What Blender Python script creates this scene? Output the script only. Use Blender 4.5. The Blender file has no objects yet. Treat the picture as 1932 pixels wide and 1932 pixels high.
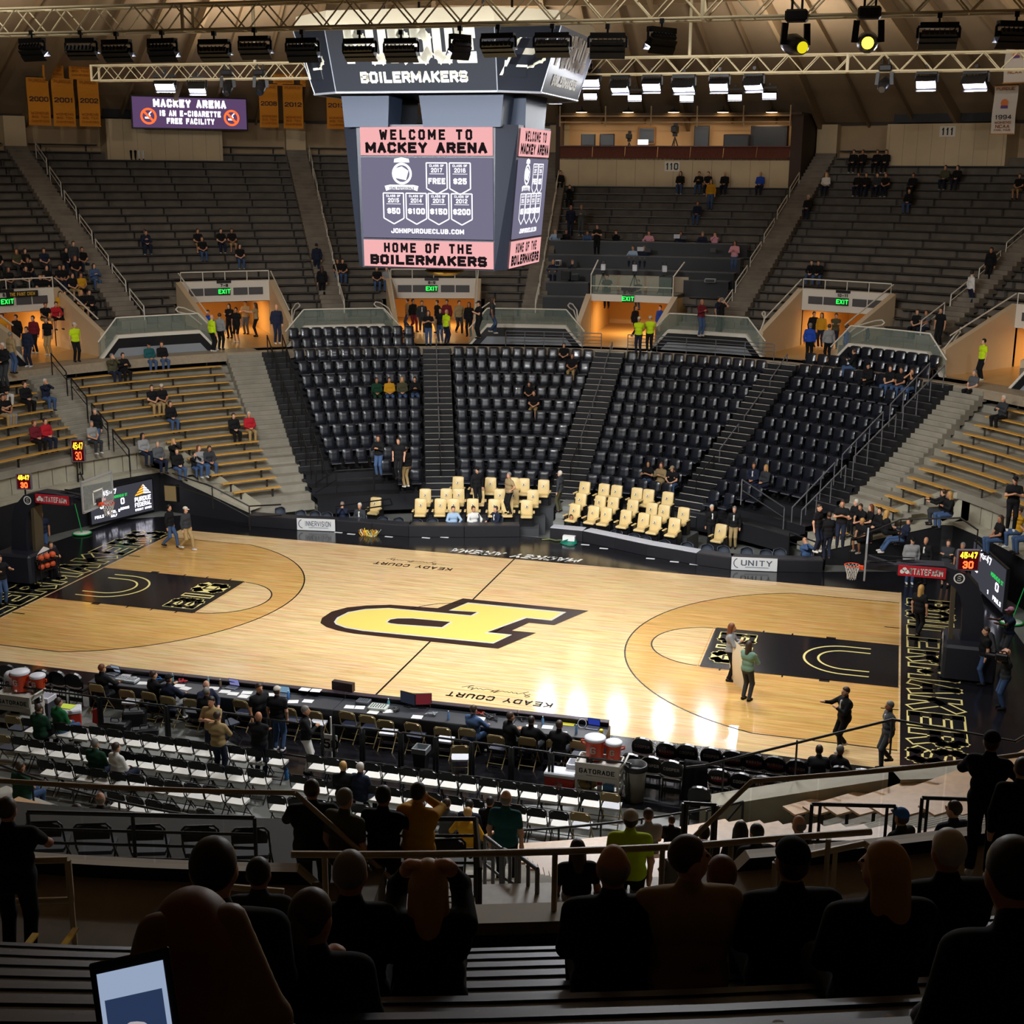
import bpy, math, random
import numpy as np
from mathutils import Vector, Matrix
from mathutils.geometry import tessellate_polygon
random.seed(7)
SC = bpy.context.scene
COL = SC.collection
# ---------------------------------------------------------------- camera, world, exposure
F_PX = 2518.37
CAM = np.array([13.377, -39.921, 14.429]); YAW, PITCH, ROLL = .2764, -.249, .0079
def _cam_axes():
    cy, sy, cp, sp, cr, sr = math.cos(YAW), math.sin(YAW), math.cos(PITCH), math.sin(PITCH), math.cos(ROLL), math.sin(ROLL)
    f = np.array([-sy*cp, cy*cp, sp]); rt = np.array([cy, sy, 0.]); up = np.cross(rt, f)
    return rt*cr+up*sr, -rt*sr+up*cr, f
RT, UP, FW = _cam_axes()
cam_d = bpy.data.cameras.new('camera'); cam_o = bpy.data.objects.new('camera', cam_d); COL.objects.link(cam_o)
cam_d.sensor_width = 36; cam_d.lens = F_PX/1932*36; cam_d.clip_start = .1; cam_d.clip_end = 300
cam_o.matrix_world = Matrix(((RT[0], UP[0], -FW[0], CAM[0]), (RT[1], UP[1], -FW[1], CAM[1]), (RT[2], UP[2], -FW[2], CAM[2]), (0, 0, 0, 1)))
SC.camera = cam_o
w = bpy.data.worlds.new('world'); SC.world = w; w.use_nodes = True
w.node_tree.nodes['Background'].inputs[0].default_value = (.9, .8, .7, 1)
w.node_tree.nodes['Background'].inputs[1].default_value = 0.0
SC.view_settings.view_transform = 'Standard'; SC.view_settings.look = 'None'
SC.view_settings.exposure = 0.0; SC.view_settings.gamma = 1.0
SC.cycles.max_bounces = 5; SC.cycles.diffuse_bounces = 3; SC.cycles.glossy_bounces = 3; SC.cycles.transmission_bounces = 4
SC.cycles.transparent_max_bounces = 10; SC.cycles.caustics_reflective = False; SC.cycles.caustics_refractive = False
SC.cycles.sample_clamp_indirect = 3.0
SC.cycles.use_denoising = True

def ray(px, py): return FW + RT*((px-966)/F_PX) - UP*((py-966)/F_PX)
def at_z(px, py, z):
    d = ray(px, py); return CAM + d*((z-CAM[2])/d[2])
def at_y(px, py, y):
    d = ray(px, py); return CAM + d*((y-CAM[1])/d[1])
def at_x(px, py, x):
    d = ray(px, py); return CAM + d*((x-CAM[0])/d[0])
def at_d(px, py, t): return CAM + ray(px, py)*t
def at_r(px, py, r):
    d = ray(px, py); a = d[:2]@d[:2]; b = 2*CAM[:2]@d[:2]; c = CAM[:2]@CAM[:2]-r*r
    return CAM + d*((-b+math.sqrt(max(0, b*b-4*a*c)))/(2*a))
def depth_of(p): return float((np.array(p)-CAM)@FW)
def pix(p):
    v = np.array(p)-CAM; return 966+F_PX*(v@RT)/(v@FW), 966-F_PX*(v@UP)/(v@FW)

# ---------------------------------------------------------------- materials
MATS = {}
def srgb(h):
    if isinstance(h, str):
        h = h.lstrip('#'); c = [int(h[i:i+2], 16)/255 for i in (0, 2, 4)]
        return tuple((x/12.92 if x <= .04045 else ((x+.055)/1.055)**2.4) for x in c)
    return h
def mat(name, col, rough=.6, metal=0., emit=0., noise=0., nscale=8., spec=.5, alpha=1., bump=0., coat=0.):
    if name in MATS: return MATS[name]
    m = bpy.data.materials.new(name); m.use_nodes = True; nt = m.node_tree; b = nt.nodes['Principled BSDF']
    c = srgb(col); b.inputs['Base Color'].default_value = (*c, 1); b.inputs['Roughness'].default_value = rough
    b.inputs['Metallic'].default_value = metal; b.inputs['Specular IOR Level'].default_value = spec
    if coat: b.inputs['Coat Weight'].default_value = coat; b.inputs['Coat Roughness'].default_value = .08
    if emit: b.inputs['Emission Color'].default_value = (*c, 1); b.inputs['Emission Strength'].default_value = emit
    if alpha < 1: b.inputs['Alpha'].default_value = alpha
    if noise or bump:
        tc = nt.nodes.new('ShaderNodeTexCoord'); n = nt.nodes.new('ShaderNodeTexNoise'); n.inputs['Scale'].default_value = nscale; n.inputs['Detail'].default_value = 4
        nt.links.new(tc.outputs['Object'], n.inputs['Vector'])
        if noise:
            r = nt.nodes.new('ShaderNodeValToRGB'); r.color_ramp.elements[0].position = .3; r.color_ramp.elements[1].position = .7
            r.color_ramp.elements[0].color = (*[x*(1-noise) for x in c], 1); r.color_ramp.elements[1].color = (*[min(1, x*(1+noise)) for x in c], 1)
            nt.links.new(n.outputs['Fac'], r.inputs['Fac']); nt.links.new(r.outputs['Color'], b.inputs['Base Color'])
        if bump:
            bp = nt.nodes.new('ShaderNodeBump'); bp.inputs['Strength'].default_value = bump; bp.inputs['Distance'].default_value = .02
            nt.links.new(n.outputs['Fac'], bp.inputs['Height']); nt.links.new(bp.outputs['Normal'], b.inputs['Normal'])
    MATS[name] = m; return m
def cloth(h, rough=.85):
    return mat('cloth_'+h.lstrip('#')+('' if rough == .85 else '_%d' % (rough*100)), h, rough, spec=.25)
def glow(name, col, s):
    if name in MATS: return MATS[name]
    m = bpy.data.materials.new(name); m.use_nodes = True; nt = m.node_tree; nt.nodes.clear()
    o = nt.nodes.new('ShaderNodeOutputMaterial'); e = nt.nodes.new('ShaderNodeEmission')
    e.inputs[0].default_value = (*srgb(col), 1); e.inputs[1].default_value = s; nt.links.new(e.outputs[0], o.inputs[0])
    MATS[name] = m; return m
def wood_court(name, c1, c2, rough=.22):
    m = bpy.data.materials.new(name); m.use_nodes = True; nt = m.node_tree; b = nt.nodes['Principled BSDF']
    tc = nt.nodes.new('ShaderNodeTexCoord')
    mp = nt.nodes.new('ShaderNodeMapping'); mp.inputs['Scale'].default_value = (.55, 9., 1.)
    n = nt.nodes.new('ShaderNodeTexNoise'); n.inputs['Scale'].default_value = 1.; n.inputs['Detail'].default_value = 6; n.inputs['Roughness'].default_value = .7
    mp2 = nt.nodes.new('ShaderNodeMapping'); mp2.inputs['Scale'].default_value = (.9, 16., 1.)
    v = nt.nodes.new('ShaderNodeTexVoronoi'); v.inputs['Scale'].default_value = 1.
    nt.links.new(tc.outputs['Object'], mp.inputs[0]); nt.links.new(mp.outputs[0], n.inputs['Vector'])
    nt.links.new(tc.outputs['Object'], mp2.inputs[0]); nt.links.new(mp2.outputs[0], v.inputs['Vector'])
    r = nt.nodes.new('ShaderNodeValToRGB'); e = r.color_ramp.elements
    e[0].position = .33; e[0].color = (*[x*.74 for x in srgb(c2)], 1); e[1].position = .62; e[1].color = (*srgb(c1), 1)
    k = e.new(.42); k.color = (*srgb(c2), 1)
    mx = nt.nodes.new('ShaderNodeMix'); mx.data_type = 'RGBA'; mx.blend_type = 'MULTIPLY'; mx.inputs[0].default_value = .16
    nt.links.new(n.outputs['Fac'], r.inputs['Fac']); nt.links.new(r.outputs[0], mx.inputs[6]); nt.links.new(v.outputs['Color'], mx.inputs[7])
    nt.links.new(mx.outputs[2], b.inputs['Base Color'])
    b.inputs['Roughness'].default_value = rough; b.inputs['Specular IOR Level'].default_value = .5
    n3 = nt.nodes.new('ShaderNodeTexNoise'); n3.inputs['Scale'].default_value = 6.; bp = nt.nodes.new('ShaderNodeBump'); bp.inputs['Strength'].default_value = .02; bp.inputs['Distance'].default_value = .01
    nt.links.new(tc.outputs['Object'], n3.inputs['Vector']); nt.links.new(n3.outputs['Fac'], bp.inputs['Height']); nt.links.new(bp.outputs['Normal'], b.inputs['Normal'])
    MATS[name] = m; return m
def glass(name, col, alpha, rough=.05):
    m = mat(name, col, rough, alpha=alpha, spec=.5); return m

# ---------------------------------------------------------------- mesh builder
class MB:
    def __init__(s): s.v = []; s.f = []; s.m = []; s.smooth = []
    def add(s, vs, fs, mi=0, smooth=False):
        o = len(s.v); s.v.extend([tuple(float(c) for c in p) for p in vs])
        for f in fs: s.f.append(tuple(i+o for i in f)); s.m.append(mi); s.smooth.append(smooth)
        return s
    def box(s, c, size, rz=0., mi=0, top=1., ax=None):
        """axis box centred at c; top scales the upper face; rz turns about z; ax = three axis vectors"""
        hx, hy, hz = [q/2 for q in size]
        pts = [(-hx, -hy, -hz), (hx, -hy, -hz), (hx, hy, -hz), (-hx, hy, -hz), (-hx*top, -hy*top, hz), (hx*top, -hy*top, hz), (hx*top, hy*top, hz), (-hx*top, hy*top, hz)]
        if ax is None:
            ca, sa = math.cos(rz), math.sin(rz); ax = ((ca, sa, 0), (-sa, ca, 0), (0, 0, 1))
        A = np.array(ax, float); q = np.array(pts)@A + np.array(c, float)
        return s.add(q, [(0, 3, 2, 1), (4, 5, 6, 7), (0, 1, 5, 4), (1, 2, 6, 5), (2, 3, 7, 6), (3, 0, 4, 7)], mi)
    def rbox(s, c, size, rz=0., mi=0, b=.02, ax=None):
        """box with chamfered edges"""
        h = np.array(size, float)/2; b = min(b, h.min()*.9)
        if ax is None:
            ca, sa = math.cos(rz), math.sin(rz); ax = ((ca, sa, 0), (-sa, ca, 0), (0, 0, 1))
        A = np.array(ax, float); V = []; idx = {}
        for sx in (-1, 1):
            for sy in (-1, 1):
                for sz in (-1, 1):
                    for k in range(3):
                        p = np.array([sx, sy, sz])*(h-b); p[k] = (sx, sy, sz)[k]*h[k]; idx[(sx, sy, sz, k)] = len(V); V.append(p)
        fs = []
        def order(ids):
            P = np.array([V[i] for i in ids]); c0 = P.mean(0); n = c0/np.linalg.norm(c0)
            u = P[0]-c0; u -= n*(u@n); u /= np.linalg.norm(u); w_ = np.cross(n, u)
            return tuple(i for _, i in sorted((math.atan2((V[i]-c0)@w_, (V[i]-c0)@u), i) for i in ids))
        for k in range(3):
            for sg in (-1, 1): fs.append(order([i for key, i in idx.items() if key[3] == k and key[k] == sg]))
        for k in range(3):
            i, j = [q for q in range(3) if q != k]
            for si in (-1, 1):
                for sj in (-1, 1): fs.append(order([v for key, v in idx.items() if key[i] == si and key[j] == sj and key[3] in (i, j)]))
        for sx in (-1, 1):
            for sy in (-1, 1):
                for sz in (-1, 1): fs.append(order([idx[(sx, sy, sz, k)] for k in range(3)]))
        return s.add(np.array(V)@A + np.array(c, float), fs, mi)
    def beam(s, p, q, w_, h, mi=0, up=(0, 0, 1)):
        p, q = np.array(p, float), np.array(q, float); d = q-p; L = np.linalg.norm(d)
        if L < 1e-6: return s
        d /= L; u = np.array(up, float); x = np.cross(u, d)
        if np.linalg.norm(x) < 1e-5: x = np.cross((1, 0, 0), d)
        x /= np.linalg.norm(x); z = np.cross(d, x)
        return s.box((p+q)/2, (w_, L, h), mi=mi, ax=(x, d, z))
    def tube(s, p, q, r, n=8, mi=0, r2=None, cap=True):
        p, q = np.array(p, float), np.array(q, float); d = q-p; L = np.linalg.norm(d)
        if L < 1e-6: return s
        d /= L; x = np.cross(d, (0, 0, 1) if abs(d[2]) < .95 else (1, 0, 0)); x /= np.linalg.norm(x); y = np.cross(d, x); r2 = r if r2 is None else r2
        V = []
        for i in range(n):
            t = 2*math.pi*i/n; o = x*math.cos(t)+y*math.sin(t); V += [p+o*r, q+o*r2]
        fs = [(2*i, 2*((i+1) % n), 2*((i+1) % n)+1, 2*i+1) for i in range(n)]
        s.add(V, fs, mi, True)
        if cap: s.add([V[2*i] for i in range(n)], [tuple(range(n))[::-1]], mi); s.add([V[2*i+1] for i in range(n)], [tuple(range(n))], mi)
        return s
    def path(s, pts, r, n=6, mi=0):
        for a, b in zip(pts[:-1], pts[1:]): s.tube(a, b, r, n, mi)
        return s
    def lathe(s, c, prof, n=16, mi=0, ax=None, smooth=True):
        """profile of (radius, height) turned about ax (default z) through c"""
        A = np.array(ax if ax is not None else ((1, 0, 0), (0, 1, 0), (0, 0, 1)), float); c = np.array(c, float); V = []
        for r, z in prof:
            for i in range(n):
                t = 2*math.pi*i/n; V.append(c + A[0]*r*math.cos(t)+A[1]*r*math.sin(t)+A[2]*z)
        fs = [(k*n+i, k*n+(i+1) % n, (k+1)*n+(i+1) % n, (k+1)*n+i) for k in range(len(prof)-1) for i in range(n)]
        s.add(V, fs, mi, smooth)
        if prof[0][0] > 1e-4: s.add(V[:n], [tuple(range(n))[::-1]], mi)
        if prof[-1][0] > 1e-4: s.add(V[-n:], [tuple(range(n))], mi)
        return s
    def ball(s, c, r, n=12, mi=0, sc=(1, 1, 1)):
        k = n//2
        return s.lathe(c, [(max(1e-5, math.sin(math.pi*i/k)*r)*sc[0], -math.cos(math.pi*i/k)*r*sc[2]) for i in range(k+1)], n, mi)
    def poly(s, pts, mi=0, o=(0, 0, 0), ux=(1, 0, 0), uy=(0, 1, 0), holes=()):
        """flat polygon (2-D points) in the plane o + x ux + y uy"""
        o, ux, uy = np.array(o, float), np.array(ux, float), np.array(uy, float)
        loops = [[Vector((p[0], p[1], 0)) for p in pts]] + [[Vector((p[0], p[1], 0)) for p in h] for h in holes]
        flat = [p for l in loops for p in l]; tr = tessellate_polygon(loops); out = []
        for t in tr:
            a, b, c = [flat[i] for i in t]
            if (b-a).cross(c-a).z < 0: t = (t[0], t[2], t[1])
            out.append(tuple(t))
        return s.add([o+ux*p.x+uy*p.y for p in flat], out, mi)
    def prism(s, pts, o, ux, uy, un, depth, mi=0):
        """polygon pushed along un by depth (front at o)"""
        o, ux, uy, un = [np.array(q, float) for q in (o, ux, uy, un)]; n = len(pts)
        s.poly(pts, mi, o, ux, uy); s.poly(pts[::-1], mi, o-un*depth, ux, uy)
        V = [o+ux*p[0]+uy*p[1] for p in pts]; B = [v-un*depth for v in V]
        return s.add(V+B, [(i, n+i, n+(i+1) % n, (i+1) % n) for i in range(n)], mi)
    def disc(s, c, r, n=24, mi=0, ax=((1, 0, 0), (0, 1, 0)), r0=0., a0=0., a1=2*math.pi):
        """flat disc, or ring / arc band when r0 > 0"""
        c = np.array(c, float); X, Y = np.array(ax[0], float), np.array(ax[1], float); V = []; m = n+1
        for rr in (r0, r):
            for i in range(m):
                t = a0+(a1-a0)*i/n; V.append(c+X*rr*math.cos(t)+Y*rr*math.sin(t))
        return s.add(V, [(i, m+i, m+i+1, i+1) for i in range(n)], mi)
    def torus(s, c, R, r, n=24, k=8, mi=0, ax=((1, 0, 0), (0, 1, 0), (0, 0, 1))):
        c = np.array(c, float); X, Y, Z = [np.array(q, float) for q in ax]; V = []
        for i in range(n):
            t = 2*math.pi*i/n; d = X*math.cos(t)+Y*math.sin(t)
            for j in range(k):
                u = 2*math.pi*j/k; V.append(c+d*(R+r*math.cos(u))+Z*r*math.sin(u))
        return s.add(V, [(i*k+j, ((i+1) % n)*k+j, ((i+1) % n)*k+(j+1) % k, i*k+(j+1) % k) for i in range(n) for j in range(k)], mi, True)
    def mesh(s, name, mats):
        me = bpy.data.meshes.new(name); me.from_pydata(s.v, [], s.f)
        for m in (mats if isinstance(mats, (list, tuple)) else [mats]): me.materials.append(m)
        me.polygons.foreach_set('material_index', s.m); me.polygons.foreach_set('use_smooth', s.smooth); me.update(); return me
    def build(s, name, mats, parent=None):
        return link(name, s.mesh(name, mats), parent)
def link(name, data, parent=None, loc=None, rz=None):
    o = bpy.data.objects.new(name, data); COL.objects.link(o)
    if parent is not None: o.parent = parent
    if loc is not None: o.location = loc
    if rz is not None: o.rotation_euler = (0, 0, rz)
    return o
KIDS = {}
def thing(name, label, cat, loc=(0, 0, 0), rz=0., group=None):
    o = link(name, None, None, [float(x) for x in loc], rz); o.empty_display_size = .1
    return tag(o, label, cat, group)
def tag(o, label, cat, group=None, kind=None):
    o['label'] = label; o['category'] = cat
    if group: o['group'] = group
    if kind: o['kind'] = kind
    return o
def struct(name, mb, mats):
    o = mb.build(name, mats); o['kind'] = 'structure'; return o
def dup(root, loc, rz, label=None, group=None, scale=None):
    """a copy of a thing with copies of its parts and sub-parts (shared mesh data)"""
    def cp(o, parent):
        c = o.copy(); COL.objects.link(c); KIDS[c.name] = []
        if parent is not None: c.parent = parent
        for ch in kids(o): KIDS[c.name].append(cp(ch, c))
        return c
    r = cp(root, None); r.location = [float(x) for x in loc]; r.rotation_euler = (0, 0, rz)
    if label: r['label'] = label
    if group: r['group'] = group
    if scale: r.scale = scale if not isinstance(scale, (int, float)) else (scale,)*3
    return r
def kids(o):
    if o.name not in KIDS: KIDS[o.name] = list(o.children)
    return KIDS[o.name]
ORD = ['first', 'second', 'third', 'fourth', 'fifth', 'sixth', 'seventh', 'eighth', 'ninth', 'tenth', 'eleventh', 'twelfth', 'thirteenth', 'fourteenth', 'fifteenth', 'sixteenth', 'seventeenth', 'eighteenth', 'nineteenth', 'twentieth', 'twenty-first', 'twenty-second', 'twenty-third', 'twenty-fourth', 'twenty-fifth']

# ---------------------------------------------------------------- block lettering
GL = {
 'A': [[(0, 0), (.5, 1), (1, 0)], [(.2, .33), (.8, .33)]], 'B': [[(0, 0), (0, 1), (.75, 1), (1, .85), (1, .65), (.8, .52), (0, .52)], [(.8, .52), (1, .4), (1, .15), (.75, 0), (0, 0)]],
 'C': [[(1, .82), (.8, 1), (.2, 1), (0, .85), (0, .15), (.2, 0), (.8, 0), (1, .18)]], 'D': [[(0, 0), (0, 1), (.7, 1), (1, .8), (1, .2), (.7, 0), (0, 0)]],
 'E': [[(1, 1), (0, 1), (0, 0), (1, 0)], [(0, .52), (.8, .52)]], 'F': [[(1, 1), (0, 1), (0, 0)], [(0, .52), (.8, .52)]],
 'G': [[(1, .88), (.8, 1), (.2, 1), (0, .85), (0, .15), (.2, 0), (.8, 0), (1, .15), (1, .48), (.55, .48)]], 'H': [[(0, 0), (0, 1)], [(1, 0), (1, 1)], [(0, .52), (1, .52)]],
 'I': [[(.5, 0), (.5, 1)]], 'J': [[(1, 1), (1, .15), (.8, 0), (.2, 0), (0, .15), (0, .3)]], 'K': [[(0, 0), (0, 1)], [(1, 1), (.05, .45)], [(.35, .62), (1, 0)]], 'L': [[(0, 1), (0, 0), (1, 0)]],
 'M': [[(0, 0), (0, 1), (.5, .3), (1, 1), (1, 0)]], 'N': [[(0, 0), (0, 1), (1, 0), (1, 1)]], 'O': [[(.2, 0), (0, .15), (0, .85), (.2, 1), (.8, 1), (1, .85), (1, .15), (.8, 0), (.2, 0)]],
 'P': [[(0, 0), (0, 1), (.75, 1), (1, .85), (1, .58), (.75, .43), (0, .43)]], 'Q': [[(.2, 0), (0, .15), (0, .85), (.2, 1), (.8, 1), (1, .85), (1, .15), (.8, 0), (.2, 0)], [(.6, .3), (1, 0)]],
 'R': [[(0, 0), (0, 1), (.75, 1), (1, .85), (1, .6), (.75, .46), (0, .46)], [(.6, .46), (1, 0)]], 'S': [[(1, .9), (.8, 1), (.15, 1), (0, .88), (0, .64), (.15, .53), (.85, .47), (1, .36), (1, .12), (.85, 0), (.2, 0), (0, .1)]],
 'T': [[(0, 1), (1, 1)], [(.5, 1), (.5, 0)]], 'U': [[(0, 1), (0, .15), (.2, 0), (.8, 0), (1, .15), (1, 1)]], 'V': [[(0, 1), (.5, 0), (1, 1)]], 'W': [[(0, 1), (.22, 0), (.5, .75), (.78, 0), (1, 1)]],
 'X': [[(0, 0), (1, 1)], [(0, 1), (1, 0)]], 'Y': [[(0, 1), (.5, .45), (1, 1)], [(.5, .45), (.5, 0)]], 'Z': [[(0, 1), (1, 1), (0, 0), (1, 0)]],
 '0': [[(.2, 0), (0, .15), (0, .85), (.2, 1), (.8, 1), (1, .85), (1, .15), (.8, 0), (.2, 0)]], '1': [[(.2, .8), (.55, 1), (.55, 0)]], '2': [[(0, .75), (0, .85), (.2, 1), (.8, 1), (1, .85), (1, .62), (0, .1), (0, 0), (1, 0)]],
 '3': [[(0, .82), (.2, 1), (.8, 1), (1, .85), (1, .65), (.8, .52), (.4, .52)], [(.8, .52), (1, .38), (1, .15), (.8, 0), (.2, 0), (0, .18)]], '4': [[(.75, 0), (.75, 1), (0, .3), (1, .3)]],
 '5': [[(1, 1), (0, 1), (0, .55), (.75, .58), (1, .42), (1, .15), (.8, 0), (.2, 0), (0, .15)]], '6': [[(.9, .9), (.7, 1), (.2, 1), (0, .8), (0, .15), (.2, 0), (.8, 0), (1, .15), (1, .42), (.8, .56), (0, .5)]],
 '7': [[(0, 1), (1, 1), (.35, 0)]], '8': [[(.2, .52), (0, .65), (0, .85), (.2, 1), (.8, 1), (1, .85), (1, .65), (.8, .52), (.2, .52), (0, .38), (0, .15), (.2, 0), (.8, 0), (1, .15), (1, .38), (.8, .52)]],
 '9': [[(.1, .1), (.3, 0), (.8, 0), (1, .2), (1, .85), (.8, 1), (.2, 1), (0, .85), (0, .58), (.2, .44), (1, .5)]],
 '$': [[(1, .8), (.8, .9), (.2, .9), (0, .78), (0, .64), (.2, .54), (.8, .46), (1, .36), (1, .2), (.8, .1), (.2, .1), (0, .2)], [(.5, 0), (.5, 1)]],
 '-': [[(.1, .45), (.9, .45)]], '.': [[(.4, .02), (.6, .02)]], ':': [[(.5, .25), (.5, .3)], [(.5, .65), (.5, .7)]], ' ': [],
}
NARROW = {'I': .3, '1': .6, '.': .3, ':': .3, ' ': .55, 'M': 1.3, 'W': 1.35}
def text_width(s, h, wr, t, gap): return sum((NARROW.get(c, 1.)*wr*h)+gap*h+t for c in s)-gap*h
def text(mb, s, o, ux, uy, h, wr=.55, t=None, gap=.12, mi=0, center=True, shear=0., lift=None, width=None):
    """letters of height h in the plane o + ux, uy; t = stroke thickness; centred on o horizontally, baseline at o"""
    o, ux, uy = np.array(o, float), np.array(ux, float), np.array(uy, float); t = t or h*.18
    un = np.cross(ux, uy); un /= np.linalg.norm(un)
    if lift: o = o+un*lift
    W = text_width(s, h, wr, t, gap); k = 1. if width is None else width/W
    x = -W/2 if center else 0.
    for c in s:
        cw = NARROW.get(c, 1.)*wr*h; x0 = x+t/2
        for pl in GL.get(c, []):
            for a, b in zip(pl[:-1], pl[1:]):
                p = np.array([x0+a[0]*cw, t/2+a[1]*(h-t)]); q = np.array([x0+b[0]*cw, t/2+b[1]*(h-t)]); d = q-p; L = np.linalg.norm(d)
                if L < 1e-9: continue
                d /= L; n = np.array([-d[1], d[0]])*t/2; e = d*t*.42
                V = []
                for w_ in (p-e-n, q+e-n, q+e+n, p-e+n): V.append(o+ux*(w_[0]+shear*w_[1])*k+uy*w_[1])
                mb.add(V, [(0, 1, 2, 3)], mi)
        x += cw+gap*h+t
    return mb
# ---------------------------------------------------------------- the bowl: rings about the court centre
def smooth01(x): x = min(1., max(0., x)); return x*x*(3-2*x)
def nearness(a):
    a = abs((a+180) % 360-180); return smooth01((a-78)/45)
_RK = [0, 14.3, 15.5, 24.6, 25.6, 28.9, 48, 60]; _RN = [0, 15.5, 16.7, 27.5, 28.5, 30.1, 49.2, 61]
_ZK = [0, 15.5, 24.6, 25.6, 28.9, 37, 48]; _ZN = [0, 0, -.1, -.15, -.32, .8, 1.5]
def warp(r, a, z):
    s = nearness(a)
    if s: z = z+s*float(np.interp(r, _ZK, _ZN)); r = r+s*(float(np.interp(r, _RK, _RN))-r)
    return r, z
def P(r, a, z):
    r, z = warp(r, a, z); t = math.radians(a); return np.array([r*math.sin(t), r*math.cos(t), z])
def rot_in(a): return -math.radians(a)          # turns a thing whose front is -y so that it faces the court centre
def ring_strip(mb, prof, a0, a1, n=10, mi=0, close=False):
    """profile of (r, z) points swept through the angles"""
    m = len(prof); V = []
    for i in range(n+1):
        a = a0+(a1-a0)*i/n; V += [P(r, a, z) for r, z in prof]
    q = m if close else m-1
    fs = [(i*m+j, (i+1)*m+j, (i+1)*m+(j+1) % m, i*m+(j+1) % m) for i in range(n) for j in range(q)]
    mb.add(V, fs, mi)
    if close:
        mb.add(V[:m], [tuple(range(m))], mi); mb.add(V[-m:], [tuple(range(m))[::-1]], mi)
    return mb
def arc_block(mb, r0, r1, z0, z1, a0, a1, n=8, mi=0): return ring_strip(mb, [(r0, z0), (r1, z0), (r1, z1), (r0, z1)], a0, a1, n, mi, True)
def zup(r): u = r-26.5; return 5.9+.385*u+.0037*u*u
NUP = 22
UP_R = [28.9+.85*i for i in range(NUP+1)]
UP_Z = [zup(r+.45) for r in UP_R]                # floor of upper row i lies between UP_R[i] and UP_R[i+1]
FLOOR_Z = 6.0; AISLE_Z = 6.85
PORT = [.3+20.5*k for k in (-3, -2, -1, 0, 1, 2, 3)] + [139.8, 159.8, 179.8, 199.8]
PWF = 4.5                                        # half width of a portal, degrees
def pw(a): return 3.85 if a > 100 else PWF
SEAT_R = [25.4, 24.85]+[24.2-.83*k for k in range(11)]     # back line of chair row k-2
SEAT_Z = [6.0, 5.55, 5.1, 4.59, 4.06, 3.57, 3.11, 2.69, 2.26, 1.83, 1.42, 1.01, .72]
BEN_N = 18
BEN_R = [24.6-.55*i for i in range(BEN_N)]       # bench line of bleacher row i
BEN_Z = [5.75-.305*i for i in range(BEN_N)]

C_CON = mat('concrete', '#8f8a7c', .8, noise=.16, nscale=1.5); C_DARK = mat('black_paint', '#15161a', .45, spec=.4)
C_UPP = mat('upper_concrete', '#7a7164', .85, noise=.22, nscale=1.2); C_WHT = mat('white_paint', '#d8d3c6', .6)
C_WALL = mat('upper_wall', '#b39a78', .8, noise=.07, nscale=.6); C_PANEL = mat('wall_panel', '#cdb894', .75, noise=.06, nscale=.8)
C_GREY = mat('grey_fascia', '#8d9298', .6); C_BLK = mat('bowl_black', '#1a1b1f', .5)

# floor and court
PIT = [(-12.4, 9.85), (-9.8, 9.3), (-5, 9.68), (-.66, 11.05), (.6, 11.1), (2, 11.0), (3.4, 10.5), (5.7, 9.42), (8.15, 8.95), (11.45, 9.6), (11.2, 10.25), (9.6, 13.6), (5, 15.3), (0, 15.9), (-5, 15.3), (-9.6, 13.6), (-12.3, 10.9)]
fl = MB(); fl.poly([(34*math.cos(q*math.pi/36), 34*math.sin(q*math.pi/36)) for q in range(72)], 0, (0, 0, -.012), holes=[PIT[::-1]])
fl.poly(PIT, 0, (0, 0, -.3)); k_ = len(PIT); fl.add([(x, y, z) for x, y in PIT for z in (-.3, -.012)], [(2*i, 2*((i+1) % k_), 2*((i+1) % k_)+1, 2*i+1) for i in range(k_)])
struct('floor', fl, mat('floor_concrete', '#6d6f6a', .45, noise=.15, nscale=1.2))
W1 = wood_court('maple', '#f1d2a0', '#dcb67e', .1); W2 = wood_court('maple_amber', '#e3b874', '#cf9d55', .12)
K_BLK = mat('court_black', '#17161a', .16, noise=.12, nscale=3, spec=.5); K_LINE = mat('court_line', '#1d1714', .25); K_GOLD = mat('court_gold', '#efdf8e', .28)
K_SIL = mat('court_silver', '#c9c6bc', .3); K_BRN = mat('court_umber', '#33231f', .22, noise=.12, nscale=3); K_WHT = mat('court_white', '#f2efe6', .3); K_LOGO = mat('logo_gold', '#d9c566', .3)
CM = [W1, W2, K_BLK, K_LINE, K_GOLD, K_SIL, K_BRN, K_WHT, K_LOGO]
HL, HW = 14.325, 7.62
ct = MB()
ct.prism([(-17.6, -7.6), (-12, -8.2), (-3.7, -10.2), (.8, -12.7), (4.5, -12.4), (8.2, -11.6), (13.9, -11.4), (17.2, -7.6), (18.0, -4), (18.3, 2), (17.4, 8), (15.0, 10.6), (11.6, 9.5), (8.15, 8.88), (5.7, 9.35), (3.4, 10.4), (2, 10.92), (-.66, 10.98), (-5, 9.6), (-9.8, 9.22), (-12.4, 9.7), (-14.6, 10.4), (-17.6, 8.4), (-18.6, 2)], (0, 0, .0), (1, 0, 0), (0, 1, 0), (0, 0, 1), .011, 2)
ct.poly([(-HL, -HW), (HL, -HW), (HL, HW), (-HL, HW)], 0, (0, 0, .003))
def arcpts(cx, cy, r, t0, t1, n): return [(cx+r*math.cos(t0+(t1-t0)*i/n), cy+r*math.sin(t0+(t1-t0)*i/n)) for i in range(n+1)]
R3 = 6.75
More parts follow.
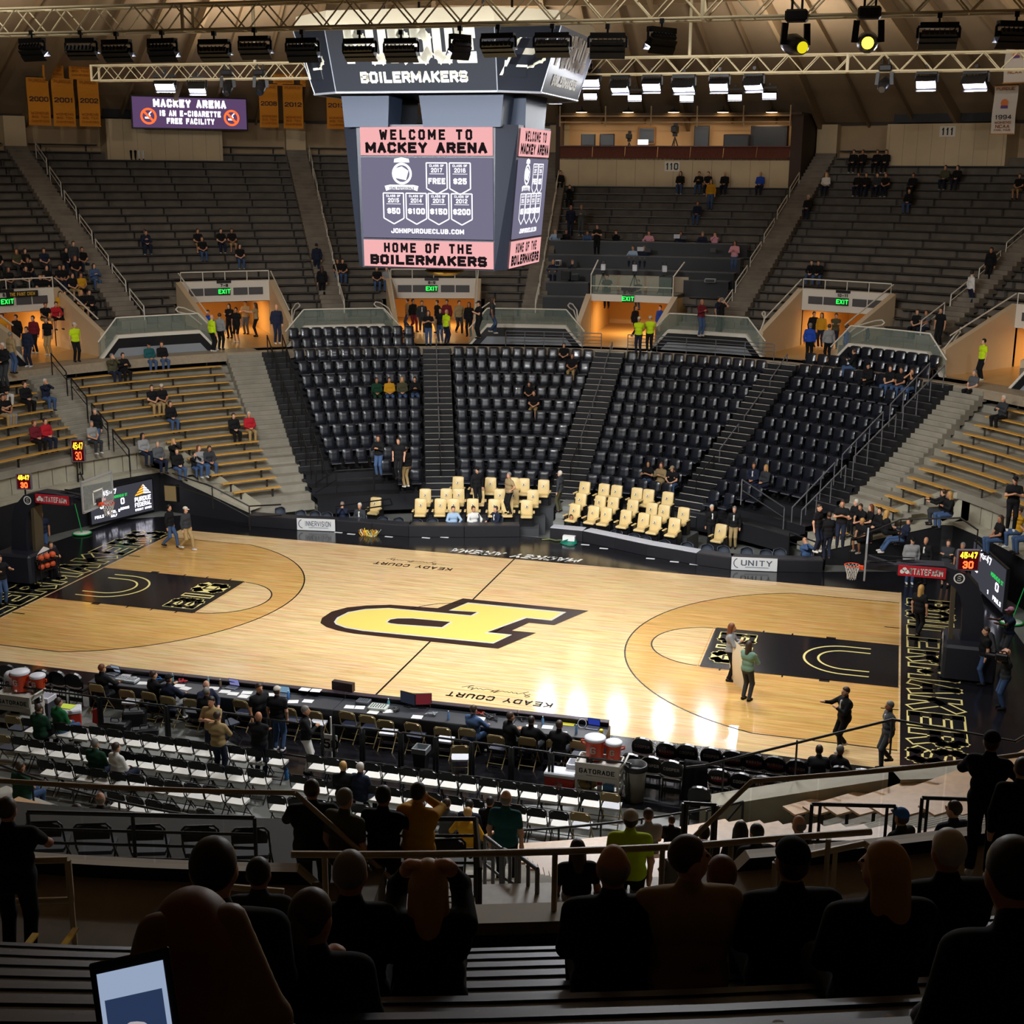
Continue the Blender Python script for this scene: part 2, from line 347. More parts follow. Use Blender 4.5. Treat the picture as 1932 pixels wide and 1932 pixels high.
for sx in (-1, 1):
    bx = sx*12.725; y3 = 6.4; xt = math.sqrt(R3*R3-y3*y3); t = math.asin(y3/R3)
    if sx > 0: arc = arcpts(bx, 0, R3, math.pi-t, math.pi+t, 40); pts = [(HL, y3)]+arc+[(HL, -y3)]
    else: arc = arcpts(bx, 0, R3, -t, t, 40); pts = [(-HL, -y3)]+arc+[(-HL, y3)]
    ct.poly(pts, 1, (0, 0, .006))
    for p, q in zip(pts[:-1], pts[1:]): ct.beam((*p, .0062), (*q, .0062), .05, .004, 3)
    fx = sx*8.535
    ct.poly([(fx+1.8*math.cos(u)*sx*-1, 1.8*math.sin(u)) for u in np.linspace(-math.pi/2, math.pi/2, 25)], 0, (0, 0, .009))
    cp = [(fx-1.8*sx*math.cos(u), 1.8*math.sin(u)) for u in np.linspace(-math.pi/2, math.pi/2, 28)]
    for p, q in zip(cp[:-1], cp[1:]): ct.beam((*p, .0092), (*q, .0092), .05, .004, 3)
    x0, x1 = sorted((fx, sx*HL)); ct.poly([(x0, -1.83), (x1, -1.83), (x1, 1.83), (x0, 1.83)], 2, (0, 0, .012))
    for y in (-1.83, 1.83):
        ct.beam((x0, y*1.012, .0125), (x1, y*1.012, .0125), .05, .004, 3)
        for dx, wd in ((2.13, .3), (3.35, .05), (4.27, .05), (5.2, .05)):
            ct.box((sx*(HL-dx), y*1.05, .0125), (wd, .2, .004), 0, 3)
    ct.beam((fx, -1.83, .0125), (fx, 1.83, .0125), .05, .004, 3); ct.beam((fx-sx*.09, -1.83, .013), (fx-sx*.09, 1.83, .013), .025, .004, 1)
    for y in (-3.6, 3.6): ct.beam((sx*HL, y, .0125), (sx*(HL-.5), y, .0125), .05, .004, 3)
    for rr in (1.25, .82):
        ap = [(sx*(12.725-rr*math.cos(u)), rr*math.sin(u)) for u in np.linspace(-math.pi/2, math.pi/2, 24)]
        ap = [(sx*13.45, -rr)]+ap+[(sx*13.45, rr)]
        for p, q in zip(ap[:-1], ap[1:]): ct.beam((*p, .0135), (*q, .0135), .07, .004, 4)
    # B1G lettering at the free-throw line, read from mid-court
    ux, uy = ((0, 1, 0), (-1, 0, 0)) if sx < 0 else ((0, -1, 0), (1, 0, 0))
    o = (fx+sx*.18, 0, .014)
    for c, dy, wd in (('B', -.98, .75), ('I', -.12, .3), ('G', .82, .85)):
        oo = np.array(o)+np.array(ux)*dy
        text(ct, c, oo, ux, uy, 1.2, wr=.62 if c != 'I' else 1., t=.34, mi=4)
        if c != 'G': text(ct, c, oo+np.array([0, 0, .002])+np.array(uy)*.06, ux, uy, 1.08, wr=.66 if c != 'I' else 1., t=.17, mi=2)
    for p, q in (((sx*HL, -HW), (sx*HL, HW)),): ct.beam((*p, .0125), (*q, .0125), .06, .004, 0)
    # BOILERMAKERS along the baseline: gold outline, black inside
    ux, uy = ((0, -1, 0), (1, 0, 0)) if sx > 0 else ((0, 1, 0), (-1, 0, 0))
    hgt = 1.56; full = [.42 if c == 'I' else 1.42 if c == 'M' else 1.12 for c in 'BOILERMAKERS']; x = -(sum(full)+.1*11)/2
    for c, wf in zip('BOILERMAKERS', full):
        for tt, mi, zz, off in ((.42, 4, .0065, 0.), (.29, 2, .0085, .065)):
            text(ct, c, (sx*(HL+.2+off), ux[1]*(x+wf/2), zz), ux, uy, hgt-2*off, wr=(wf-.42)/(hgt-2*off)/NARROW.get(c, 1.) if c != 'I' else .01, t=tt, mi=mi)
        x += wf+.1
ct.beam((0, -HW, .0063), (0, HW, .0063), .06, .004, 3)
def trace(pts): return [tuple(at_z(600+x*.34161, 880+y*.34161, 0)[:2]) for x, y in pts]
P_OUT = trace([(800, 730), (1495, 798), (1305, 878), (1165, 865), (1070, 908), (1205, 920), (995, 1008), (200, 925), (110, 908), (45, 888), (13, 866), (22, 838), (75, 803), (160, 780), (270, 769), (400, 765), (660, 784)])
P_SIL = trace([(828, 753), (1372, 806), (1290, 853), (1152, 839), (936, 917), (1072, 931), (968, 980), (245, 910), (150, 893), (98, 874), (88, 860), (105, 836), (165, 806), (260, 789), (390, 783), (845, 824), (878, 806), (722, 797)])
P_GLD = trace([(830, 759), (1345, 809), (1282, 847), (1140, 833), (915, 922), (1055, 935), (965, 974), (250, 905), (155, 888), (108, 871), (98, 860), (116, 838), (172, 810), (265, 793), (390, 787), (850, 829), (895, 807), (735, 793)])
P_HOL = trace([(383, 862), (400, 848), (440, 842), (520, 842), (730, 861), (684, 890), (440, 873), (400, 868)])
P_HO2 = trace([(372, 862), (392, 845), (436, 838), (520, 838), (745, 860), (690, 895), (440, 877), (395, 871)])
ct.poly(P_OUT, 6, (0, 0, .009)); ct.poly(P_SIL, 5, (0, 0, .011)); ct.poly(P_GLD, 8, (0, 0, .013)); ct.poly(P_HO2, 5, (0, 0, .0145)); ct.poly(P_HOL, 6, (0, 0, .016))
cc = arcpts(0, 0, 1.83, 0, 2*math.pi, 60)
for p, q in zip(cc[:-1], cc[1:]): ct.beam((*p, .0075), (*q, .0075), .04, .003, 3)
text(ct, 'MACKEY ARENA', (-.05, 8.38, .007), (-1, 0, 0), (0, -1, 0), .56, wr=.62, t=.13, gap=.12, mi=7, shear=.35, width=5.2)
def court_sign(cx, cy):
    text(ct, 'KEADY COURT', (cx, cy, .007), (-1, 0, 0), (0, -1, 0), .34, wr=.72, t=.075, gap=.25, mi=3, width=3.1)
    sig = [(.0, .1), (.2, .5), (.1, .7), (-.05, .5), (.2, .3), (.35, .0), (.15, -.3), (.5, .2), (.6, .3), (.65, .1), (.8, .25), (.9, .05), (1.0, .25), (1.1, .1), (1.2, .2), (1.35, .1), (1.7, .55), (1.5, .0), (1.85, .45), (1.75, .2), (2.1, .05), (2.25, .25), (2.4, .1), (2.5, .25), (2.6, .05), (2.8, .5), (2.75, .05), (3.0, .25), (2.95, -.2), (2.8, -.3), (3.3, .2)]
    for a, b in zip(sig[:-1], sig[1:]):
        ct.beam((cx+.75-a[0]*.62, cy+.5-a[1]*.42, .007), (cx+.75-b[0]*.62, cy+.5-b[1]*.42, .007), .022, .003, 3)
court_sign(-3.4, 5.72); court_sign(3.45, -5.95)
struct('floor_court', ct, CM)

# lower bowl: black terraces for the chairs, concrete ones for the bleachers
def chair_terrace(a0, a1, rows, mats, name):
    mb = MB()
    for k in rows:
        r1 = SEAT_R[k]+.2; r0 = SEAT_R[k]-.63; z = SEAT_Z[k]; zb = SEAT_Z[k+1] if k+1 < len(SEAT_Z) else 0.
        ring_strip(mb, [(r1, z), (r0, z), (r0, min(zb, z-.2))], a0, a1, 8)
    struct(name, mb, mats)
for i, (a0, a1) in enumerate(((PORT[1], PORT[2]), (PORT[2], PORT[3]), (PORT[3], PORT[4]), (PORT[4], PORT[5]))):
    chair_terrace(a0, a1, range(0, 13), C_BLK, 'floor_chair_terrace')
def floor_zone(x, y):
    r = math.hypot(x, y)
    return r < (17.05 if y < -6 and abs(x) < 12.5 else 15.45) or (r < 19.6 and (-11.7 if x > 0 else -99) < y < (9.5+.2*max(0, -x-12) if x < 0 else 10.35+.25*max(0, x-11)) and abs(x) > 9)
def bleacher_terrace(a0, a1, name):
    n = 24; mb = MB()
    for k in range(BEN_N):
        r1 = BEN_R[k]+.45; r0 = r1-.55; z = BEN_Z[k]-.40; zb = z-.305
        for i in range(n):
            b0, b1 = a0+(a1-a0)*i/n, a0+(a1-a0)*(i+1)/n
            q = P(r0, (b0+b1)/2, 0)
            if floor_zone(q[0], q[1]): continue
            ring_strip(mb, [(r1, z), (r0, z), (r0, zb)], b0, b1, 1)
    struct(name, mb, C_CON)
for a0 in [PORT[1]-20*k for k in (1, 2, 3, 4, 5, 6)]+[PORT[5]+19.8*k for k in range(8)]: bleacher_terrace(a0, a0+20, 'floor_bleacher_terrace')

# black wall round the floor with a concrete cap, low kerb in front of the near stands
wl = MB(); cap = MB()
def pol(r, a): t = math.radians(a); return r*math.sin(t), r*math.cos(t)
LINES = [[(*pol(19.65, a), 1.72) for a in np.linspace(-122, -58.6, 34)]+[(-16.5, 10.25, 1.7), (-12.0, 9.4, .45)],
         [(11.0, 10.3, .45), (15.7, 11.45, 1.66)]+[(*pol(19.65, a), 1.72) for a in np.linspace(55, 123, 36)]+[(14.0, -11.7, 1.75), (10.0, -11.65, .45)]]
for L in LINES:
    for p, q in zip(L[:-1], L[1:]):
        p, q = np.array(p), np.array(q); d = (q-p)*np.array([1, 1, 0]); d /= np.linalg.norm(d); nrm = np.array([-d[1], d[0], 0])
        if nrm@np.array([p[0], p[1], 0]) < 0: nrm = -nrm
        V = []
        for v in (p, q):
            g = v*np.array([1, 1, 0]); z = np.array([0, 0, v[2]])
            V += [g, g+z, g+z-nrm*.05, g+z-nrm*.05+np.array([0, 0, .13]), g+z+nrm*.65+np.array([0, 0, .13]), g+z+nrm*.65+np.array([0, 0, (1.15 if v[2] > 1.5 else .3) if v[1] > -5 else -v[2]*.8])]
        wl.add(V, [(0, 6, 7, 1)]); cap.add(V, [(1, 7, 8, 2), (2, 8, 9, 3), (3, 9, 10, 4), (4, 10, 11, 5)])
struct('wall_floor_level', wl, mat('wall_black', '#16171b', .55)); struct('trim_wall_cap', cap, mat('cap_concrete', '#aaa592', .75, noise=.12, nscale=2))
kb = MB()
for a0, a1 in ((141, 157.2), (177.5, 200)): arc_block(kb, 15.5, 15.8, 0, .42, a0, a1, 14, 0); arc_block(kb, 15.46, 15.85, .42, .5, a0, a1, 14, 1)
struct('wall_kerb', kb, [mat('kerb_brown', '#6f6452', .8), mat('kerb_cap', '#b5b1a4', .7)])

# aisle stairs of the lower bowl
def stairs(a, w, r_top, z_top, r_bot, z_bot, n, m_body, m_nose, name):
    mb = MB(); t = math.radians(a)
    for i in range(n):
        f = i/n; r = r_top+(r_bot-r_top)*f; z = z_top+(z_bot-z_top)*f; dr = abs(r_top-r_bot)/n
        rr, zz = warp(r-dr/2, a, z); r2, z2 = warp(r+dr/2, a, z)
        c = np.array([rr*math.sin(t), rr*math.cos(t), zz]); ax = ((math.cos(t), -math.sin(t), 0), (math.sin(t), math.cos(t), 0), (0, 0, 1))
        dd = (r2-rr)*1.05; h = abs(z_top-z_bot)/n+.25
        mb.box(c-np.array([0, 0, h/2]), (w, dd, h), ax=ax, mi=0)
        if m_nose is not None:
            mb.box(c-np.array([math.sin(t), math.cos(t), 0])*(dd/2-.02)+np.array([0, 0, .004]), (w*.96, .05, .014), ax=ax, mi=1)
    struct(name, mb, [m_body]+([m_nose] if m_nose else []))
NOSE = mat('stair_nosing', '#c9c5b8', .5)
for a, w in ((PORT[2], 1.35), (PORT[3], 1.45), (PORT[4], 1.45)): stairs(a, w, 24.4, 5.95, 15.2, .35, 26, C_BLK, NOSE, 'floor_aisle_stairs')
stairs(PORT[1]+1.7, 1.2, 24.4, 5.95, 16.4, .5, 24, C_BLK, mat('nosing_dull', '#5d5c58', .6), 'floor_aisle_stairs')
stairs(PORT[5]-1.9, 1.3, 24.4, 5.95, 16.4, .5, 24, C_BLK, mat('nosing_dull', '#5d5c58', .6), 'floor_aisle_stairs')
stairs(PORT[1]-1.75, 1.7, 24.6, 5.9, 16.2, .0, 34, C_CON, mat('concrete_edge', '#aaa698', .7), 'floor_concrete_stairs')
stairs(PORT[5]+1.4, 1.6, 24.6, 5.9, 16.2, .0, 34, C_CON, mat('concrete_edge', '#aaa698', .7), 'floor_concrete_stairs')
stairs(-65.0, 1.7, 24.6, 5.7, 20.2, 2.9, 20, C_CON, mat('concrete_edge', '#aaa698', .7), 'floor_concrete_stairs')
for a in (160.0, 140.3): stairs(a, 2.2, 24.6, 5.9, 15.6, .1, 34, C_CON, mat('concrete_edge', '#aaa698', .7), 'floor_concrete_stairs')

# concourse apron at the head of the lower bowl, cross aisle, parapets
cn = MB(); ring_strip(cn, [(24.4, 5.6), (24.4, FLOOR_Z), (34, FLOOR_Z)], -180, 180, 120); struct('floor_concourse', cn, mat('concourse_floor', '#9a8d78', .5, noise=.1))
SPANS = []
ps = sorted(PORT)
for p, q in zip(ps[:-1], ps[1:]):
    if q-p < 25: SPANS.append((p+pw(p), q-pw(q)))
SPANS += [(ps[6]+PWF, 92), (92, ps[7]-pw(140)), (-90, ps[0]-PWF)]
for a0, a1 in SPANS:
    n = max(6, int((a1-a0)/1.4)); mb = MB()
    ring_strip(mb, [(25.75, FLOOR_Z), (25.75, AISLE_Z), (28.9, AISLE_Z)], a0, a1, n, 0); struct('floor_cross_aisle', mb, C_UPP)
    pa = MB(); c = 2.1
    zc = lambda a: AISLE_Z+.16 - 1.05*max(0., 1-(min(a-a0+.8, a1-a+.8))/c*1.) if min(a-a0+.8, a1-a+.8) < c else AISLE_Z+.16
    aa = sorted(set(list(np.linspace(a0-.8, a1+.8, 2*n))+[a0-.8+c, a1+.8-c]))
    for u, v in zip(aa[:-1], aa[1:]):
        zu, zv = zc(u), zc(v)
        V = [P(25.55, u, zu), P(25.55, v, zv), P(25.55, v, zv-.16), P(25.55, u, zu-.16), P(25.85, u, zu), P(25.85, v, zv), P(25.6, u, zu-.16), P(25.6, v, zv-.16), P(25.6, u, zu-.62), P(25.6, v, zv-.62), P(25.62, u, min(zu-.62, FLOOR_Z)), P(25.62, v, min(zv-.62, FLOOR_Z)), P(25.85, u, FLOOR_Z), P(25.85, v, FLOOR_Z)]
        pa.add(V, [(0, 3, 2, 1), (0, 1, 5, 4), (3, 6, 7, 2)], 0); pa.add(V, [(6, 8, 9, 7)], 1); pa.add(V, [(8, 10, 11, 9)], 2); pa.add(V, [(4, 5, 13, 12)], 1)
    struct('wall_parapet', pa, [C_WHT, C_DARK, C_GREY])

# upper terraces
RISE = mat('riser_dark', '#6a6257', .85, noise=.2, nscale=1.5)
def upper_terrace(a0, a1, cut=None):
    mb = MB(); n = 12
    for i in range(NUP):
        zb = UP_Z[i-1] if i else AISLE_Z
        for j in range(n):
            b0, b1 = a0+(a1-a0)*j/n, a0+(a1-a0)*(j+1)/n
            mid = (b0+b1)/2
            if UP_R[i] < 31.2 and any(abs(mid-p) < pw(p) for p in PORT): continue
            ring_strip(mb, [(UP_R[i], zb), (UP_R[i], UP_Z[i])], b0, b1, 1, 1); ring_strip(mb, [(UP_R[i], UP_Z[i]), (UP_R[i+1], UP_Z[i])], b0, b1, 1, 0)
    struct('floor_upper_terrace', mb, [C_UPP, RISE])
UPA = [.3+20.5*k+10.25 for k in (-4, -3, -2, -1, 0, 1, 2, 3)]       # upper aisles, far side
for u, v in zip(UPA[:-1], UPA[1:]): upper_terrace(u, v)
for u in (72.05, 90, 110, 129.8, 149.8, 169.8, 189.8): upper_terrace(u, {72.05: 90, 90: 110, 110: 129.8}.get(u, u+20))
upper_terrace(-92, UPA[0])
UNOSE = mat('upper_nosing', '#8d8472', .8)
for a in UPA[1:7]: stairs(a, 1.25, 47.4, UP_Z[21]+.25, 28.9, AISLE_Z+.2, 44, C_UPP, UNOSE, 'floor_upper_stairs')
YNOSE = mat('yellow_nosing', '#d8ae2a', .6)
for a in (149.8, 169.8):
    mb = MB()
    for i in range(NUP-8):
        for h in (0, 1):
            r = UP_R[i]+.42*h; z = (UP_Z[i] if h else (UP_Z[i-1]+UP_Z[i])/2 if i else (AISLE_Z+UP_Z[0])/2)+.0
            arc_block(mb, r, r+.45, z-.5, z+.004, a-.95, a+.95, 2, 0)
            arc_block(mb, r, r+.05, z+.004, z+.012, a-.95, a-.2, 1, 1); arc_block(mb, r, r+.05, z+.004, z+.012, a+.2, a+.95, 1, 1)
    struct('floor_upper_stairs', mb, [C_UPP, YNOSE])

# upper wall, its flush pilasters, panels below the roof
WR, WZ0, WZ1 = 48.0, 14.6, 17.4
wa = MB(); ring_strip(wa, [(WR, WZ0-1), (WR, WZ1)], -110, 110, 90); struct('wall_upper', wa, C_WALL)
wt = MB(); ring_strip(wt, [(WR-.12, WZ1-.05), (WR-.12, WZ1+.3), (WR, WZ1+.3)], -110, 110, 90); struct('trim_wall_top', wt, mat('dark_trim', '#3d342a', .7))
for a in UPA[0:8]:
    pl = MB(); arc_block(pl, WR-.9, WR+.05, WZ0-.3, WZ1, a-.75, a+.75, 1); struct('wall_pilaster', pl, C_PANEL)
for a in (PORT[1]+.2, PORT[2], PORT[4]-1.2, PORT[5]):
    pn = MB(); arc_block(pn, WR-1.9, WR+.05, WZ0-.6, WZ1-.05, a-4.3, a+4.3, 6, 0)
    arc_block(pn, WR-1.0, WR-.9, WZ1+.05, WZ1+.75, a-4.2, a+4.2, 6, 1); arc_block(pn, WR-1.05, WR-.95, WZ1+.78, WZ1+.86, a-4.4, a+4.4, 6, 0)
    for j in range(9): arc_block(pn, WR-1.905, WR-1.9, WZ0+.4, WZ1-.1, a-4.1+j*1.02, a-4.08+j*1.02, 1, 2)
    struct('wall_panel_box', pn, [C_PANEL, C_DARK, mat('panel_joint', '#8d7d63', .8)])

# roof: shallow dome with radial ribs and ring beams
def dome_z(r): return 17.5+11.5*(1-(r/48.)**2)
ROOF = mat('roof_deck', '#9a8468', .8, noise=.06, nscale=.7); RIB = mat('roof_rib', '#8b7455', .75)
rf = MB(); rr = [48.2, 44, 40, 36, 32, 28, 24, 20, 16, 12, 8, 4, .5]
ring = []
n = 96
V = [];
for r in rr:
    for i in range(n):
        t = 2*math.pi*i/n; V.append((r*math.sin(t), r*math.cos(t), dome_z(r)))
rf.add(V, [(k*n+i, (k+1)*n+i, (k+1)*n+(i+1) % n, k*n+(i+1) % n) for k in range(len(rr)-1) for i in range(n)])
struct('ceiling', rf, ROOF)
rb = MB()
for i in range(108):
    t = 2*math.pi*i/108; d = np.array([math.sin(t), math.cos(t), 0]); deep = .75 if i % 3 == 0 else .3
    if abs((math.degrees(t)+180) % 360-180) > 80 or (i % 3 and i % 1): continue
    seq = [48, 40, 32, 24, 16] if i % 3 == 0 else [48, 40, 33]
    for a, b in zip(seq[:-1], seq[1:]):
        rb.beam(d*a+np.array([0, 0, dome_z(a)-deep/2]), d*b+np.array([0, 0, dome_z(b)-deep/2]), .22 if deep > .5 else .12, deep)
for r in (33., 24.):
    for i in range(-40, 40):
        a, b = math.radians(i*2), math.radians(i*2+2)
        rb.beam((r*math.sin(a), r*math.cos(a), dome_z(r)-.3), (r*math.sin(b), r*math.cos(b), dome_z(r)-.3), .25, .6)
struct('trim_roof_ribs', rb, RIB)
# ---------------------------------------------------------------- light rig: two long trusses with floods aimed at the court
TRUSS = mat('truss_cream', '#d9cba6', .55); FIX = mat('fixture_black', '#0f1013', .45); LENS = glow('flood_lens', '#e9e9ff', 30.); LENS_OFF = mat('lens_dark', '#1c2330', .15, spec=.8)
def truss(y, zt, zb, x0, x1, bay, label):
    t = thing('lighting_truss', label, 'truss', (0, y, 0)); D = .5
    m = MB()
    for yy, z in ((0, zt), (0, zb), (D, zt), (D, zb)): m.tube((x0, yy, z), (x1, yy, z), .035, 6)
    m.build('chord', TRUSS, t)
    b = MB(); n = int((x1-x0)/bay)
    for i in range(n):
        a = x0+bay*i
        for yy in (0, D):
            b.tube((a, yy, zb), (a+bay/2, yy, zt), .02, 5); b.tube((a+bay/2, yy, zt), (a+bay, yy, zb), .02, 5)
        b.tube((a, 0, zt), (a+bay, D, zt), .016, 5); b.tube((a, 0, zb), (a, D, zb), .016, 5)
    b.build('lacing', TRUSS, t)
    j = MB()
    for x in (x0+.02, x0+(x1-x0)*.33, x0+(x1-x0)*.68, x1-.02):
        for yy in (0, D): j.box((x, yy, (zt+zb)/2), (.07, .05, zt-zb+.06))
        j.box((x, D/2, zt), (.07, D, .06)); j.box((x, D/2, zb), (.07, D, .06))
    j.build('joint_plate', TRUSS, t)
    return t
YN, YF = -10.9, 5.0
ft = at_y(170, 117, YF), at_y(1932, 104, YF); ftz = (ft[0][2]+ft[1][2])/2
truss(YF, ftz, ftz-.52, ft[0][0], 24, .98, 'cream lattice lighting truss hanging behind the scoreboard')
nt_ = at_y(340, 55, YN), at_y(1240, 37, YN); ntz = (nt_[0][2]+nt_[1][2])/2
truss(YN, ntz+.56, ntz, -14, 20, 1.05, 'cream lattice lighting truss along the top edge, nearest the viewer')
def area(loc, to, e, sx, sy, spread, col=(.97, .985, 1.)):
    l = bpy.data.lights.new('flood_light', 'AREA'); l.shape = 'RECTANGLE'; l.size = sx; l.size_y = sy; l.energy = e; l.spread = math.radians(spread); l.color = col
    o = bpy.data.objects.new('flood_light', l); COL.objects.link(o); o.location = [float(v) for v in loc]
    o.rotation_euler = Vector([float(v) for v in (np.array(to)-np.array(loc))]).to_track_quat('-Z', 'Y').to_euler(); return o
def flood(loc, to, wd, label, group, lit=True, energy=130., hang=.3, slim=False, spread=110):
    """a yoke-hung flood; its lens faces the point `to`"""
    loc = np.array(loc, float); t = thing('flood_lamp', label, 'lamp', loc, 0, group)
    d = np.array(to, float)-loc; az = math.atan2(d[0], d[1]); el = math.atan2(d[2], math.hypot(d[0], d[1]))
    F = np.array([math.sin(az)*math.cos(el), math.cos(az)*math.cos(el), math.sin(el)]); R_ = np.array([math.cos(az), -math.sin(az), 0]); U_ = np.cross(R_, F)
    hh = .16 if slim else .34; dd = .16 if slim else .2
    h = MB(); h.box((0, 0, 0), (wd, dd, hh), ax=(R_, F, U_))
    h.box(-F*.13, (wd*.9, .06, hh*.7), ax=(R_, F, U_))
    for i in range(7): h.box(-F*.17+R_*(i-3)*wd*.13, (.015, .06, hh*.7), ax=(R_, F, U_))
    for k in (-1, 1): h.box(U_*k*hh*.56+F*.13, (wd, .16, .02), ax=(R_, F, U_))
    hb = h.build('housing', FIX, t)
    y = MB(); top = np.array([0, 0, hang+.12])
    for k in (-1, 1):
        y.beam(R_*k*(wd/2+.03), R_*k*(wd/2+.03)+top*.82, .03, .05); y.beam(R_*k*(wd/2+.03)+top*.82, R_*k*(wd/2-.03)+top, .03, .05)
    y.box(top, (wd, .16, .11), ax=(R_, (math.sin(az), math.cos(az), 0), (0, 0, 1))); y.tube(top, top+np.array([0, 0, .2]), .025, 6); y.box(top+np.array([0, 0, .18]), (.09, .09, .1))
    y.build('yoke', FIX, t)
    c = MB(); c.path([R_*wd*.4+top, R_*wd*.45+top*.6+F*-.1, R_*wd*.3-F*.15], .012, 5); c.build('cable', FIX, t)
    l = MB(); l.box(F*.105, (wd*.92, .012, hh*.86), ax=(R_, F, U_)); l.build('lens', LENS if lit else LENS_OFF, hb)
    if lit and energy: area(loc+F*.14, to, energy, wd*.9, hh*.85, spread)
    return t
LIT = [(312, 160, 'second floodlight from the left end of the far truss, glaring white' ), (372, 165, 'floodlight on the far truss just left of the moving heads'),
       (1115, 152, 'flood on the far truss beside the scoreboard edge'), (1170, 163, 'second flood right of the scoreboard on the far truss'), (1230, 160, 'third flood right of the scoreboard on the far truss'), (1290, 162, 'large glaring flood at the middle of the far truss right run'),
       (1357, 160, 'flood on the far truss above the press box, fifth right of the scoreboard'), (1422, 158, 'flood on the far truss above the press box right end'), (1748, 155, 'flood left of the white banner on the far truss'), (1840, 155, 'rightmost glaring flood of the far truss')]
LIT[0] = (312, 160, 'leftmost glaring white flood of the far truss')
for i, (x, y, lab) in enumerate(LIT):
    p = at_y(x, y, YF+.25)
    flood(p, (p[0]*.7, -6 if i % 2 else -15, 0), .62 if i not in (0, 5, 9) else .75, lab, 'floods on the far truss', energy=130 if i % 2 else 270, hang=.18, spread=120 if i % 2 else 90)
for i, (x, y) in enumerate([(1048, 188), (1114, 180), (1198, 183), (1296, 184), (1387, 182), (1452, 179)]):
    p = at_y(x, y, 37.); flood(p, (p[0]*.5, -3, 0), .8, ('floodlight below the roof behind the scoreboard edge' if i == 0 else ORD[i-1]+' from left of the five low square floods above the press box'), 'floods below the roof over the press box', energy=34, hang=.25, spread=100)
NEAR = [(62, 85), (154, 85), (221, 88), (307, 86), (405, 88), (481, 82), (571, 86), (679, 87), (757, 87), (868, 80), (940, 78), (1042, 77), (1146, 78), (1248, 68), (1770, 60), (1915, 58)]
for i, (x, y) in enumerate(NEAR):
    p = at_y(x, y+12, YN); tilt = [(p[0]*.55, 4., 0), (p[0]*1.45, 17., 2), (p[0]*.8, 11., 0)][i % 3]
    if i in (9, 13): tilt = (p[0]-6, p[1]+4, 4)
    flood(p, tilt, .74 if i != 9 else .5, (ORD[i]+' black floodlight from the left on the near truss') if i < 14 else ('black floodlight right of the yellow spot on the near truss' if i == 14 else 'black floodlight at the right edge of the near truss'), 'black floods on the near truss', energy=[150, 480, 190][i % 3], hang=.12, slim=True, spread=[125, 100, 120][i % 3])
def mover(px, py, Y, s, to, lens, label):
    p = at_y(px, py, Y); t = thing('moving_head', label, 'spotlight', p, 0, 'moving head spotlights'); F = np.array(to, float)-p; F /= np.linalg.norm(F)
    R_ = np.cross(F, (0, 0, 1)); R_ /= np.linalg.norm(R_); U_ = np.cross(R_, F); A = (R_, U_, F)
    b = MB(); b.lathe((0, 0, 0), [(.1*s, -.42*s), (.2*s, -.36*s), (.24*s, -.1*s), (.2*s, .2*s), (.17*s, .38*s), (.14*s, .42*s)], 14, ax=A); h = b.build('lamp_head', mat('mover_black', '#15171c', .35), t)
    l = MB(); l.disc(F*.425*s, .13*s, 16, ax=(R_, U_)); l.build('lens', lens, h)
    y = MB(); q = np.array([0, 0, .62*s])
    for k in (-1, 1): y.beam(R_*k*.29*s, R_*k*.26*s+q*.75, .06*s, .14*s)
    y.build('yoke', FIX, t); c = MB(); c.rbox(q, (.5*s, .4*s, .26*s), b=.04); c.tube(q+R_*.12*s, q+R_*.12*s+np.array([0, 0, .35*s]), .03*s, 6); c.tube(q-R_*.12*s, q-R_*.12*s+np.array([0, 0, .35*s]), .03*s, 6); c.build('base_box', FIX, t)
mover(1500, 85, YN, .9, at_y(1700, 150, YN-4), glow('lens_amber', '#d8c81a', 1.2), 'dark moving head on the near truss turned to the right')
mover(1637, 80, YN, .9, at_y(1641, 110, YN-8), glow('lens_yellow', '#ffd028', 9.), 'moving head on the near truss shining bright yellow')
mover(430, 165, YF, .8, (-8, -4, 8), LENS_OFF, 'dark moving head left of its twin above the e-cigarette sign')
mover(492, 165, YF, .8, (-6, -6, 8), LENS_OFF, 'dark moving head right of its twin near the left gold banners')
mover(1668, 160, YF, .8, (10, -8, 10), LENS_OFF, 'dark moving head on the far truss left of two glaring floods')
# added unseen fill spots over the near half, brightening the far stands and roof
for x in (-24, -8, 8, 24):
    l = bpy.data.lights.new('fill_spot', 'SPOT'); l.energy = 4700; l.spot_size = math.radians(105); l.spot_blend = .8; l.shadow_soft_size = .4; l.color = (1., .93, .85)
    o = bpy.data.objects.new('fill_spot', l); COL.objects.link(o); o.location = (x, -16, 23.5); o.rotation_euler = Vector((x*.35, 58, -5.5)).to_track_quat('-Z', 'Y').to_euler()
for x in (-14, 14):
    l = bpy.data.lights.new('roof_fill', 'AREA'); l.energy = 500; l.size = 3; l.color = (1., .9, .78); o = bpy.data.objects.new('roof_fill', l); COL.objects.link(o); o.location = (x, 1., 20.9); o.rotation_euler = (math.pi, 0, 0)  # added fill panels without fixtures, facing up to brighten the roof
for a in (-62, -38, -13, 13, 38, 62):
    l = bpy.data.lights.new('dome_fill', 'AREA'); l.energy = 450; l.size = 2.5; l.color = (1., .9, .78); o = bpy.data.objects.new('dome_fill', l); COL.objects.link(o); o.location = (33*math.sin(math.radians(a)), 33*math.cos(math.radians(a)), 18.9); o.rotation_euler = (math.pi, 0, 0)  # unseen lamps added under the far dome to lift its brightness
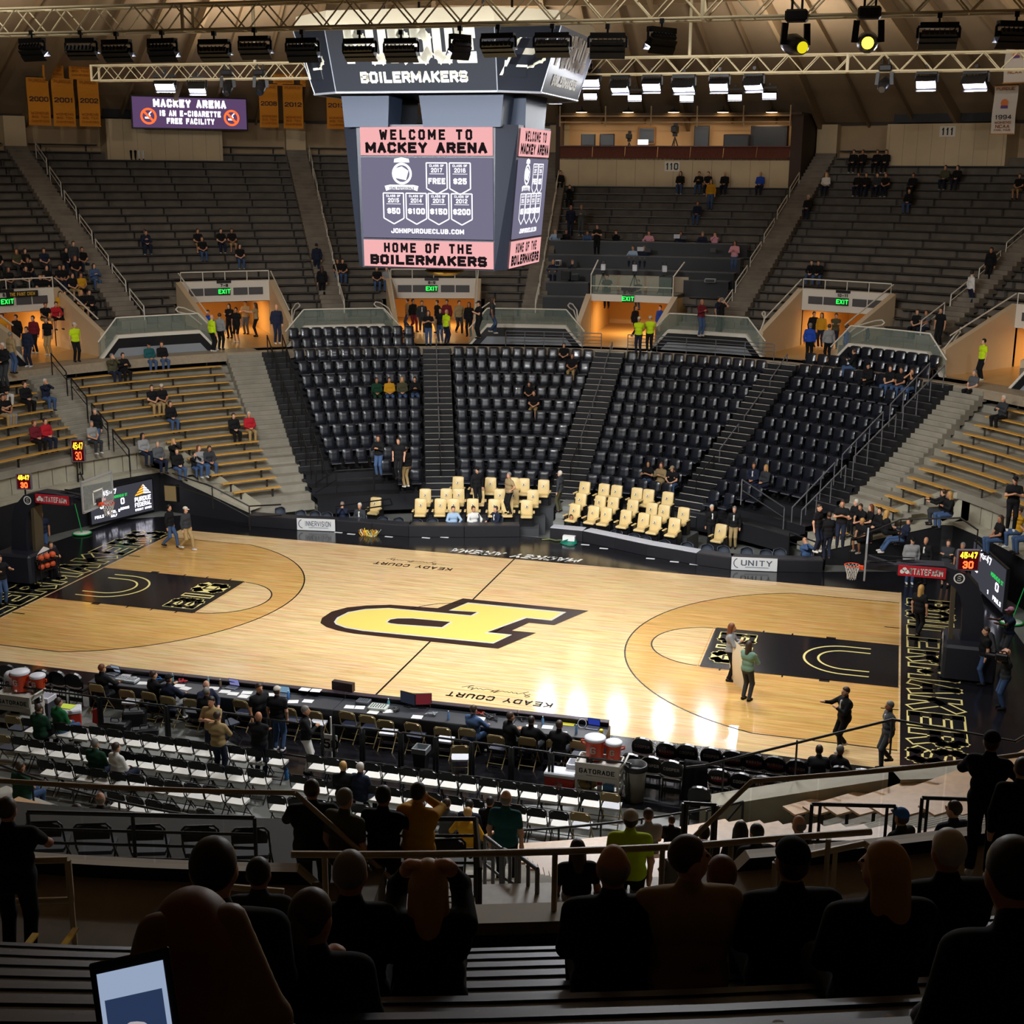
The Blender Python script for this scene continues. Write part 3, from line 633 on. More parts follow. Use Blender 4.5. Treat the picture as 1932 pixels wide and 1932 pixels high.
# ---------------------------------------------------------------- portals through the upper stand
P_WALL = mat('portal_wall', '#c9b494', .7); P_HEAD = mat('portal_header', '#d9d4c8', .6); P_IN = mat('corridor_wall', '#d9b070', .6); VENT = mat('vent_grille', '#4a4a4c', .6)
RAILW = mat('rail_white', '#ddd9cc', .4, metal=.0); RAILB = mat('rail_black', '#0e0f11', .4); STEEL = mat('steel', '#9a9ba0', .3, metal=.8)
GLS = glass('rail_glass', '#8fa39a', .22); GLN = glass('rail_glass_near', '#6d7a74', .07); GREEN = glow('exit_green', '#27f04a', 2.4)
def radial_frame(a):
    t = math.radians(a); return np.array([math.cos(t), -math.sin(t), 0.]), np.array([math.sin(t), math.cos(t), 0.])   # along the ring (to larger angle), outward
RO = 31.2
def portal(a, z0=7.8, z1=8.86, r=31.0, pw_=PWF, lit=True, deep=7.5):
    hw = pw_-.25; m = MB()
    arc_block(m, r-.1, r+.35, z0, z1, a-hw, a+hw, 6, 0)
    for s in (-1, 1):
        e0, e1 = sorted((a+s*(hw-.05), a+s*(hw+.5)))
        for r0 in np.linspace(25.9, r, 7)[:-1]:
            r1 = r0+(r-25.9)/6; za = 7.15+(z1-7.15)*(r0-25.9)/(r-25.9); zb = 7.15+(z1-7.15)*(r1-25.9)/(r-25.9)
            V = [P(r0, e0, 5.9), P(r0, e1, 5.9), P(r1, e1, 5.9), P(r1, e0, 5.9), P(r0, e0, za), P(r0, e1, za), P(r1, e1, zb), P(r1, e0, zb)]
            m.add(V, [(0, 3, 2, 1), (4, 5, 6, 7), (0, 1, 5, 4), (1, 2, 6, 5), (2, 3, 7, 6), (3, 0, 4, 7)], 1)
    # corridor behind
    rb_ = r+deep
    for s in (-1, 1):
        V = [P(r+.2, a+s*hw, FLOOR_Z-.02), P(rb_, a+s*hw, FLOOR_Z-.02), P(rb_, a+s*hw, z0+.3), P(r+.2, a+s*hw, z0+.3)]; m.add(V, [(0, 1, 2, 3)], 2)
    ring_strip(m, [(rb_, FLOOR_Z-.02), (rb_, z0+.3)], a-hw, a+hw, 4, 2); ring_strip(m, [(r+.3, z0+.0), (rb_, z0+.3)], a-hw, a+hw, 4, 2)
    ring_strip(m, [(25.9, FLOOR_Z+.004), (rb_, FLOOR_Z+.004)], a-hw, a+hw, 4, 3)
    struct('wall_portal', m, [P_HEAD, P_WALL, P_IN, mat('corridor_floor', '#c79f62', .35)])
    if lit:
        c = P(r+2.4, a, z0-.02); l = bpy.data.lights.new('corridor_light', 'AREA'); l.energy = 150; l.size = 2.2; l.color = (1., .70, .33); o = bpy.data.objects.new('corridor_light', l); COL.objects.link(o); o.location = c
    return hw
def vent(p, ux, un, wd, ht, name='trim_portal_vent'):
    m = MB(); n = np.array(un)
    for s in (-1, 1): m.box(np.array(p)+np.array(ux)*s*wd*.26, (wd*.48, .03, ht), ax=(ux, n, (0, 0, 1)), mi=0)
    struct(name, m, [VENT])
def portal_rail(a, z1, r, hw, label):
    t = thing('portal_railing', label, 'railing', P(r, a, z1), 0, 'white railings over the portals'); O = P(r, a, z1)
    tr = MB(); pts = [P(r, a+hw*k, z1+.48)-O for k in np.linspace(-1, 1, 9)]; tr.path(pts, .035, 6)
    tr.build('top_rail', RAILW, t)
    for s in (-1, 1):
        sd = MB(); q = [P(rr, a+s*(hw+.2), 7.15+(z1-7.15)*(rr-25.9)/(r-25.9)+.45)-O for rr in np.linspace(r, 26.3, 6)]
        sd.path(q, .035, 6); sd.build('side_rail', RAILW, t)
    for k in np.linspace(-1, 1, 5):
        ps_ = MB(); ps_.tube(P(r, a+hw*k, z1)-O, P(r, a+hw*k, z1+.48)-O, .025, 6); ps_.build('post', RAILW, t)
def exit_sign(a, r, z, txt, label):
    ux, un = radial_frame(a); ux = ux; c = P(r, a, z)-un*.06
    t = thing('exit_sign', label, 'sign', c, 0, 'green exit signs over the portals')
    m = MB(); m.box((0, 0, 0), (.62, .08, .36), ax=(ux, un, (0, 0, 1))); m.build('sign_box', mat('sign_dark', '#10241a', .5), t)
    w_ = MB(); text(w_, 'EXIT', -un*.045-np.array([0, 0, .11]), ux, (0, 0, 1), .23, wr=.5, t=.045, gap=.1); w_.build('lettering', GREEN, t)
    p2 = MB(); p2.box((0, 0, .5), (.75, .04, .14), ax=(ux, un, (0, 0, 1)), mi=0); text(p2, txt, -un*.03+np.array([0, 0, .24]), ux, (0, 0, 1), .15, wr=.55, t=.035, mi=1); p2.build('section_plate', [FIX, FIX], t)
PNAME = {0: 'left edge', 1: 'left', 2: 'second from left', 4: 'right', 5: 'right edge'}
PTXT = {0: '6-7', 1: '7-8', 2: '8-9', 4: '10-11', 5: '11-12'}
for k in (0, 1, 2, 4, 5, 6):
    a = PORT[k]; hw = portal(a); ux, un = radial_frame(a)
    portal_rail(a, 8.86, 31.0, hw, 'white railing on top of the ' + {0: 'portal at the left edge under the student crowd', 1: 'portal left of the black seats', 2: 'portal straight under the scoreboard', 4: 'portal with the glaring daylight door', 5: 'portal at the right edge', 6: 'portal beyond the right edge'}[k])
    if k < 6:
        exit_sign(a-.2, 30.88, 8.33, PTXT[k], 'green exit sign over the ' + {0: 'portal at the left edge', 1: 'portal left of the black seats', 2: 'portal under the scoreboard', 4: 'portal with the daylight door', 5: 'right edge portal'}[k])
        for s in (-1, 1): vent(P(30.88, a+s*2.15, 8.32), radial_frame(a+s*2.15)[0], radial_frame(a+s*2.15)[1], 1.55, .38)
# the portal under the camera platform is lower, with a glass guard and a deck over it
a4 = PORT[3]; hw4 = portal(a4, 7.95, 8.3, 29.2)
ux, un = radial_frame(a4)
exit_sign(a4-.3, 29.08, 8.12, '9-10', 'green exit sign under the camera platform')
t = thing('platform_guard', 'glass guard in front of the three TV cameras over the portal', 'railing', P(29.2, a4, 8.3), 0); O = P(29.2, a4, 8.3)
for j in range(3):
    g = MB(); b0 = a4-hw4+j*2*hw4/3+.15; b1 = b0+2*hw4/3-.3; V = [P(29.2, b0, 8.32)-O, P(29.2, b1, 8.32)-O, P(29.2, b1, 9.25)-O, P(29.2, b0, 9.25)-O, P(29.24, b0, 8.32)-O, P(29.24, b1, 8.32)-O, P(29.24, b1, 9.25)-O, P(29.24, b0, 9.25)-O]
    g.add(V, [(0, 1, 2, 3), (5, 4, 7, 6), (3, 2, 6, 7), (0, 4, 5, 1)]); g.build('glass_panel', GLS, t)
r_ = MB(); r_.path([P(29.25, a4+hw4*k, 8.72)-O for k in np.linspace(-1, 1, 7)], .03, 6); r_.build('mid_rail', RAILW, t)
for s in (-1, 1):
    q = MB(); q.path([P(29.2, a4+s*hw4, 9.3)-O, P(31.5, a4+s*hw4, 9.9)-O], .04, 6); q.tube(P(29.2, a4+s*hw4, 8.3)-O, P(29.2, a4+s*hw4, 9.3)-O, .03, 6); q.build('end_rail', RAILW, t)
dk = MB(); arc_block(dk, 29.3, 31.9, 8.1, 8.3, a4-hw4, a4+hw4, 5); struct('floor_camera_platform', dk, C_UPP)
br = MB(); arc_block(br, 31.9, 32.0, 8.3, 9.1, a4-hw4-.3, a4+hw4+.3, 5, 0); struct('wall_platform_back', br, mat('platform_beige', '#b9ab93', .7))
# near portal in front of the viewer
def near_portal(a):
    m = MB(); hw = 3.2
    for s in (-1, 1):
        e0, e1 = sorted((a+s*hw, a+s*(hw+.45)))
        V = [];
        for e in (e0, e1): V += [P(25.6, e, 5.9), P(31., e, 5.9), P(29.6, e, 7.75), P(25.6, e, 7.0)]
        m.add(V, [(0, 1, 2, 3), (4, 7, 6, 5), (3, 2, 6, 7), (0, 3, 7, 4), (1, 5, 6, 2)], 0)
    arc_block(m, 29.1, 29.35, 6.2, 7.55, a-hw-.4, a+hw+.4, 6, 0); arc_block(m, 29.0, 29.45, 7.55, 7.68, a-hw-.5, a+hw+.5, 6, 2); arc_block(m, 29.35, 30.6, 6.0, 7.1, a-hw-.4, a+hw+.4, 6, 0)
    ring_strip(m, [(25.0, FLOOR_Z), (29.3, FLOOR_Z)], a-hw, a+hw, 4, 1); struct('wall_portal', m, [mat('portal_brown', '#4d463b', .8), mat('concourse_floor', '', .5), mat('portal_ledge', '#8d8068', .7)])
near_portal(PORT[8])

# ---------------------------------------------------------------- glass railings along the cross aisle
def span_z(a, a0, a1):
    e = min(a-a0+.8, a1-a+.8); c = 2.1; return AISLE_Z+.16-(1.05*max(0., 1-e/c))
def glass_railing(a0, a1, label, rail_mat=RAILW):
    am = (a0+a1)/2; O = P(25.7, am, AISLE_Z); t = thing('glass_railing', label, 'railing', O, 0, 'glass railings along the cross aisle')
    near = nearness(am) > .5; h = .78 if not near else .92; cut = [a0-.8]+list(np.linspace(a0-.8+2.1, a1+.8-2.1, max(2, int((a1-a0-2.6)/ (3.4 if not near else 2.6))+1)))+[a1+.8]
    tr = MB(); tr.path([P(25.7, a, span_z(a, a0, a1)+h)-O for a in sorted(list(np.linspace(a0-.8+2.1, a1+.8-2.1, 10))+[a0-.8, a1+.8])], .035 if not near else .03, 7); tr.build('top_rail', rail_mat, t)
    for u, v in zip(cut[:-1], cut[1:]):
        n = max(1, int((v-u)/1.2)); g = MB()
        for i in range(n):
            p, q = u+(v-u)*i/n+.04, u+(v-u)*(i+1)/n-.0
            V = [P(rr, b, span_z(b, a0, a1)+zz)-O for rr in (25.7, 25.725) for b, zz in ((p, .02), (q, .02), (q, h-.03), (p, h-.03))]
            g.add(V, [(0, 1, 2, 3), (5, 4, 7, 6), (3, 2, 6, 7), (0, 4, 5, 1)])
        g.build('glass_panel', GLN if near else GLS, t)
SPN = ['portal at the left edge and the one beside it', 'portals left of and under the scoreboard', 'scoreboard portal and camera platform portal', 'camera platform portal and daylight portal', 'daylight portal and right edge portal']
fsp = [s for s in SPANS if -55 < (s[0]+s[1])/2 < 60]
fsp.sort()
for (a0, a1), nm in zip([s for s in fsp if s[1]-s[0] < 16], ['left edge portal and its right neighbour', 'leftmost lit portal and scoreboard portal', 'scoreboard portal and camera platform', 'camera platform and daylight portal', 'daylight portal and right edge portal']):
    glass_railing(a0, a1, 'glass guard rail between ' + nm)
for (a0, a1) in SPANS:
    m = (a0+a1)/2
    if 118 < m < 195: glass_railing(a0, a1, 'near tan topped glass railing '+('left of the near portal' if m > 165 else 'right of the near portal' if m > 145 else 'at the right edge of the near stand'), mat('rail_tan', '#a8977a', .45))
def loop_rail(a, s, label):
    O = P(26.3, a, AISLE_Z); t = thing('loop_handrail', label, 'handrail', O, 0, 'white loop handrails beside portals')
    m = MB(); seq = [(26.0, .0, .30), (27.0, .55, .80), (28.0, 1.5, 1.0), (28.3, 2.0, 1.02), (28.35, 2.25, .9), (28.3, 2.0, .78), (27.6, 1.2, .72), (26.6, .35, .3)]
    m.path([P(r, a+s*b*.8, AISLE_Z+z)-O for r, b, z in seq], .035, 6); m.build('rail', RAILW, t)
for k in range(1, 6):
    nm = {1: 'leftmost lit portal', 2: 'portal under the scoreboard', 3: 'camera platform portal', 4: 'daylight portal', 5: 'right edge portal'}[k]
    for s in (-1, 1):
        if k == 3 and s == 1: continue
        loop_rail(PORT[k]+s*PWF*1.02, s, 'white looped handrail on the '+('right' if s > 0 else 'left')+' side of the '+nm)

# ---------------------------------------------------------------- upper benches
B_UP = mat('bench_dark', '#34322f', .42, spec=.5); B_BR = mat('bench_bracket', '#23211f', .6)
SECN = ['leftmost upper section', 'upper section behind the e-cigarette sign', 'upper section behind the scoreboard', 'upper section below the 110 wall', 'upper section below the 111 wall', 'upper section at the right edge']
def bench(name, r, z, a0, a1, wd, m_top, m_leg, label, cat, group, legs=None, n=10, th=.045, mats=None):
    am = (a0+a1)/2; O = P(r, am, z); t = thing(name, label, cat, O, 0, group)
    m = MB(); V = []
    for i in range(n+1):
        a = a0+(a1-a0)*i/n; V += [P(r-wd/2, a, z)-O, P(r+wd/2, a, z)-O, P(r+wd/2, a, z-th)-O, P(r-wd/2, a, z-th)-O]
    m.add(V, [(i*4+j, (i+1)*4+j, (i+1)*4+(j+1) % 4, i*4+(j+1) % 4) for i in range(n) for j in range(4)]+[(3, 2, 1, 0), (n*4, n*4+1, n*4+2, n*4+3)])
    p = m.build('plank', m_top, t); k = legs or max(2, int((a1-a0)*math.radians(1)*r/2.2)+1); L = MB()
    L.path([P(r, a0+(a1-a0)*j/12, z-th-.02)-O for j in range(13)], .02, 4)
    for j in range(k):
        a = a0+(a1-a0)*(j+.25)/(k-.5) if k > 1 else am
        L.beam(P(r, a, z-th)-O, P(r, a, z-.43)-O, .05, .07); L.beam(P(r-wd/2, a, z-th-.025)-O, P(r+wd/2, a, z-th-.025)-O, .05, .05)
    L.build('bracket', m_leg, t)
    return t
def disp(a): return a
for sec, (u, v) in enumerate(zip(UPA[0:6], UPA[1:7])):
    pc = (u+v)/2
    for i in range(NUP):
        r = UP_R[i]+.55; z = UP_Z[i]+.43
        if r > 46.2 and sec in (1, 2, 4): segs = [(u+.95, pc-4.5), (pc+4.5, v-.95)]
        elif sec == 3 and i < 8: segs = [(u+1.2+13.9+.1*i, v-.95)]
        elif r < RO: segs = [(u+.95, pc-PWF-.9), (pc+PWF+.9, v-.95)]
        else: segs = [(u+.95, v-.95)]
        if sec == 3 and r > 43.6: continue
        for q, (a0, a1) in enumerate(segs):
            half = '' if len(segs) == 1 else (' left half' if q == 0 else ' right half')
            bench('stadium_bench', r, z, a0, a1, .27, B_UP, B_BR, 'dark bench, '+ORD[i]+' row up'+half+', '+SECN[sec], 'bench', 'dark upper benches')
# near upper benches, aluminium, with round seat numbers
B_AL = mat('bench_aluminium', '#3f4148', .38, metal=.35); DISC = mat('number_disc', '#a9a698', .6)
for i in range(0, 10):
    for a0, a1, nm in ((151.2, 168.4, 'centre block'), (171.2, 189, 'left block beyond the steps'), (138, 148.4, 'right block beyond the steps')):
        if i < 2 and a1 > 160 > a0: continue
        r = UP_R[i]+.5; z = UP_Z[i]+.42; am = (a0+a1)/2; O = P(r, am, z)
        t = thing('stadium_bench', 'grey numbered bench in the dark foreground, '+ORD[i]+' row up, '+nm, 'bench', O, 0, 'grey numbered foreground benches')
        m = MB(); n = 12; prof = [(-.17, -.05), (-.17, 0), (-.11, 0), (-.105, -.012), (-.05, -.012), (-.045, 0), (.045, 0), (.05, -.012), (.105, -.012), (.11, 0), (.17, 0), (.17, -.05)]
        V = []
        for j in range(n+1):
            a = a0+(a1-a0)*j/n; V += [P(r+dr, a, z+dz)-O for dr, dz in prof]
        k = len(prof); m.add(V, [(j*k+q, (j+1)*k+q, (j+1)*k+q+1, j*k+q+1) for j in range(n) for q in range(k-1)], 0)
        na = int((a1-a0)*math.radians(1)*warp(r, am, z)[0]/.46)
        for j in range(na):
            a = a0+(a1-a0)*(j+.5)/na; m.disc(P(r+.02, a, z+.002)-O, .028, 12, 1)
        pl = m.build('plank', [B_AL, DISC], t)
        L = MB(); L.path([P(r+.1, a0+(a1-a0)*j/12, z-.07)-O for j in range(13)], .025, 4)
        for j in range(5):
            a = a0+(a1-a0)*(j+.5)/5; L.beam(P(r, a, z-.05)-O, P(r, a, z-.40)-O, .06, .1); L.beam(P(r-.12, a, z-.06)-O, P(r+.12, a, z-.06)-O, .05, .05)
        L.build('bracket', B_BR, t)

# ---------------------------------------------------------------- lower bleacher benches, golden wood
B_W = mat('bench_wood', '#d3a14e', .38, noise=.10, nscale=5, coat=.2); B_Y = mat('bench_yellow', '#e5ae18', .4)
B_N = mat('bench_wood_lit', '#cfa678', .4, noise=.1, nscale=5)  # near benches: reflected light put into a paler wood colour
def clipped(r, a0, a1, step=.4):
    ok = [a for a in np.arange(a0, a1+1e-6, step) if not floor_zone(*(P(r-.25, a, 0)[:2])) and warp(r, a, 0)[0] > 15.9]
    return (min(ok), max(ok)) if len(ok) > 3 else None
BL = [(-62.6, PORT[1]-4.4, 'left bleachers beside the concrete stairs', B_W), (-86, -67.3, 'bleachers at the far left edge', B_W),
      (47.2, 59.5, 'right bleachers beside the black stairs', B_W), (61.5, 80.5, 'bleachers at the right edge', B_W), (82, 99, 'bleachers beyond the right edge', B_W),
      (102, 119, 'right side near bleachers', B_N), (121, 137.6, 'near bleachers at the right railing', B_N), (142.2, 158.0, 'near bleachers right of the near stairs', B_N)]
for a0, a1, nm, m_ in BL:
    for i in range(BEN_N):
        c = clipped(BEN_R[i], a0, a1)
        if not c: continue
        if (c[0]+c[1])/2 > 100: c = c
        t = bench('bleacher_bench', BEN_R[i], BEN_Z[i]+.02, c[0], c[1], .25 if m_ is B_W else .36, m_, B_BR, 'golden wood bench, '+ORD[i]+' row down, '+nm, 'bench', 'golden bleacher benches', n=12)
for i, (a0, a1) in {2: (-66, -62), 14: (-68.5, -63.5)}.items():
    pass
# small bleachers left of the near stairs under the railing
for i in (4, 6, 8, 10, 12, 14):
    for a0, a1, nm in ((183, 192, 'at the lower left'), (172.5, 176, 'behind the folding chairs')):
        bench('bleacher_bench', BEN_R[i], BEN_Z[i]+.02, a0, a1, .36, B_N, B_BR, 'short wooden bench, '+ORD[i]+' row down, '+nm, 'bench', 'golden bleacher benches', n=6)

# ---------------------------------------------------------------- black arena seats
S_BACK = mat('seat_vinyl', '#161a24', .34, spec=.55, coat=.2); S_FR = mat('seat_frame', '#101114', .4); S_EDGE = mat('seat_edge_glint', '#5b5e66', .3)
def seat_meshes(h=.54, w_=.49, m=None):
    b = MB(); n = 6; V = []
    for iz in range(n+1):
        for ix in range(n+1):
            x = (ix/n-.5)*w_; z = .40+h*iz/n; ed = min(ix, n-ix, iz, n-iz)
            but = .022 if (iz == 4 and ix in (1, 3, 5)) else 0
            corner = .03 if (iz in (0, n) and ix in (0, n)) else 0
            V.append((x*(1-.06*(iz/n)), .10+.10*iz/n-.05*(ed > 0)+but, z-(corner if iz == n else -corner)))
    k = n+1; fr = [(iz*k+ix, iz*k+ix+1, (iz+1)*k+ix+1, (iz+1)*k+ix) for iz in range(n) for ix in range(n)]
    b.add(V, fr, 0, True); W = [(x, .14+.10*(z-.40)/h+.03, z) for x, y, z in V]; b.add(W, [f[::-1] for f in fr], 0, True)
    e = [ix for ix in range(k)]+[iz*k+n for iz in range(1, k)]+[n*k+ix for ix in range(n-1, -1, -1)]+[iz*k for iz in range(n-1, 0, -1)]
    V2 = V+W; o = len(V); b.add(V2, [(e[i], o+e[i], o+e[(i+1) % len(e)], e[(i+1) % len(e)]) for i in range(len(e))], 0)
    s = MB(); s.rbox((0, -.12, .40), (w_*.94, .40, .09), b=.03, mi=0); s.box((0, -.325, .395), (w_*.9, .012, .035), mi=1)  # lighter strip paints the highlight along the seat's front edge
    f = MB(); f.box((0, .06, .19), (.1, .1, .38)); f.box((0, .0, .02), (w_*.6, .36, .04)); f.box((0, .05, .36), (w_*1.0, .1, .05))
    a = MB()
    for sx in (-1, 1): a.rbox((sx*w_*.535, -.06, .60), (.045, .34, .045), b=.012); a.box((sx*w_*.535, .06, .47), (.03, .06, .26)); a.box((sx*w_*.535, .06, .37), (.04, .07, .05))
    a.box((0, .07, .355), (w_*1.07, .04, .03))
    return b, s, f, a
sb, ss, sf, sa = seat_meshes()
SM = (sb.mesh('backrest', [S_BACK]), ss.mesh('seat', [S_BACK, S_EDGE]), sf.mesh('base', [S_FR]), sa.mesh('armrests', [S_FR]))
seat0 = None
SPOTS = []
SECS = [(PORT[1]+3.6, PORT[2], 'leftmost black section', 0), (PORT[2], PORT[3], 'second black section', 1), (PORT[3], PORT[4], 'third black section', 2), (PORT[4], PORT[5]-3.7, 'rightmost black section', 3)]
for a0, a1, nm, si in SECS:
    for k in range(13):
        if si in (1, 2) and k < 2: continue
        r = SEAT_R[k]; m0 = .80/r*57.3 if si else .2; m1 = .80/r*57.3 if si < 3 else .2
        b0, b1 = a0+m0, a1-m1
        if k < 2 and si == 0: b1 -= .6
        if si == 0 and k >= 11: b0 += (2.1+.5*(k-11))/r*57.3
        if si == 3 and k >= 11: b1 -= (1.7+.6*(k-11))/r*57.3
        if si == 3 and k == 0: b0 += 4.4
        n = int((b1-b0)*math.radians(1)*r/.56); st = (b1-b0)/n
        for j in range(n):
            a = b0+st*(j+.5); p = P(r-.22, a, SEAT_Z[k]); SPOTS.append((depth_of(p), p, a, j, k, si, nm))
SPOTS.sort(key=lambda s: s[0])
for d, p, a, j, k, si, nm in SPOTS[:300]:
    lab = 'black seat, '+ORD[j]+' from left in '+ORD[12-k]+' row up of '+nm
    if seat0 is None:
        seat0 = thing('arena_seat', lab, 'seat', p, rot_in(a), 'black arena seats')
        for nme, me in zip(('backrest', 'seat', 'base', 'armrests'), SM): link(nme, me, seat0)
    else: dup(seat0, p, rot_in(a), lab)
rest = MB()
for d, p, a, j, k, si, nm in SPOTS[300:]:
    t = rot_in(a); ca, sa_ = math.cos(t), math.sin(t)
    for src, off in ((sb, 0), (ss, 0), (sf, 2), (sa, 2)):
        V = np.array(src.v); Q = np.stack([V[:, 0]*ca-V[:, 1]*sa_+p[0], V[:, 0]*sa_+V[:, 1]*ca+p[1], V[:, 2]+p[2]], 1); o = len(rest.v)
        rest.v.extend(map(tuple, Q.tolist())); rest.f.extend([tuple(i+o for i in f) for f in src.f]); rest.m.extend([m_+off for m_ in src.m]); rest.smooth.extend(src.smooth)
o = rest.build('arena_seats', [S_BACK, S_EDGE, S_FR]); tag(o, 'black arena seats filling the upper rows of the four black sections', 'seats', 'black arena seats', 'stuff')

# ---------------------------------------------------------------- handrails
def rail_thing(name, pts, posts, m_, label, group, r=.03, cat='handrail', mid=None):
    O = np.array(pts[0]); t = thing(name, label, cat, O, 0, group)
    m = MB(); m.path([np.array(p)-O for p in pts], r, 6); m.build('rail', m_, t)
    for p, h in posts:
        q = MB(); q.tube(np.array(p)-O, np.array(p)-O+np.array([0, 0, h]), r*.85, 6); q.build('post', m_, t)
    if mid:
        for dz in mid:
            q = MB(); q.path([np.array(p)-O-np.array([0, 0, dz]) for p in pts], r*.7, 5); q.build('mid_rail', m_, t)
    return t
UNM = {1: 'left of the e-cigarette sign', 2: 'left of the scoreboard', 3: 'right of the scoreboard', 4: 'right of the press box', 5: 'at the right edge'}
for j in range(1, 6):
    a = UPA[j]+({1: 1.1, 2: .9, 3: .3, 4: -.9, 5: -.8}[j])
    for s in range(7):
        i0 = 20-3*s; i1 = i0-2
        if i1 < 0: continue
        z0, z1 = UP_Z[i0], UP_Z[i1]; r0, r1 = UP_R[i0]+.4, UP_R[i1]+.1
        rail_thing('stair_handrail', [P(r0, a, z0+.9), P(r1, a, z1+.9), P(r1-.05, a, z1+.05)], [(P(r0, a, z0), .9)], RAILW, 'white handrail, '+ORD[s]+' from the top, on the upper stairs '+UNM[j], 'white upper stair handrails', r=.032, mid=[.3])
# lower aisle handrails, black with pale tops
for j, nm in ((2, 'first seat aisle'), (3, 'middle seat aisle'), (4, 'third seat aisle')):
    for s in range(4):
        k0, k1 = [(1.5, 3.5), (4.2, 6.4), (7.0, 9.), (9.6, 11.4)][s]
        zf = lambda k: float(np.interp(k, range(13), SEAT_Z))+.2
        rr = lambda k: 24.2-.83*(k-2)
        rail_thing('stair_handrail', [P(rr(k0), PORT[j], zf(k0)+.85), P(rr(k1), PORT[j], zf(k1)+.85)], [(P(rr(k0), PORT[j], zf(k0)), .85), (P(rr(k1), PORT[j], zf(k1)), .85)], mat('rail_grey', '#77797f', .35, metal=.4) if s < 3 else RAILB, 'thin centre handrail of the '+nm+', '+ORD[s]+' from the top', 'centre handrails of the seat aisles', r=.028)
for a, sd, nm in ((PORT[1]+.75, 0, 'left black stairs, outer rail'), (PORT[1]+2.5, 0, 'left black stairs, inner rail'), (PORT[5]-1.0, 1, 'right black stairs, outer rail'), (PORT[5]-2.8, 1, 'right black stairs, inner rail')):
    for s in range(3):
        f = lambda u: (24.2-8.4*u, 5.95-5.5*u)
        u0, u1 = s*.33+.02, s*.33+.30; (r0, z0), (r1, z1) = f(u0), f(u1)
        rail_thing('stair_handrail', [P(r0, a, z0+.95), P(r1, a, z1+.95)], [(P(r0+(r1-r0)*v, a, z0+(z1-z0)*v), .95) for v in (0, .33, .66, 1)], mat('rail_grey', '#77797f', .35, metal=.4) if sd else RAILB, nm+', '+ORD[s]+' run from the top', 'black stair rails beside the bleachers', r=.03)
for s in range(4):
    u0, u1 = s*.25+.02, s*.25+.21; f = lambda u: (24.4-6.0*u, 5.75-3.7*u); (r0, z0), (r1, z1) = f(u0), f(u1); a = -64.4
    rail_thing('stair_handrail', [P(r0, a, z0+.95), P(r1, a, z1+.95), P(r1, a, z1)], [(P(r0, a, z0), .95)], RAILB, 'black handrail beside the left bleachers, '+ORD[s]+' from the top', 'black rails beside the left bleachers', r=.03, mid=[.35])
# fences in front of the wheelchair platforms of the two middle sections
for a0, a1, nm in ((PORT[2]+2.6+5.5, PORT[3]-1.2, 'second'), (PORT[3]+1.9, PORT[4]-1.4, 'third')):
    pts = [P(24.45, a, FLOOR_Z+.8) for a in np.linspace(a0, a1, 10)]
    rail_thing('platform_fence', pts, [(P(24.45, a, FLOOR_Z), .8) for a in np.linspace(a0, a1, 6)], mat('rail_grey', '#77797f', .35, metal=.4), 'horizontal rail fence above the '+nm+' black section', 'platform fences', r=.025, cat='fence', mid=[.17, .34, .5])
# ---------------------------------------------------------------- chairs on the floor
F_BLK = mat('chair_black', '#101013', .38, spec=.5); F_WSEAT = mat('seat_white', '#e9e7df', .5); F_TAN = mat('chair_tan', '#9d8a5e', .4, metal=.2); F_NAVY = mat('seat_navy', '#22283a', .55)
F_SLATE = mat('seat_slate', '#39424f', .55); F_GREY = mat('seat_grey', '#c9cbd2', .55)
def folding_chair(name, label, m_fr, m_back, m_seat, pad=.05):
    """sitter faces -y; seat centre over the origin"""
    t = thing(name, label, 'chair')
    s = MB(); V = []; n = 6; out = [(-.205, -.2), (.205, -.2), (.215, .0), (.2, .17), (-.2, .17), (-.215, .0)]
    s.prism(out, (0, 0, .46), (1, 0, 0), (0, 1, 0), (0, 0, 1), pad); s.build('seat', m_seat, t)
    b = MB(); pts = [(-.215, .0), (-.2, -.09), (.2, -.09), (.215, .0), (.19, .08), (.1, .115), (-.1, .115), (-.19, .08)]
    b.prism(pts, (0, .20, .74), (1, 0, 0), (0, .16, .985), (0, -.985, .16), .035); b.build('backrest', m_back, t)
    for sx in (-1, 1):
        l = MB(); l.path([(sx*.225, -.24, .0), (sx*.225, .14, .5), (sx*.22, .22, .80), (sx*.17, .235, .86)], .014, 5); l.build('front_leg', m_fr, t)
        r = MB(); r.path([(sx*.195, .30, .0), (sx*.195, -.12, .42)], .014, 5); r.build('rear_leg', m_fr, t)
    c = MB(); c.path([(-.17, .235, .86), (.17, .235, .86)], .014, 5); c.build('top_tube', m_fr, t)
    x = MB(); x.path([(-.225, .22*0-.17, .09), (.225, -.17, .09)], .011, 5); x.build('front_stretcher', m_fr, t)
    x = MB(); x.path([(-.195, .24, .1), (.195, .24, .1)], .011, 5); x.build('rear_stretcher', m_fr, t)
    return t
FIRST = {}
def place(kind, make, loc, rz, label, group):
    if kind not in FIRST:
        o = make(label); o.location = [float(v) for v in loc]; o.rotation_euler = (0, 0, rz); o['group'] = group; FIRST[kind] = o; return o
    return dup(FIRST[kind], loc, rz, label, group)
mk_white = lambda l: folding_chair('folding_chair', l, F_BLK, F_BLK, F_WSEAT, .06)
mk_tan = lambda l: folding_chair('folding_chair', l, F_TAN, F_TAN, F_NAVY, .04)
mk_tanw = lambda l: folding_chair('folding_chair', l, F_TAN, F_TAN, F_GREY, .05)
mk_blk = lambda l: folding_chair('folding_chair', l, F_BLK, F_BLK, F_NAVY, .05)
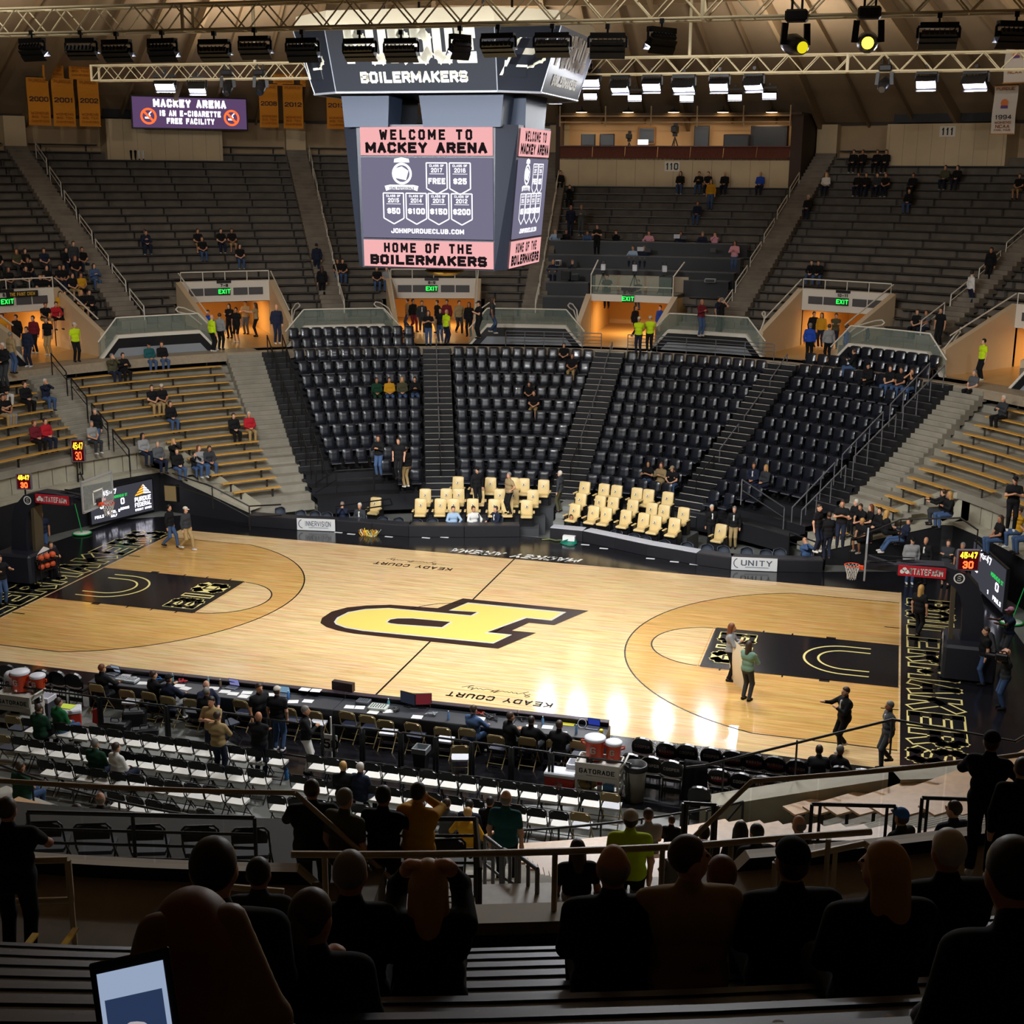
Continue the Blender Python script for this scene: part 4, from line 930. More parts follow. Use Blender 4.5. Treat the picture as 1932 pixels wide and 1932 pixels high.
def row_dir(px):
    p, q = at_z(*px[0], .46), at_z(*px[-1], .46); return math.atan2(q[1]-p[1], q[0]-p[0])
def chair_row(pts, kinds, nm, group, zs=.46):
    if len(pts) > 1: th = row_dir(pts)
    for i, p in enumerate(pts):
        c = at_z(*p, zs); k = kinds.get(i, 'white') if isinstance(kinds, dict) else kinds
        mk = {'white': mk_white, 'tan': mk_tan, 'tanw': mk_tanw, 'black': mk_blk}[k]
        wd = {'white': 'white cushioned folding chair', 'tan': 'tan metal folding chair with dark seat', 'tanw': 'tan metal folding chair with pale seat', 'black': 'all black folding chair'}[k]
        place('f'+k, mk, (c[0], c[1], 0), th+math.pi, wd+', '+ORD[i]+' from left, '+nm, group)
G1 = 'folding chairs in rows behind the fence'
chair_row([(35, 1372), (65.8, 1377), (97, 1384), (128.1, 1385), (158.8, 1390), (193, 1393), (225.5, 1397.6), (257.9, 1402), (291.2, 1406.5), (322.8, 1411.3), (354.7, 1415), (387, 1420.8), (420, 1425), (454.6, 1429), (489, 1434), (523.8, 1437)], {0: 'tan'}, 'front row of left block', G1)
chair_row([(17, 1408), (47.8, 1412), (78.6, 1417.3), (111.9, 1422.4), (144, 1427), (177, 1432), (213, 1435), (249.4, 1439.6), (281.8, 1443.9), (314.3, 1449), (347, 1454), (381.1, 1458.6), (416.1, 1463.2), (450.3, 1468), (491.3, 1473)], {0: 'tan'}, 'second row of left block', G1)
chair_row([(97.4, 1456.6), (130.7, 1461.7), (165.7, 1467.7), (198, 1473), (234, 1478.5), (267.3, 1483.2), (303, 1489), (337.6, 1495.5), (374.3, 1500.2), (409.3, 1505), (448.6, 1510.6)], {}, 'third row of left block', G1)
chair_row([(230.6, 1517.2), (266.4, 1525.7), (302.3, 1532.6), (335, 1540), (399, 1550)], {}, 'back row of left block', G1)
chair_row([(601.4, 1446.3), (634, 1451.6), (669, 1456), (706, 1461.3), (742.1, 1465.5), (776.5, 1470.6), (813.4, 1475.3), (849.5, 1480), (886, 1485), (925.2, 1490.5), (963.2, 1495), (1000.4, 1500), (1038.4, 1505), (1076.5, 1510), (1116.3, 1515.6), (1154.3, 1519)], {15: 'tanw'}, 'front row of right block', G1)
chair_row([(570.6, 1484), (606, 1490), (641, 1496), (676, 1500), (708, 1504), (746, 1508.5), (783, 1513), (822.2, 1518), (861.8, 1524.6), (900.7, 1530), (942, 1535), (980, 1541), (1016.7, 1547.6), (1058.3, 1553), (1098.2, 1556)], {14: 'tanw'}, 'second row of right block', G1)
chair_row([(528.9, 1523.3), (568, 1527), (607, 1531), (648, 1535), (687, 1540)], {}, 'third row of right block', G1)
chair_row([(632, 1574), (672.6, 1579)], {}, 'last row of right block', G1)
G2 = 'tan folding chairs along the scorers table'
for i, (p, k) in enumerate([((191, 1312), 'tan'), ((247.7, 1322.5), 'tanw'), ((290, 1327), 'tan'), ((325, 1335), 'tan'), ((368, 1340), 'tan'), ((462, 1342), 'tan'), ((551, 1357), 'tan'), ((599, 1363), 'tanw'), ((662, 1364), 'tan'), ((699, 1371), 'tan'), ((732.5, 1380), 'tanw'), ((785.3, 1385.6), 'tan'), ((839.8, 1394), 'tanw'), ((885.6, 1396), 'tan'), ((940.6, 1409), 'tan'), ((998.6, 1413), 'tan'), ((1051, 1418), 'tan'), ((1096.4, 1420), 'tan')]):
    c = at_z(*p, .46); place('f'+k, mk_tan if k == 'tan' else mk_tanw, (c[0], c[1], 0), math.pi-.02+.06*math.sin(i*2.1), ('tan folding chair at the scorers table, ' + ORD[i]+' from left'), G2)
c = at_z(868, 1428, .46); place('ftanw', mk_tanw, (c[0], c[1], 0), math.pi+.3, 'lone tan folding chair behind the table, right of the wastebasket', G2)
c = at_z(432, 1362, .46); place('fblack', mk_blk, (c[0], c[1], 0), math.pi-.5, 'black folding chair beside the two khaki shirted staff', G2)

# covered team chairs
T_BLK = mat('cover_black', '#0d0d10', .3, spec=.6); T_WHT = mat('cover_white', '#e8e8ea', .5); T_RED = mat('cover_red', '#8d1f2a', .5); T_PRN = mat('cover_print', '#c9c9c6', .5)
def team_chair(label, word):
    t = thing('team_chair', label, 'chair')
    s = MB(); s.rbox((0, -.04, .43), (.46, .44, .09), b=.03); s.build('seat', T_BLK, t)
    pts = [(-.24, -.2), (.24, -.2), (.27, .02), (.25, .14), (.17, .23), (.06, .265), (-.06, .265), (-.17, .23), (-.25, .14), (-.27, .02)]
    b = MB(); b.prism(pts, (0, .245, .72), (-1, 0, 0), (0, .15, .989), (0, .989, -.15), .08); bk = b.build('backrest', T_BLK, t)
    w_ = MB(); band = [(-.255, -.105), (-.15, -.15), (0, -.165), (.15, -.15), (.255, -.105), (.25, -.15), (.15, -.20), (0, -.215), (-.15, -.20), (-.25, -.15)]
    w_.poly(band, 0, (0, .2466, .72), (-1, 0, 0), (0, .15, .989)); w_.build('white_band', T_WHT, bk)
    if word:
        l = MB(); o = np.array((0, .247, .72)); u = np.array((0, .15, .989))
        if word == 'WABASH': l.poly([(-.2, -.02), (-.1, .09), (.1, .09), (.2, -.02), (.1, -.06), (-.1, -.06)], 1, o, (-1, 0, 0), u)
        text(l, word, o+u*.0+np.array((0, .002, 0)), (-1, 0, 0), u, .085, wr=.5, t=.018, gap=.16, mi=0, width=.38)
        l.build('lettering', [T_PRN, T_RED], bk)
    for sx in (-1, 1):
        for sy, nm in ((-.2, 'front_leg'), (.2, 'rear_leg')):
            q = MB(); q.tube((sx*.22, sy, 0), (sx*.21, sy*.9, .42), .016, 5); q.build(nm, FIX, t)
    q = MB(); q.box((0, .2, .2), (.42, .02, .12)); q.build('back_panel', FIX, t)
    return t
mkc = {'COOPER': lambda l: team_chair(l, 'COOPER'), 'WABASH': lambda l: team_chair(l, 'WABASH'), None: lambda l: team_chair(l, None)}
def team_row(pts, words, nm, rz=math.pi):
    for i, (p, wd) in enumerate(zip(pts, words)):
        c = at_z(*p, .74); lab = {'COOPER': 'black team chair lettered COOPER', 'WABASH': 'team chair with red WABASH mark', None: 'plain black covered team chair'}[wd]
        place('t%s' % wd, mkc[wd], (c[0], c[1]-.22, 0), rz, lab+', '+(ORD[i]+' from left, ' if len(pts) > 1 else '')+nm, 'covered team chairs')
C_, W_ = 'COOPER', 'WABASH'
team_row([(1219, 1396), (1263.8, 1405), (1302.5, 1408), (1347.4, 1414), (1387, 1419.5), (1426.6, 1425), (1466.2, 1430.5), (1507, 1437)], [C_, W_, C_, C_, W_, W_, W_, W_], 'front row at the right bench', math.pi-.05)
team_row([(1588, 1449), (1629.7, 1454), (1670.6, 1460)], [None, C_, C_], 'right of the seated men', math.pi-.05)
team_row([(1197.8, 1426), (1235.7, 1431), (1273.5, 1438.5), (1318, 1446), (1362.4, 1454.5), (1403.7, 1461.5), (1445, 1467)], [W_, C_, C_, C_, W_, C_, W_], 'second row at the right bench', math.pi-.05)
team_row([(1526, 1476), (1569.4, 1480), (1612, 1486)], [W_, C_, None], 'near the red score box', math.pi-.05)
c = at_z(1324.5, 1488, .74); place('tNone', mkc[None], (c[0], c[1]-.2, 0), math.pi, 'lone black team chair behind the right bench rows', 'covered team chairs')
team_row([(6.8, 1255), (33.3, 1259), (64, 1263), (97.4, 1268), (126.4, 1271), (157.1, 1275)], [None]*6, 'left bench row', math.pi-.05)
# dark coat hung over one team chair
c = at_z(1318, 1446, .74); t = thing('coat', 'black coat draped over a team chair back in the second row', 'coat', (c[0], c[1]-.22, .55)); m = MB(); n = 10; V = []
for iz in range(6):
    for ix in range(n+1):
        x = (ix/n-.5)*(.56+.08*iz/5); V.append((x, -.30+.03*math.sin(ix*1.9)-.02*iz, .50-.19*iz))
    for ix in range(n+1):
        x = (ix/n-.5)*.56; V.append((x, -.16, .51-.05*iz))
k = 2*(n+1); m.add(V, [(iz*k+ix, iz*k+ix+1, (iz+1)*k+ix+1, (iz+1)*k+ix) for iz in range(5) for ix in range(n)]+[(ix, n+1+ix, n+2+ix, ix+1) for ix in range(n)], 0, True); m.build('cloth', cloth('#0c0c0f'), t)

# gold club seats on the stepped riser, grey tub chairs, pads in front
G_GOLD = mat('gold_vinyl', '#d9bf85', .45, noise=.03); G_ARM = mat('gold_arm', '#d2b87d', .5); G_EM = mat('seat_emblem', '#17130d', .5); G_EMW = mat('seat_emblem_white', '#f1ead6', .5)
def gold_seat(label):
    t = thing('club_seat', label, 'seat')
    b = MB(); n = 6; V = []; w_, h = .50, .62
    for iz in range(n+1):
        for ix in range(n+1):
            x = (ix/n-.5)*w_*(1-.05*iz/n); ed = min(ix, n-ix, iz, n-iz); but = .02 if (iz in (2, 4) and ix in (1, 3, 5) and not (ix == 3 and iz == 4)) else 0
            V.append((x, .10+.12*iz/n-.05*(ed > 0)+but, .42+h*iz/n-(.03 if iz == n and ix in (0, n) else 0)))
    k = n+1; fr = [(iz*k+ix, iz*k+ix+1, (iz+1)*k+ix+1, (iz+1)*k+ix) for iz in range(n) for ix in range(n)]
    b.add(V, fr, 0, True); W = [(x, y+.09, z) for x, y, z in V]; o = len(V)
    e = [ix for ix in range(k)]+[iz*k+n for iz in range(1, k)]+[n*k+ix for ix in range(n-1, -1, -1)]+[iz*k for iz in range(n-1, 0, -1)]
    b.add(V+W, [(e[i], o+e[i], o+e[(i+1) % len(e)], e[(i+1) % len(e)]) for i in range(len(e))]+[tuple(q+o for q in f[::-1]) for f in fr], 0); bk = b.build('backrest', G_GOLD, t)
    em = MB(); o = np.array((0, .055, .80)); u = np.array((0, .19, .98)); em.poly([(0, -.075), (.06, 0), (0, .09), (-.06, 0)], 1, o, (1, 0, 0), u)
    for q in ([(-.04, -.035), (.0, -.055), (.02, -.03), (-.01, -.01)], [(.0, -.02), (.045, .0), (.02, .03), (-.005, .01)], [(-.03, .0), (-.01, .06), (.01, .05), (.0, .01)]): em.poly(q, 0, o-np.array((0, .003, 0)), (1, 0, 0), u)
    em.build('emblem', [G_EM, G_EMW], bk)
    s = MB(); s.rbox((0, -.10, .42), (.48, .42, .1), b=.035); s.build('seat', G_GOLD, t)
    for sx in (-1, 1):
        a = MB(); a.rbox((sx*.30, -.08, .60), (.09, .38, .05), b=.02, mi=0); a.box((sx*.30, .02, .3), (.05, .3, .55), mi=1); a.build('armrest', [G_ARM, F_BLK], t)
    f = MB(); f.box((0, .02, .2), (.52, .36, .4)); f.build('base', F_BLK, t)
    return t
R3L = [(794.5, 954.7), (831.7, 954.7), (856.7, 954.8), (892.8, 954.8), (933.3, 955.7), (958, 955.7), (994.9, 957.4)]
R2L = [(803.3, 936), (843, 935.6), (866.4, 935.4), (904.2, 935.4), (944.4, 936.3), (969.4, 937.2), (1006.7, 938)]
R1L = [(864.3, 912.6), (900, 913.5), (925.7, 914.3), (968, 914.5), (988.7, 916), (1026, 918.7)]
R3R = [(1081.7, 964.6), (1117, 968.5), (1141, 971.5), (1178, 976.4), (1211.5, 982.3), (1234.3, 987.2), (1269.7, 992)]
R2R = [(1093, 944), (1129.5, 948.8), (1154, 950.8), (1191, 956.7), (1226.9, 962.6), (1250, 966.5), (1286.8, 971.5)]
R1R = [(1100.4, 922.3), (1136.8, 926.2), (1160.6, 929), (1199, 934), (1221, 937), (1257.3, 942)]
RISERS = {}
for nm, rows in (('left gold group', ((R3L, .2, 'front'), (R2L, .42, 'middle'), (R1L, .66, 'back'))), ('right gold group', ((R3R, .2, 'front'), (R2R, .42, 'middle'), (R1R, .66, 'back')))):
    for pts, z, rn in rows:
        P3 = [at_z(*p, z+.76) for p in pts]; RISERS[(nm, rn)] = (P3, z)
        th = math.atan2(P3[-1][1]-P3[0][1], P3[-1][0]-P3[0][0]); tw = .12 if 'left' in nm else -.1
        for i, q in enumerate(P3):
            place('gold', gold_seat, (q[0], q[1]-.1, z), th, 'gold club seat with dark emblem, '+ORD[i]+' from left, '+rn+' row, '+nm, 'gold club seats')
for p, z, lab in (((707.5, 951.6), -.3, 'single gold club seat left of the left gold group'), ((1356.7, 1003), -.3, 'single gold club seat right of the right gold group, by the two suited men')):
    q = at_z(*p, z+.76); place('gold', gold_seat, (q[0], q[1]-.1, z), 0 if p[0] < 1000 else -.3, lab, 'gold club seats')
for nm in ('left gold group', 'right gold group'):
    m = MB()
    for rn in ('front', 'middle', 'back'):
        P3, z = RISERS[(nm, rn)]; a, b = P3[0], P3[-1]; d = (b-a)/np.linalg.norm(b-a); n_ = np.array([-d[1], d[0], 0]); a = a-d*.5; b = b+d*.5
        q = [a-n_*.62, b-n_*.62, b+n_*3.2, a+n_*3.2] if rn == 'back' else [a-n_*.62, b-n_*.62, b+n_*.6, a+n_*.6]
        m.prism([(v[0], v[1]) for v in q], (0, 0, z), (1, 0, 0), (0, 1, 0), (0, 0, 1), z+.3, 0)
    struct('floor_gold_riser', m, mat('riser_grey', '#3b3d40', .6))
P3 = at_z(1060, 960, .3)
ld = MB(); pL, pR = at_z(1018, 985, .2), at_z(1078, 990, .2)
for i, z in enumerate((.12, .3, .48)):
    ld.box((1.45-.05*i, 12.4+.62*i, z/2), (2.1, .64, z+.6))
ld.box((1.25, 14.6, .15), (2.2, 1.9, .9)); struct('floor_gold_steps', ld, mat('step_grey', '#7d7f7b', .6))
TLY = [(-12.2, 9.45), (-9.78, 9.05), (-5, 9.43), (-.66, 10.8), (1.96, 10.78), (3.4, 10.25), (5.7, 9.17), (8.2, 8.6), (11.47, 9.36)]
def behind_table(px, py, gap=.85):
    y = 10.
    for _ in range(12): q = at_y(px, py, y); y = float(np.interp(q[0], [v[0] for v in TLY], [v[1] for v in TLY]))+gap
    return q
TUB = mat('tub_grey', '#474d58', .5)
def tub(label):
    t = thing('tub_chair', label, 'chair'); b = MB(); V = []; n = 10; H = (.40, .60, .80)
    for z, s in zip(H, (.92, 1.0, .96)):
        for i in range(n+1):
            u = -1.15+2.3*i/n; V.append((math.sin(u)*.25*s, math.cos(u)*.22*s-.02, z-(.06*abs(u) if z > .7 else 0)))
    k = n+1; fs = [(j*k+i, j*k+i+1, (j+1)*k+i+1, (j+1)*k+i) for j in range(2) for i in range(n)]; W = [(x*1.14, y*1.16+.01, z) for x, y, z in V]; o = len(V)
    b.add(V+W, [f[::-1] for f in fs]+[tuple(q+o for q in f) for f in fs]+[(2*k+i, 2*k+i+1, o+2*k+i+1, o+2*k+i) for i in range(n)]+[(0, k, o+k, o), (k, 2*k, o+2*k, o+k), (n, o+n, o+k+n, k+n), (k+n, o+k+n, o+2*k+n, 2*k+n)], 0, True); b.build('backrest', TUB, t)
    s = MB(); s.rbox((0, -.06, .40), (.44, .42, .1), b=.04); s.build('seat', TUB, t)
    f = MB(); f.tube((0, 0, .05), (0, 0, .36), .03, 8); f.build('column', FIX, t)
    g = MB()
    for i in range(5): g.beam((0, 0, .06), (.24*math.cos(i*1.257), .24*math.sin(i*1.257), .03), .04, .03)
    g.build('foot', FIX, t); return t
TUBS = [(527, 964), (566, 970), (593, 972), (616, 974), (722, 982), (751, 984), (786, 987), (815, 985), (852, 978), (893, 975), (937, 978), (1134, 1003), (1162, 1009), (1195, 1016), (1216, 1023), (1252, 1028), (1295, 1031), (1333, 1035), (1364, 1038), (1408, 1041), (1444, 1045), (1470, 1043), (1522, 1045), (648, 974), (680, 976), (1090, 992)]
for i, p in enumerate(sorted(TUBS)):
    q = behind_table(*p); place('tub', tub, (q[0], q[1], max(-.3, q[2]-.66)), 0 if p[0] < 1050 else -.15, 'grey upholstered tub chair behind the far courtside tables, '+(ORD[i]+' from left' if i < 13 else ORD[len(TUBS)-1-i]+' from right'), 'grey tub chairs behind the far tables')

# far courtside tables with padded fronts
PAD = mat('pad_black', '#1a1a1f', .5); TOP = mat('table_top', '#2a2b30', .4); PAPER = mat('paper', '#e8e8e6', .7)
def pad_table(p, q, label, h=.46, dep=.55, top=TOP):
    p, q = np.array(p), np.array(q); d = (q-p)/np.linalg.norm(q-p); n_ = np.array([-d[1], d[0], 0]); c = (p+q)/2; L = np.linalg.norm(q-p); c[2] = 0
    t = thing('courtside_table', label, 'table', c, 0, 'courtside tables with padded fronts'); A = (d, n_, (0, 0, 1))
    a = MB(); a.rbox(n_*.03+np.array([0, 0, h/2]), (L*.995, .06, h), ax=A, b=.012); a.build('front_pad', PAD, t)
    b = MB(); b.rbox(n_*(dep/2+.02)+np.array([0, 0, h+.012]), (L*.995, dep, .03), ax=A, b=.01); b.build('tabletop', top, t)
    for s in (-1, 1): e = MB(); e.box(d*s*(L/2-.06)+n_*dep*.6+np.array([0, 0, h/2]), (.04, .05, h), ax=A); e.build('leg', FIX, t)
    return t
TL = [at_z(*p, 0) for p in [(468, 993), (560, 1000), (634, 1003), (702, 1008), (771, 1013), (876, 1014), (981, 1013)]]
TR_ = [at_z(*p, 0) for p in [(1037, 1017), (1099, 1023), (1160, 1036), (1219, 1049), (1313, 1066), (1378, 1075), (1467, 1079), (1552, 1081)]]
for i, (p, q) in enumerate(zip(TL[:-1], TL[1:])): pad_table(p, q, 'black padded courtside table, '+ORD[i]+' from left of the left run', top=TOP if i < 4 else TOP)
for i, (p, q) in enumerate(zip(TR_[:-1], TR_[1:])): pad_table(p, q, 'black padded courtside table, '+ORD[i]+' from left of the right run', top=mat('table_pale', '#b9bcc4', .45) if i < 4 else TOP)
BAN = mat('banner_silver', '#d4d5d4', .55); BTX = mat('banner_text', '#4b5564', .6)
def sponsor(p, q, word, label, h=.5):
    p, q = np.array(p), np.array(q); d = (q-p)/np.linalg.norm(q-p); n_ = np.array([-d[1], d[0], 0]); L = np.linalg.norm(q-p); c = (p+q)/2-n_*.03
    t = thing('sponsor_banner', label, 'banner', c, 0); m = MB(); m.box((0, 0, h/2+.02), (L*.97, .02, h), ax=(d, n_, (0, 0, 1))); b = m.build('sheet', BAN, t)
    l = MB(); text(l, word, -n_*.014+np.array([0, 0, .2])+d*.08, d, (0, 0, 1), .22, wr=.55, t=.035, gap=.14, width=L*.66); l.disc(-n_*.013+d*(-L*.33)+np.array([0, 0, .29]), .2, 20, ax=(d, (0, 0, 1)), r0=.165, a0=1.9, a1=4.6)
    l.box(-n_*.0135+np.array([0, 0, .14])+d*.1, (L*.5, .001, .02), ax=(d, n_, (0, 0, 1)))
    l.build('lettering', BTX, b)
sponsor(TL[1], TL[2], 'INNERVISION', 'silver InnerVision banner on the padded front of the far left table')
sponsor(TR_[5], TR_[6], 'UNITY', 'silver Unity banner on the padded front of the far right table')

# scorers table on the near side
TA, TB = at_z(203, 1263, .74), at_z(1150, 1367, .74); TA[2] = TB[2] = 0
TD = (TB-TA)/np.linalg.norm(TB-TA); TN = np.array([TD[1], -TD[0], 0])       # TN points to the viewer
TL_ = np.linalg.norm(TB-TA); t = thing('scorers_table', 'long black scorers table with raised court-side edge, near side', 'table', (TA+TB)/2)
A = (TD, -TN, (0, 0, 1))
for i in range(6):
    c = TD*TL_*((i+.5)/6-.5); m = MB(); m.rbox(c+TN*.55+np.array([0, 0, .70]), (TL_/6*.995, .85, .05), ax=A, b=.012); m.build('tabletop', mat('scorer_top', '#34363b', .4), t)
    m = MB(); m.rbox(c+TN*.06+np.array([0, 0, .42]), (TL_/6*.995, .1, .84), ax=A, b=.02); m.build('front_panel', mat('scorer_front', '#241c24', .4), t)
    m = MB(); m.rbox(c+TN*.08+np.array([0, 0, .85]), (TL_/6*.995, .2, .03), ax=A, b=.01); m.build('ledge', mat('scorer_ledge', '#3a3038', .35), t)
    m = MB(); m.box(c+TN*.9+np.array([0, 0, .34]), (TL_/6*.995, .03, .66), ax=A); m.build('rear_skirt', PAD, t)
for s in (-1, 1): m = MB(); m.box(TD*s*(TL_/2)+TN*.5+np.array([0, 0, .36]), (.06, .95, .72), ax=A); m.build('end_panel', mat('scorer_front', '', .4), t)
TZ = .728
def on_table(px, py, z=TZ): return at_z(px, py, z)
def prop(name, label, cat, px, py, parts, rz=0., z=TZ, group=None):
    c = at_z(px, py, z); t = thing(name, label, cat, (c[0], c[1], z), rz, group)
    for nm, mb, m_ in parts: mb.build(nm, m_, t)
    return t
def laptop(px, py, rz, label, scr, z=TZ):
    b = MB(); b.rbox((0, 0, .01), (.33, .23, .018), b=.006); s = MB(); s.rbox((0, -.14, .12), (.33, .012, .22), b=.005, ax=((1, 0, 0), (0, .97, -.24), (0, .24, .97))) 
    f = MB(); f.box((0, -.131, .12), (.30, .004, .19), ax=((1, 0, 0), (0, .97, -.24), (0, .24, .97)))
    prop('laptop', label, 'laptop', px, py, (('keyboard', b, mat('laptop_grey', '#6d7077', .4, metal=.4)), ('lid', s, FIX), ('screen', f, scr)), rz, z)
laptop(212, 1272, math.pi-.2, 'silver laptop at the left end of the scorers table', glow('screen_pale', '#aeb8cc', .5))
laptop(437, 1298, math.pi-.1, 'laptop with lilac screen on the scorers table', glow('screen_lilac', '#8f93d0', .7))
laptop(533, 1312, math.pi, 'laptop with pale blue screen beside the capped man', glow('screen_blue', '#8fb9d8', .6))
laptop(1118, 1374, math.pi-.05, 'laptop with blue spreadsheet at the right end of the scorers table', glow('screen_sheet', '#2a3b9a', .9))
for i, (x, y, r) in enumerate([(238, 1274, .1), (248, 1280, .5), (270, 1289, .2), (338, 1294, .1), (350, 1299, -.2), (403, 1299, .2), (424, 1305, .1), (440, 1309, .1), (466, 1307, .2), (460, 1314, .0), (512, 1311, .2), (553, 1324, .3), (581, 1323, .1), (660, 1334, .1), (704, 1344, .0), (678, 1335, .2), (732, 1342, .4), (787, 1353, .1), (1003, 1371, .2), (1033, 1372, .1), (1060, 1384, .3), (575, 1301, .0), (596, 1303, .1), (905, 1356, .1)]):
    m = MB(); m.box((0, 0, .003), (.28, .22, .006)); z = .868 if x in (575, 596) else TZ
    c = at_z(x, y, z); o = link('paper_sheet', None, None); COL.objects.unlink(o); bpy.data.objects.remove(o)
    o = m.build('paper_sheet', PAPER); o.location = [c[0], c[1], z]; o.rotation_euler = (0, 0, r); tag(o, 'white paper sheet lying on the scorers table, '+(ORD[sorted(q[0] for q in [(238,), (248,), (270,), (338,), (350,), (403,), (424,), (440,), (466,), (460,), (512,), (553,), (581,), (660,), (704,), (678,), (732,), (787,), (1003,), (1033,), (1060,), (575,), (596,), (905,)]).index(x)]+' from left'), 'paper', 'papers on the scorers table')
def mixer(px, py, label, w_=.45, d_=.3, col='#9aa0a6', rz=0.):
    b = MB(); b.rbox((0, 0, .04), (w_, d_, .08), b=.015); k = MB()
    for i in range(6):
        for j in range(3): k.box(((i-2.5)*w_*.14, (j-1)*d_*.25, .086), (w_*.06, d_*.1, .014))
    prop('mixing_console', label, 'console', px, py, (('body', b, mat('console_'+col[1:], col, .5)), ('keys', k, FIX)), rz)
mixer(232, 1283, 'pale audio console, left of a pair on the scorers table', .34, .3, '#c3c9cc'); mixer(249, 1286, 'pale audio console, right of a pair on the scorers table', .34, .3, '#c3c9cc')
mixer(686, 1326, 'grey control unit with small display on the scorers table', .36, .3, '#555a62'); mixer(714, 1337, 'pale keyed console in the middle of the scorers table', .5, .36, '#b9c0b8')
m = MB(); m.box((0, 0, .12), (.62, .16, .24)); k = MB(); text(k, 'POSSESSION', (0, -.082, .1), (1, 0, 0), (0, 0, 1), .06, t=.012, width=.5)
prop('possession_box', 'dark brown scorekeeping indicator box on the table ledge', 'box', 648, 1302, (('case', m, mat('box_brown', '#2b1a18', .5)), ('face', MB().box((0, .0805, .12), (.56, .002, .18)), mat('box_face', '#3a2723', .4))), -.1, .868)
for x, y, r, lab, scr in ((770, 1333, -.3, 'black monitor turned left beside the red screen', '#2b3140'), (797, 1335, .35, 'monitor with dark red screen on the scorers table', '#7b2b33')):
    s = MB(); s.rbox((0, 0, .24), (.5, .04, .33), b=.012); f = MB(); f.box((0, -.0215, .24), (.46, .003, .29)); st = MB(); st.tube((0, 0, 0), (0, 0, .1), .02, 6); st.box((0, 0, .01), (.2, .14, .02))
    prop('monitor', lab, 'monitor', x, y, (('casing', s, FIX), ('screen', f, glow('scr'+scr[1:], scr, .6)), ('stand', st, FIX)), r)
for i, (x, y, col) in enumerate([(326, 1285, '#8fc4c8'), (393, 1291, '#8fc4c8'), (416, 1296, '#7a6a52'), (733, 1333, '#7fc6d0'), (846, 1357, '#6fa4d8'), (1024, 1367, '#7fb4e0'), (1087, 1383, '#6fa4d8'), (544, 1318, '#4f8fe0')]):
    b = MB(); b.lathe((0, 0, 0), [(.033, 0), (.035, .02), (.035, .15), (.014, .19), (.014, .21)], 10); k = MB(); k.lathe((0, 0, .21), [(.016, 0), (.016, .02)], 8)
    prop('water_bottle', 'small plastic bottle on the scorers table, '+ORD[sorted([326, 393, 416, 733, 846, 1024, 1087, 544]).index(x)]+' from left', 'bottle', x, y, (('bottle', b, mat('bottle'+col[1:], col, .15, alpha=.75)), ('bottle_cap', k, PAPER)), group='bottles on the scorers table')
for i, (x, y, col) in enumerate([(744, 1342, '#1a1a1c'), (905, 1347, '#b03a2a'), (920, 1352, '#24262b'), (930, 1358, '#1d1f26'), (812, 1349, '#8d939b'), (985, 1359, '#1a1a1c'), (345, 1288, '#b3262e'), (302, 1282, '#2a6fb0')]):
    m = MB(); rnd = random.Random(i)
    pts = [(rnd.uniform(-.2, .2), rnd.uniform(-.12, .12), .02+rnd.uniform(0, .06)) for _ in range(14)]; m.path(pts, .012, 5); c = at_z(x, y, TZ)
    o = m.build('cable_tangle', mat('cable_'+col[1:], col, .5)); o.location = [c[0], c[1], TZ]; tag(o, {0: 'black cable tangle by the pale console', 1: 'red cable tangle in front of the plaid shirt man', 2: 'dark cable tangle right of the red cables', 3: 'dark cable heap before the headset man', 4: 'grey cable tangle right of the red screen', 5: 'black cables between the suited men', 6: 'red strap heap on the left part of the table', 7: 'blue lead heap beside the dark capped man'}[i], 'cables', 'cable tangles on the scorers table')
b = MB(); b.torus((0, 0, .1), .11, .012, 20, 6, ax=((1, 0, 0), (0, .4, .9), (0, -.9, .4))); e = MB(); e.box((-.11, 0, .06), (.04, .06, .08)); e.box((.11, 0, .06), (.04, .06, .08)) 
prop('headphones', 'pale headphones lying beside the blue spreadsheet laptop', 'headphones', 1098, 1372, (('band', b, F_GREY),))
m = MB(); m.rbox((0, 0, .05), (.09, .12, .1), b=.02); prop('tape_roll', 'small yellow object at the right end of the scorers table', 'box', 1134, 1383, (('body', m, mat('yellow', '#e8d21f', .5)),))
m = MB(); m.box((0, 0, .003), (.35, .26, .006)); c = at_z(1072, 1365, TZ); o = m.build('folder', mat('folder_yellow', '#e0d83a', .6)); o.location = [c[0], c[1], TZ]; tag(o, 'yellow folder near the right end of the scorers table', 'folder')

# fence behind the table
FN = [(-18, 1290), (68, 1300), (187, 1316), (314, 1332), (418, 1344), (508, 1357), (610, 1371)]; FN2 = [(626, 1368), (683, 1374), (756, 1382), (822, 1391), (890, 1400), (965, 1410), (1040, 1420), (1112, 1430), (1192, 1441)]
for pts, nm in ((FN, 'left'), (FN2, 'right')):
    for i, (p, q) in enumerate(zip(pts[:-1], pts[1:])):
        a, b = at_z(*p, 1.0), at_z(*q, 1.0); d = (b-a)/np.linalg.norm(b-a); a = a+d*.04; b = b-d*.04; O = np.array([a[0], a[1], 0])
        t = thing('fence_panel', 'black pipe fence panel behind the scorers table, '+ORD[i]+' from left, '+nm+' run', 'fence', O, 0, 'black pipe fence panels behind the table')
        m = MB(); m.tube(a-O, b-O, .028, 7); m.build('top_rail', RAILB, t); m = MB(); m.tube(a-O-np.array([0, 0, .9]), b-O-np.array([0, 0, .9]), .025, 7); m.build('bottom_rail', RAILB, t)
        for e in (a, b): m = MB(); m.box(e-O-np.array([0, 0, .5]), (.06, .06, 1.0)); m.build('post', RAILB, t)

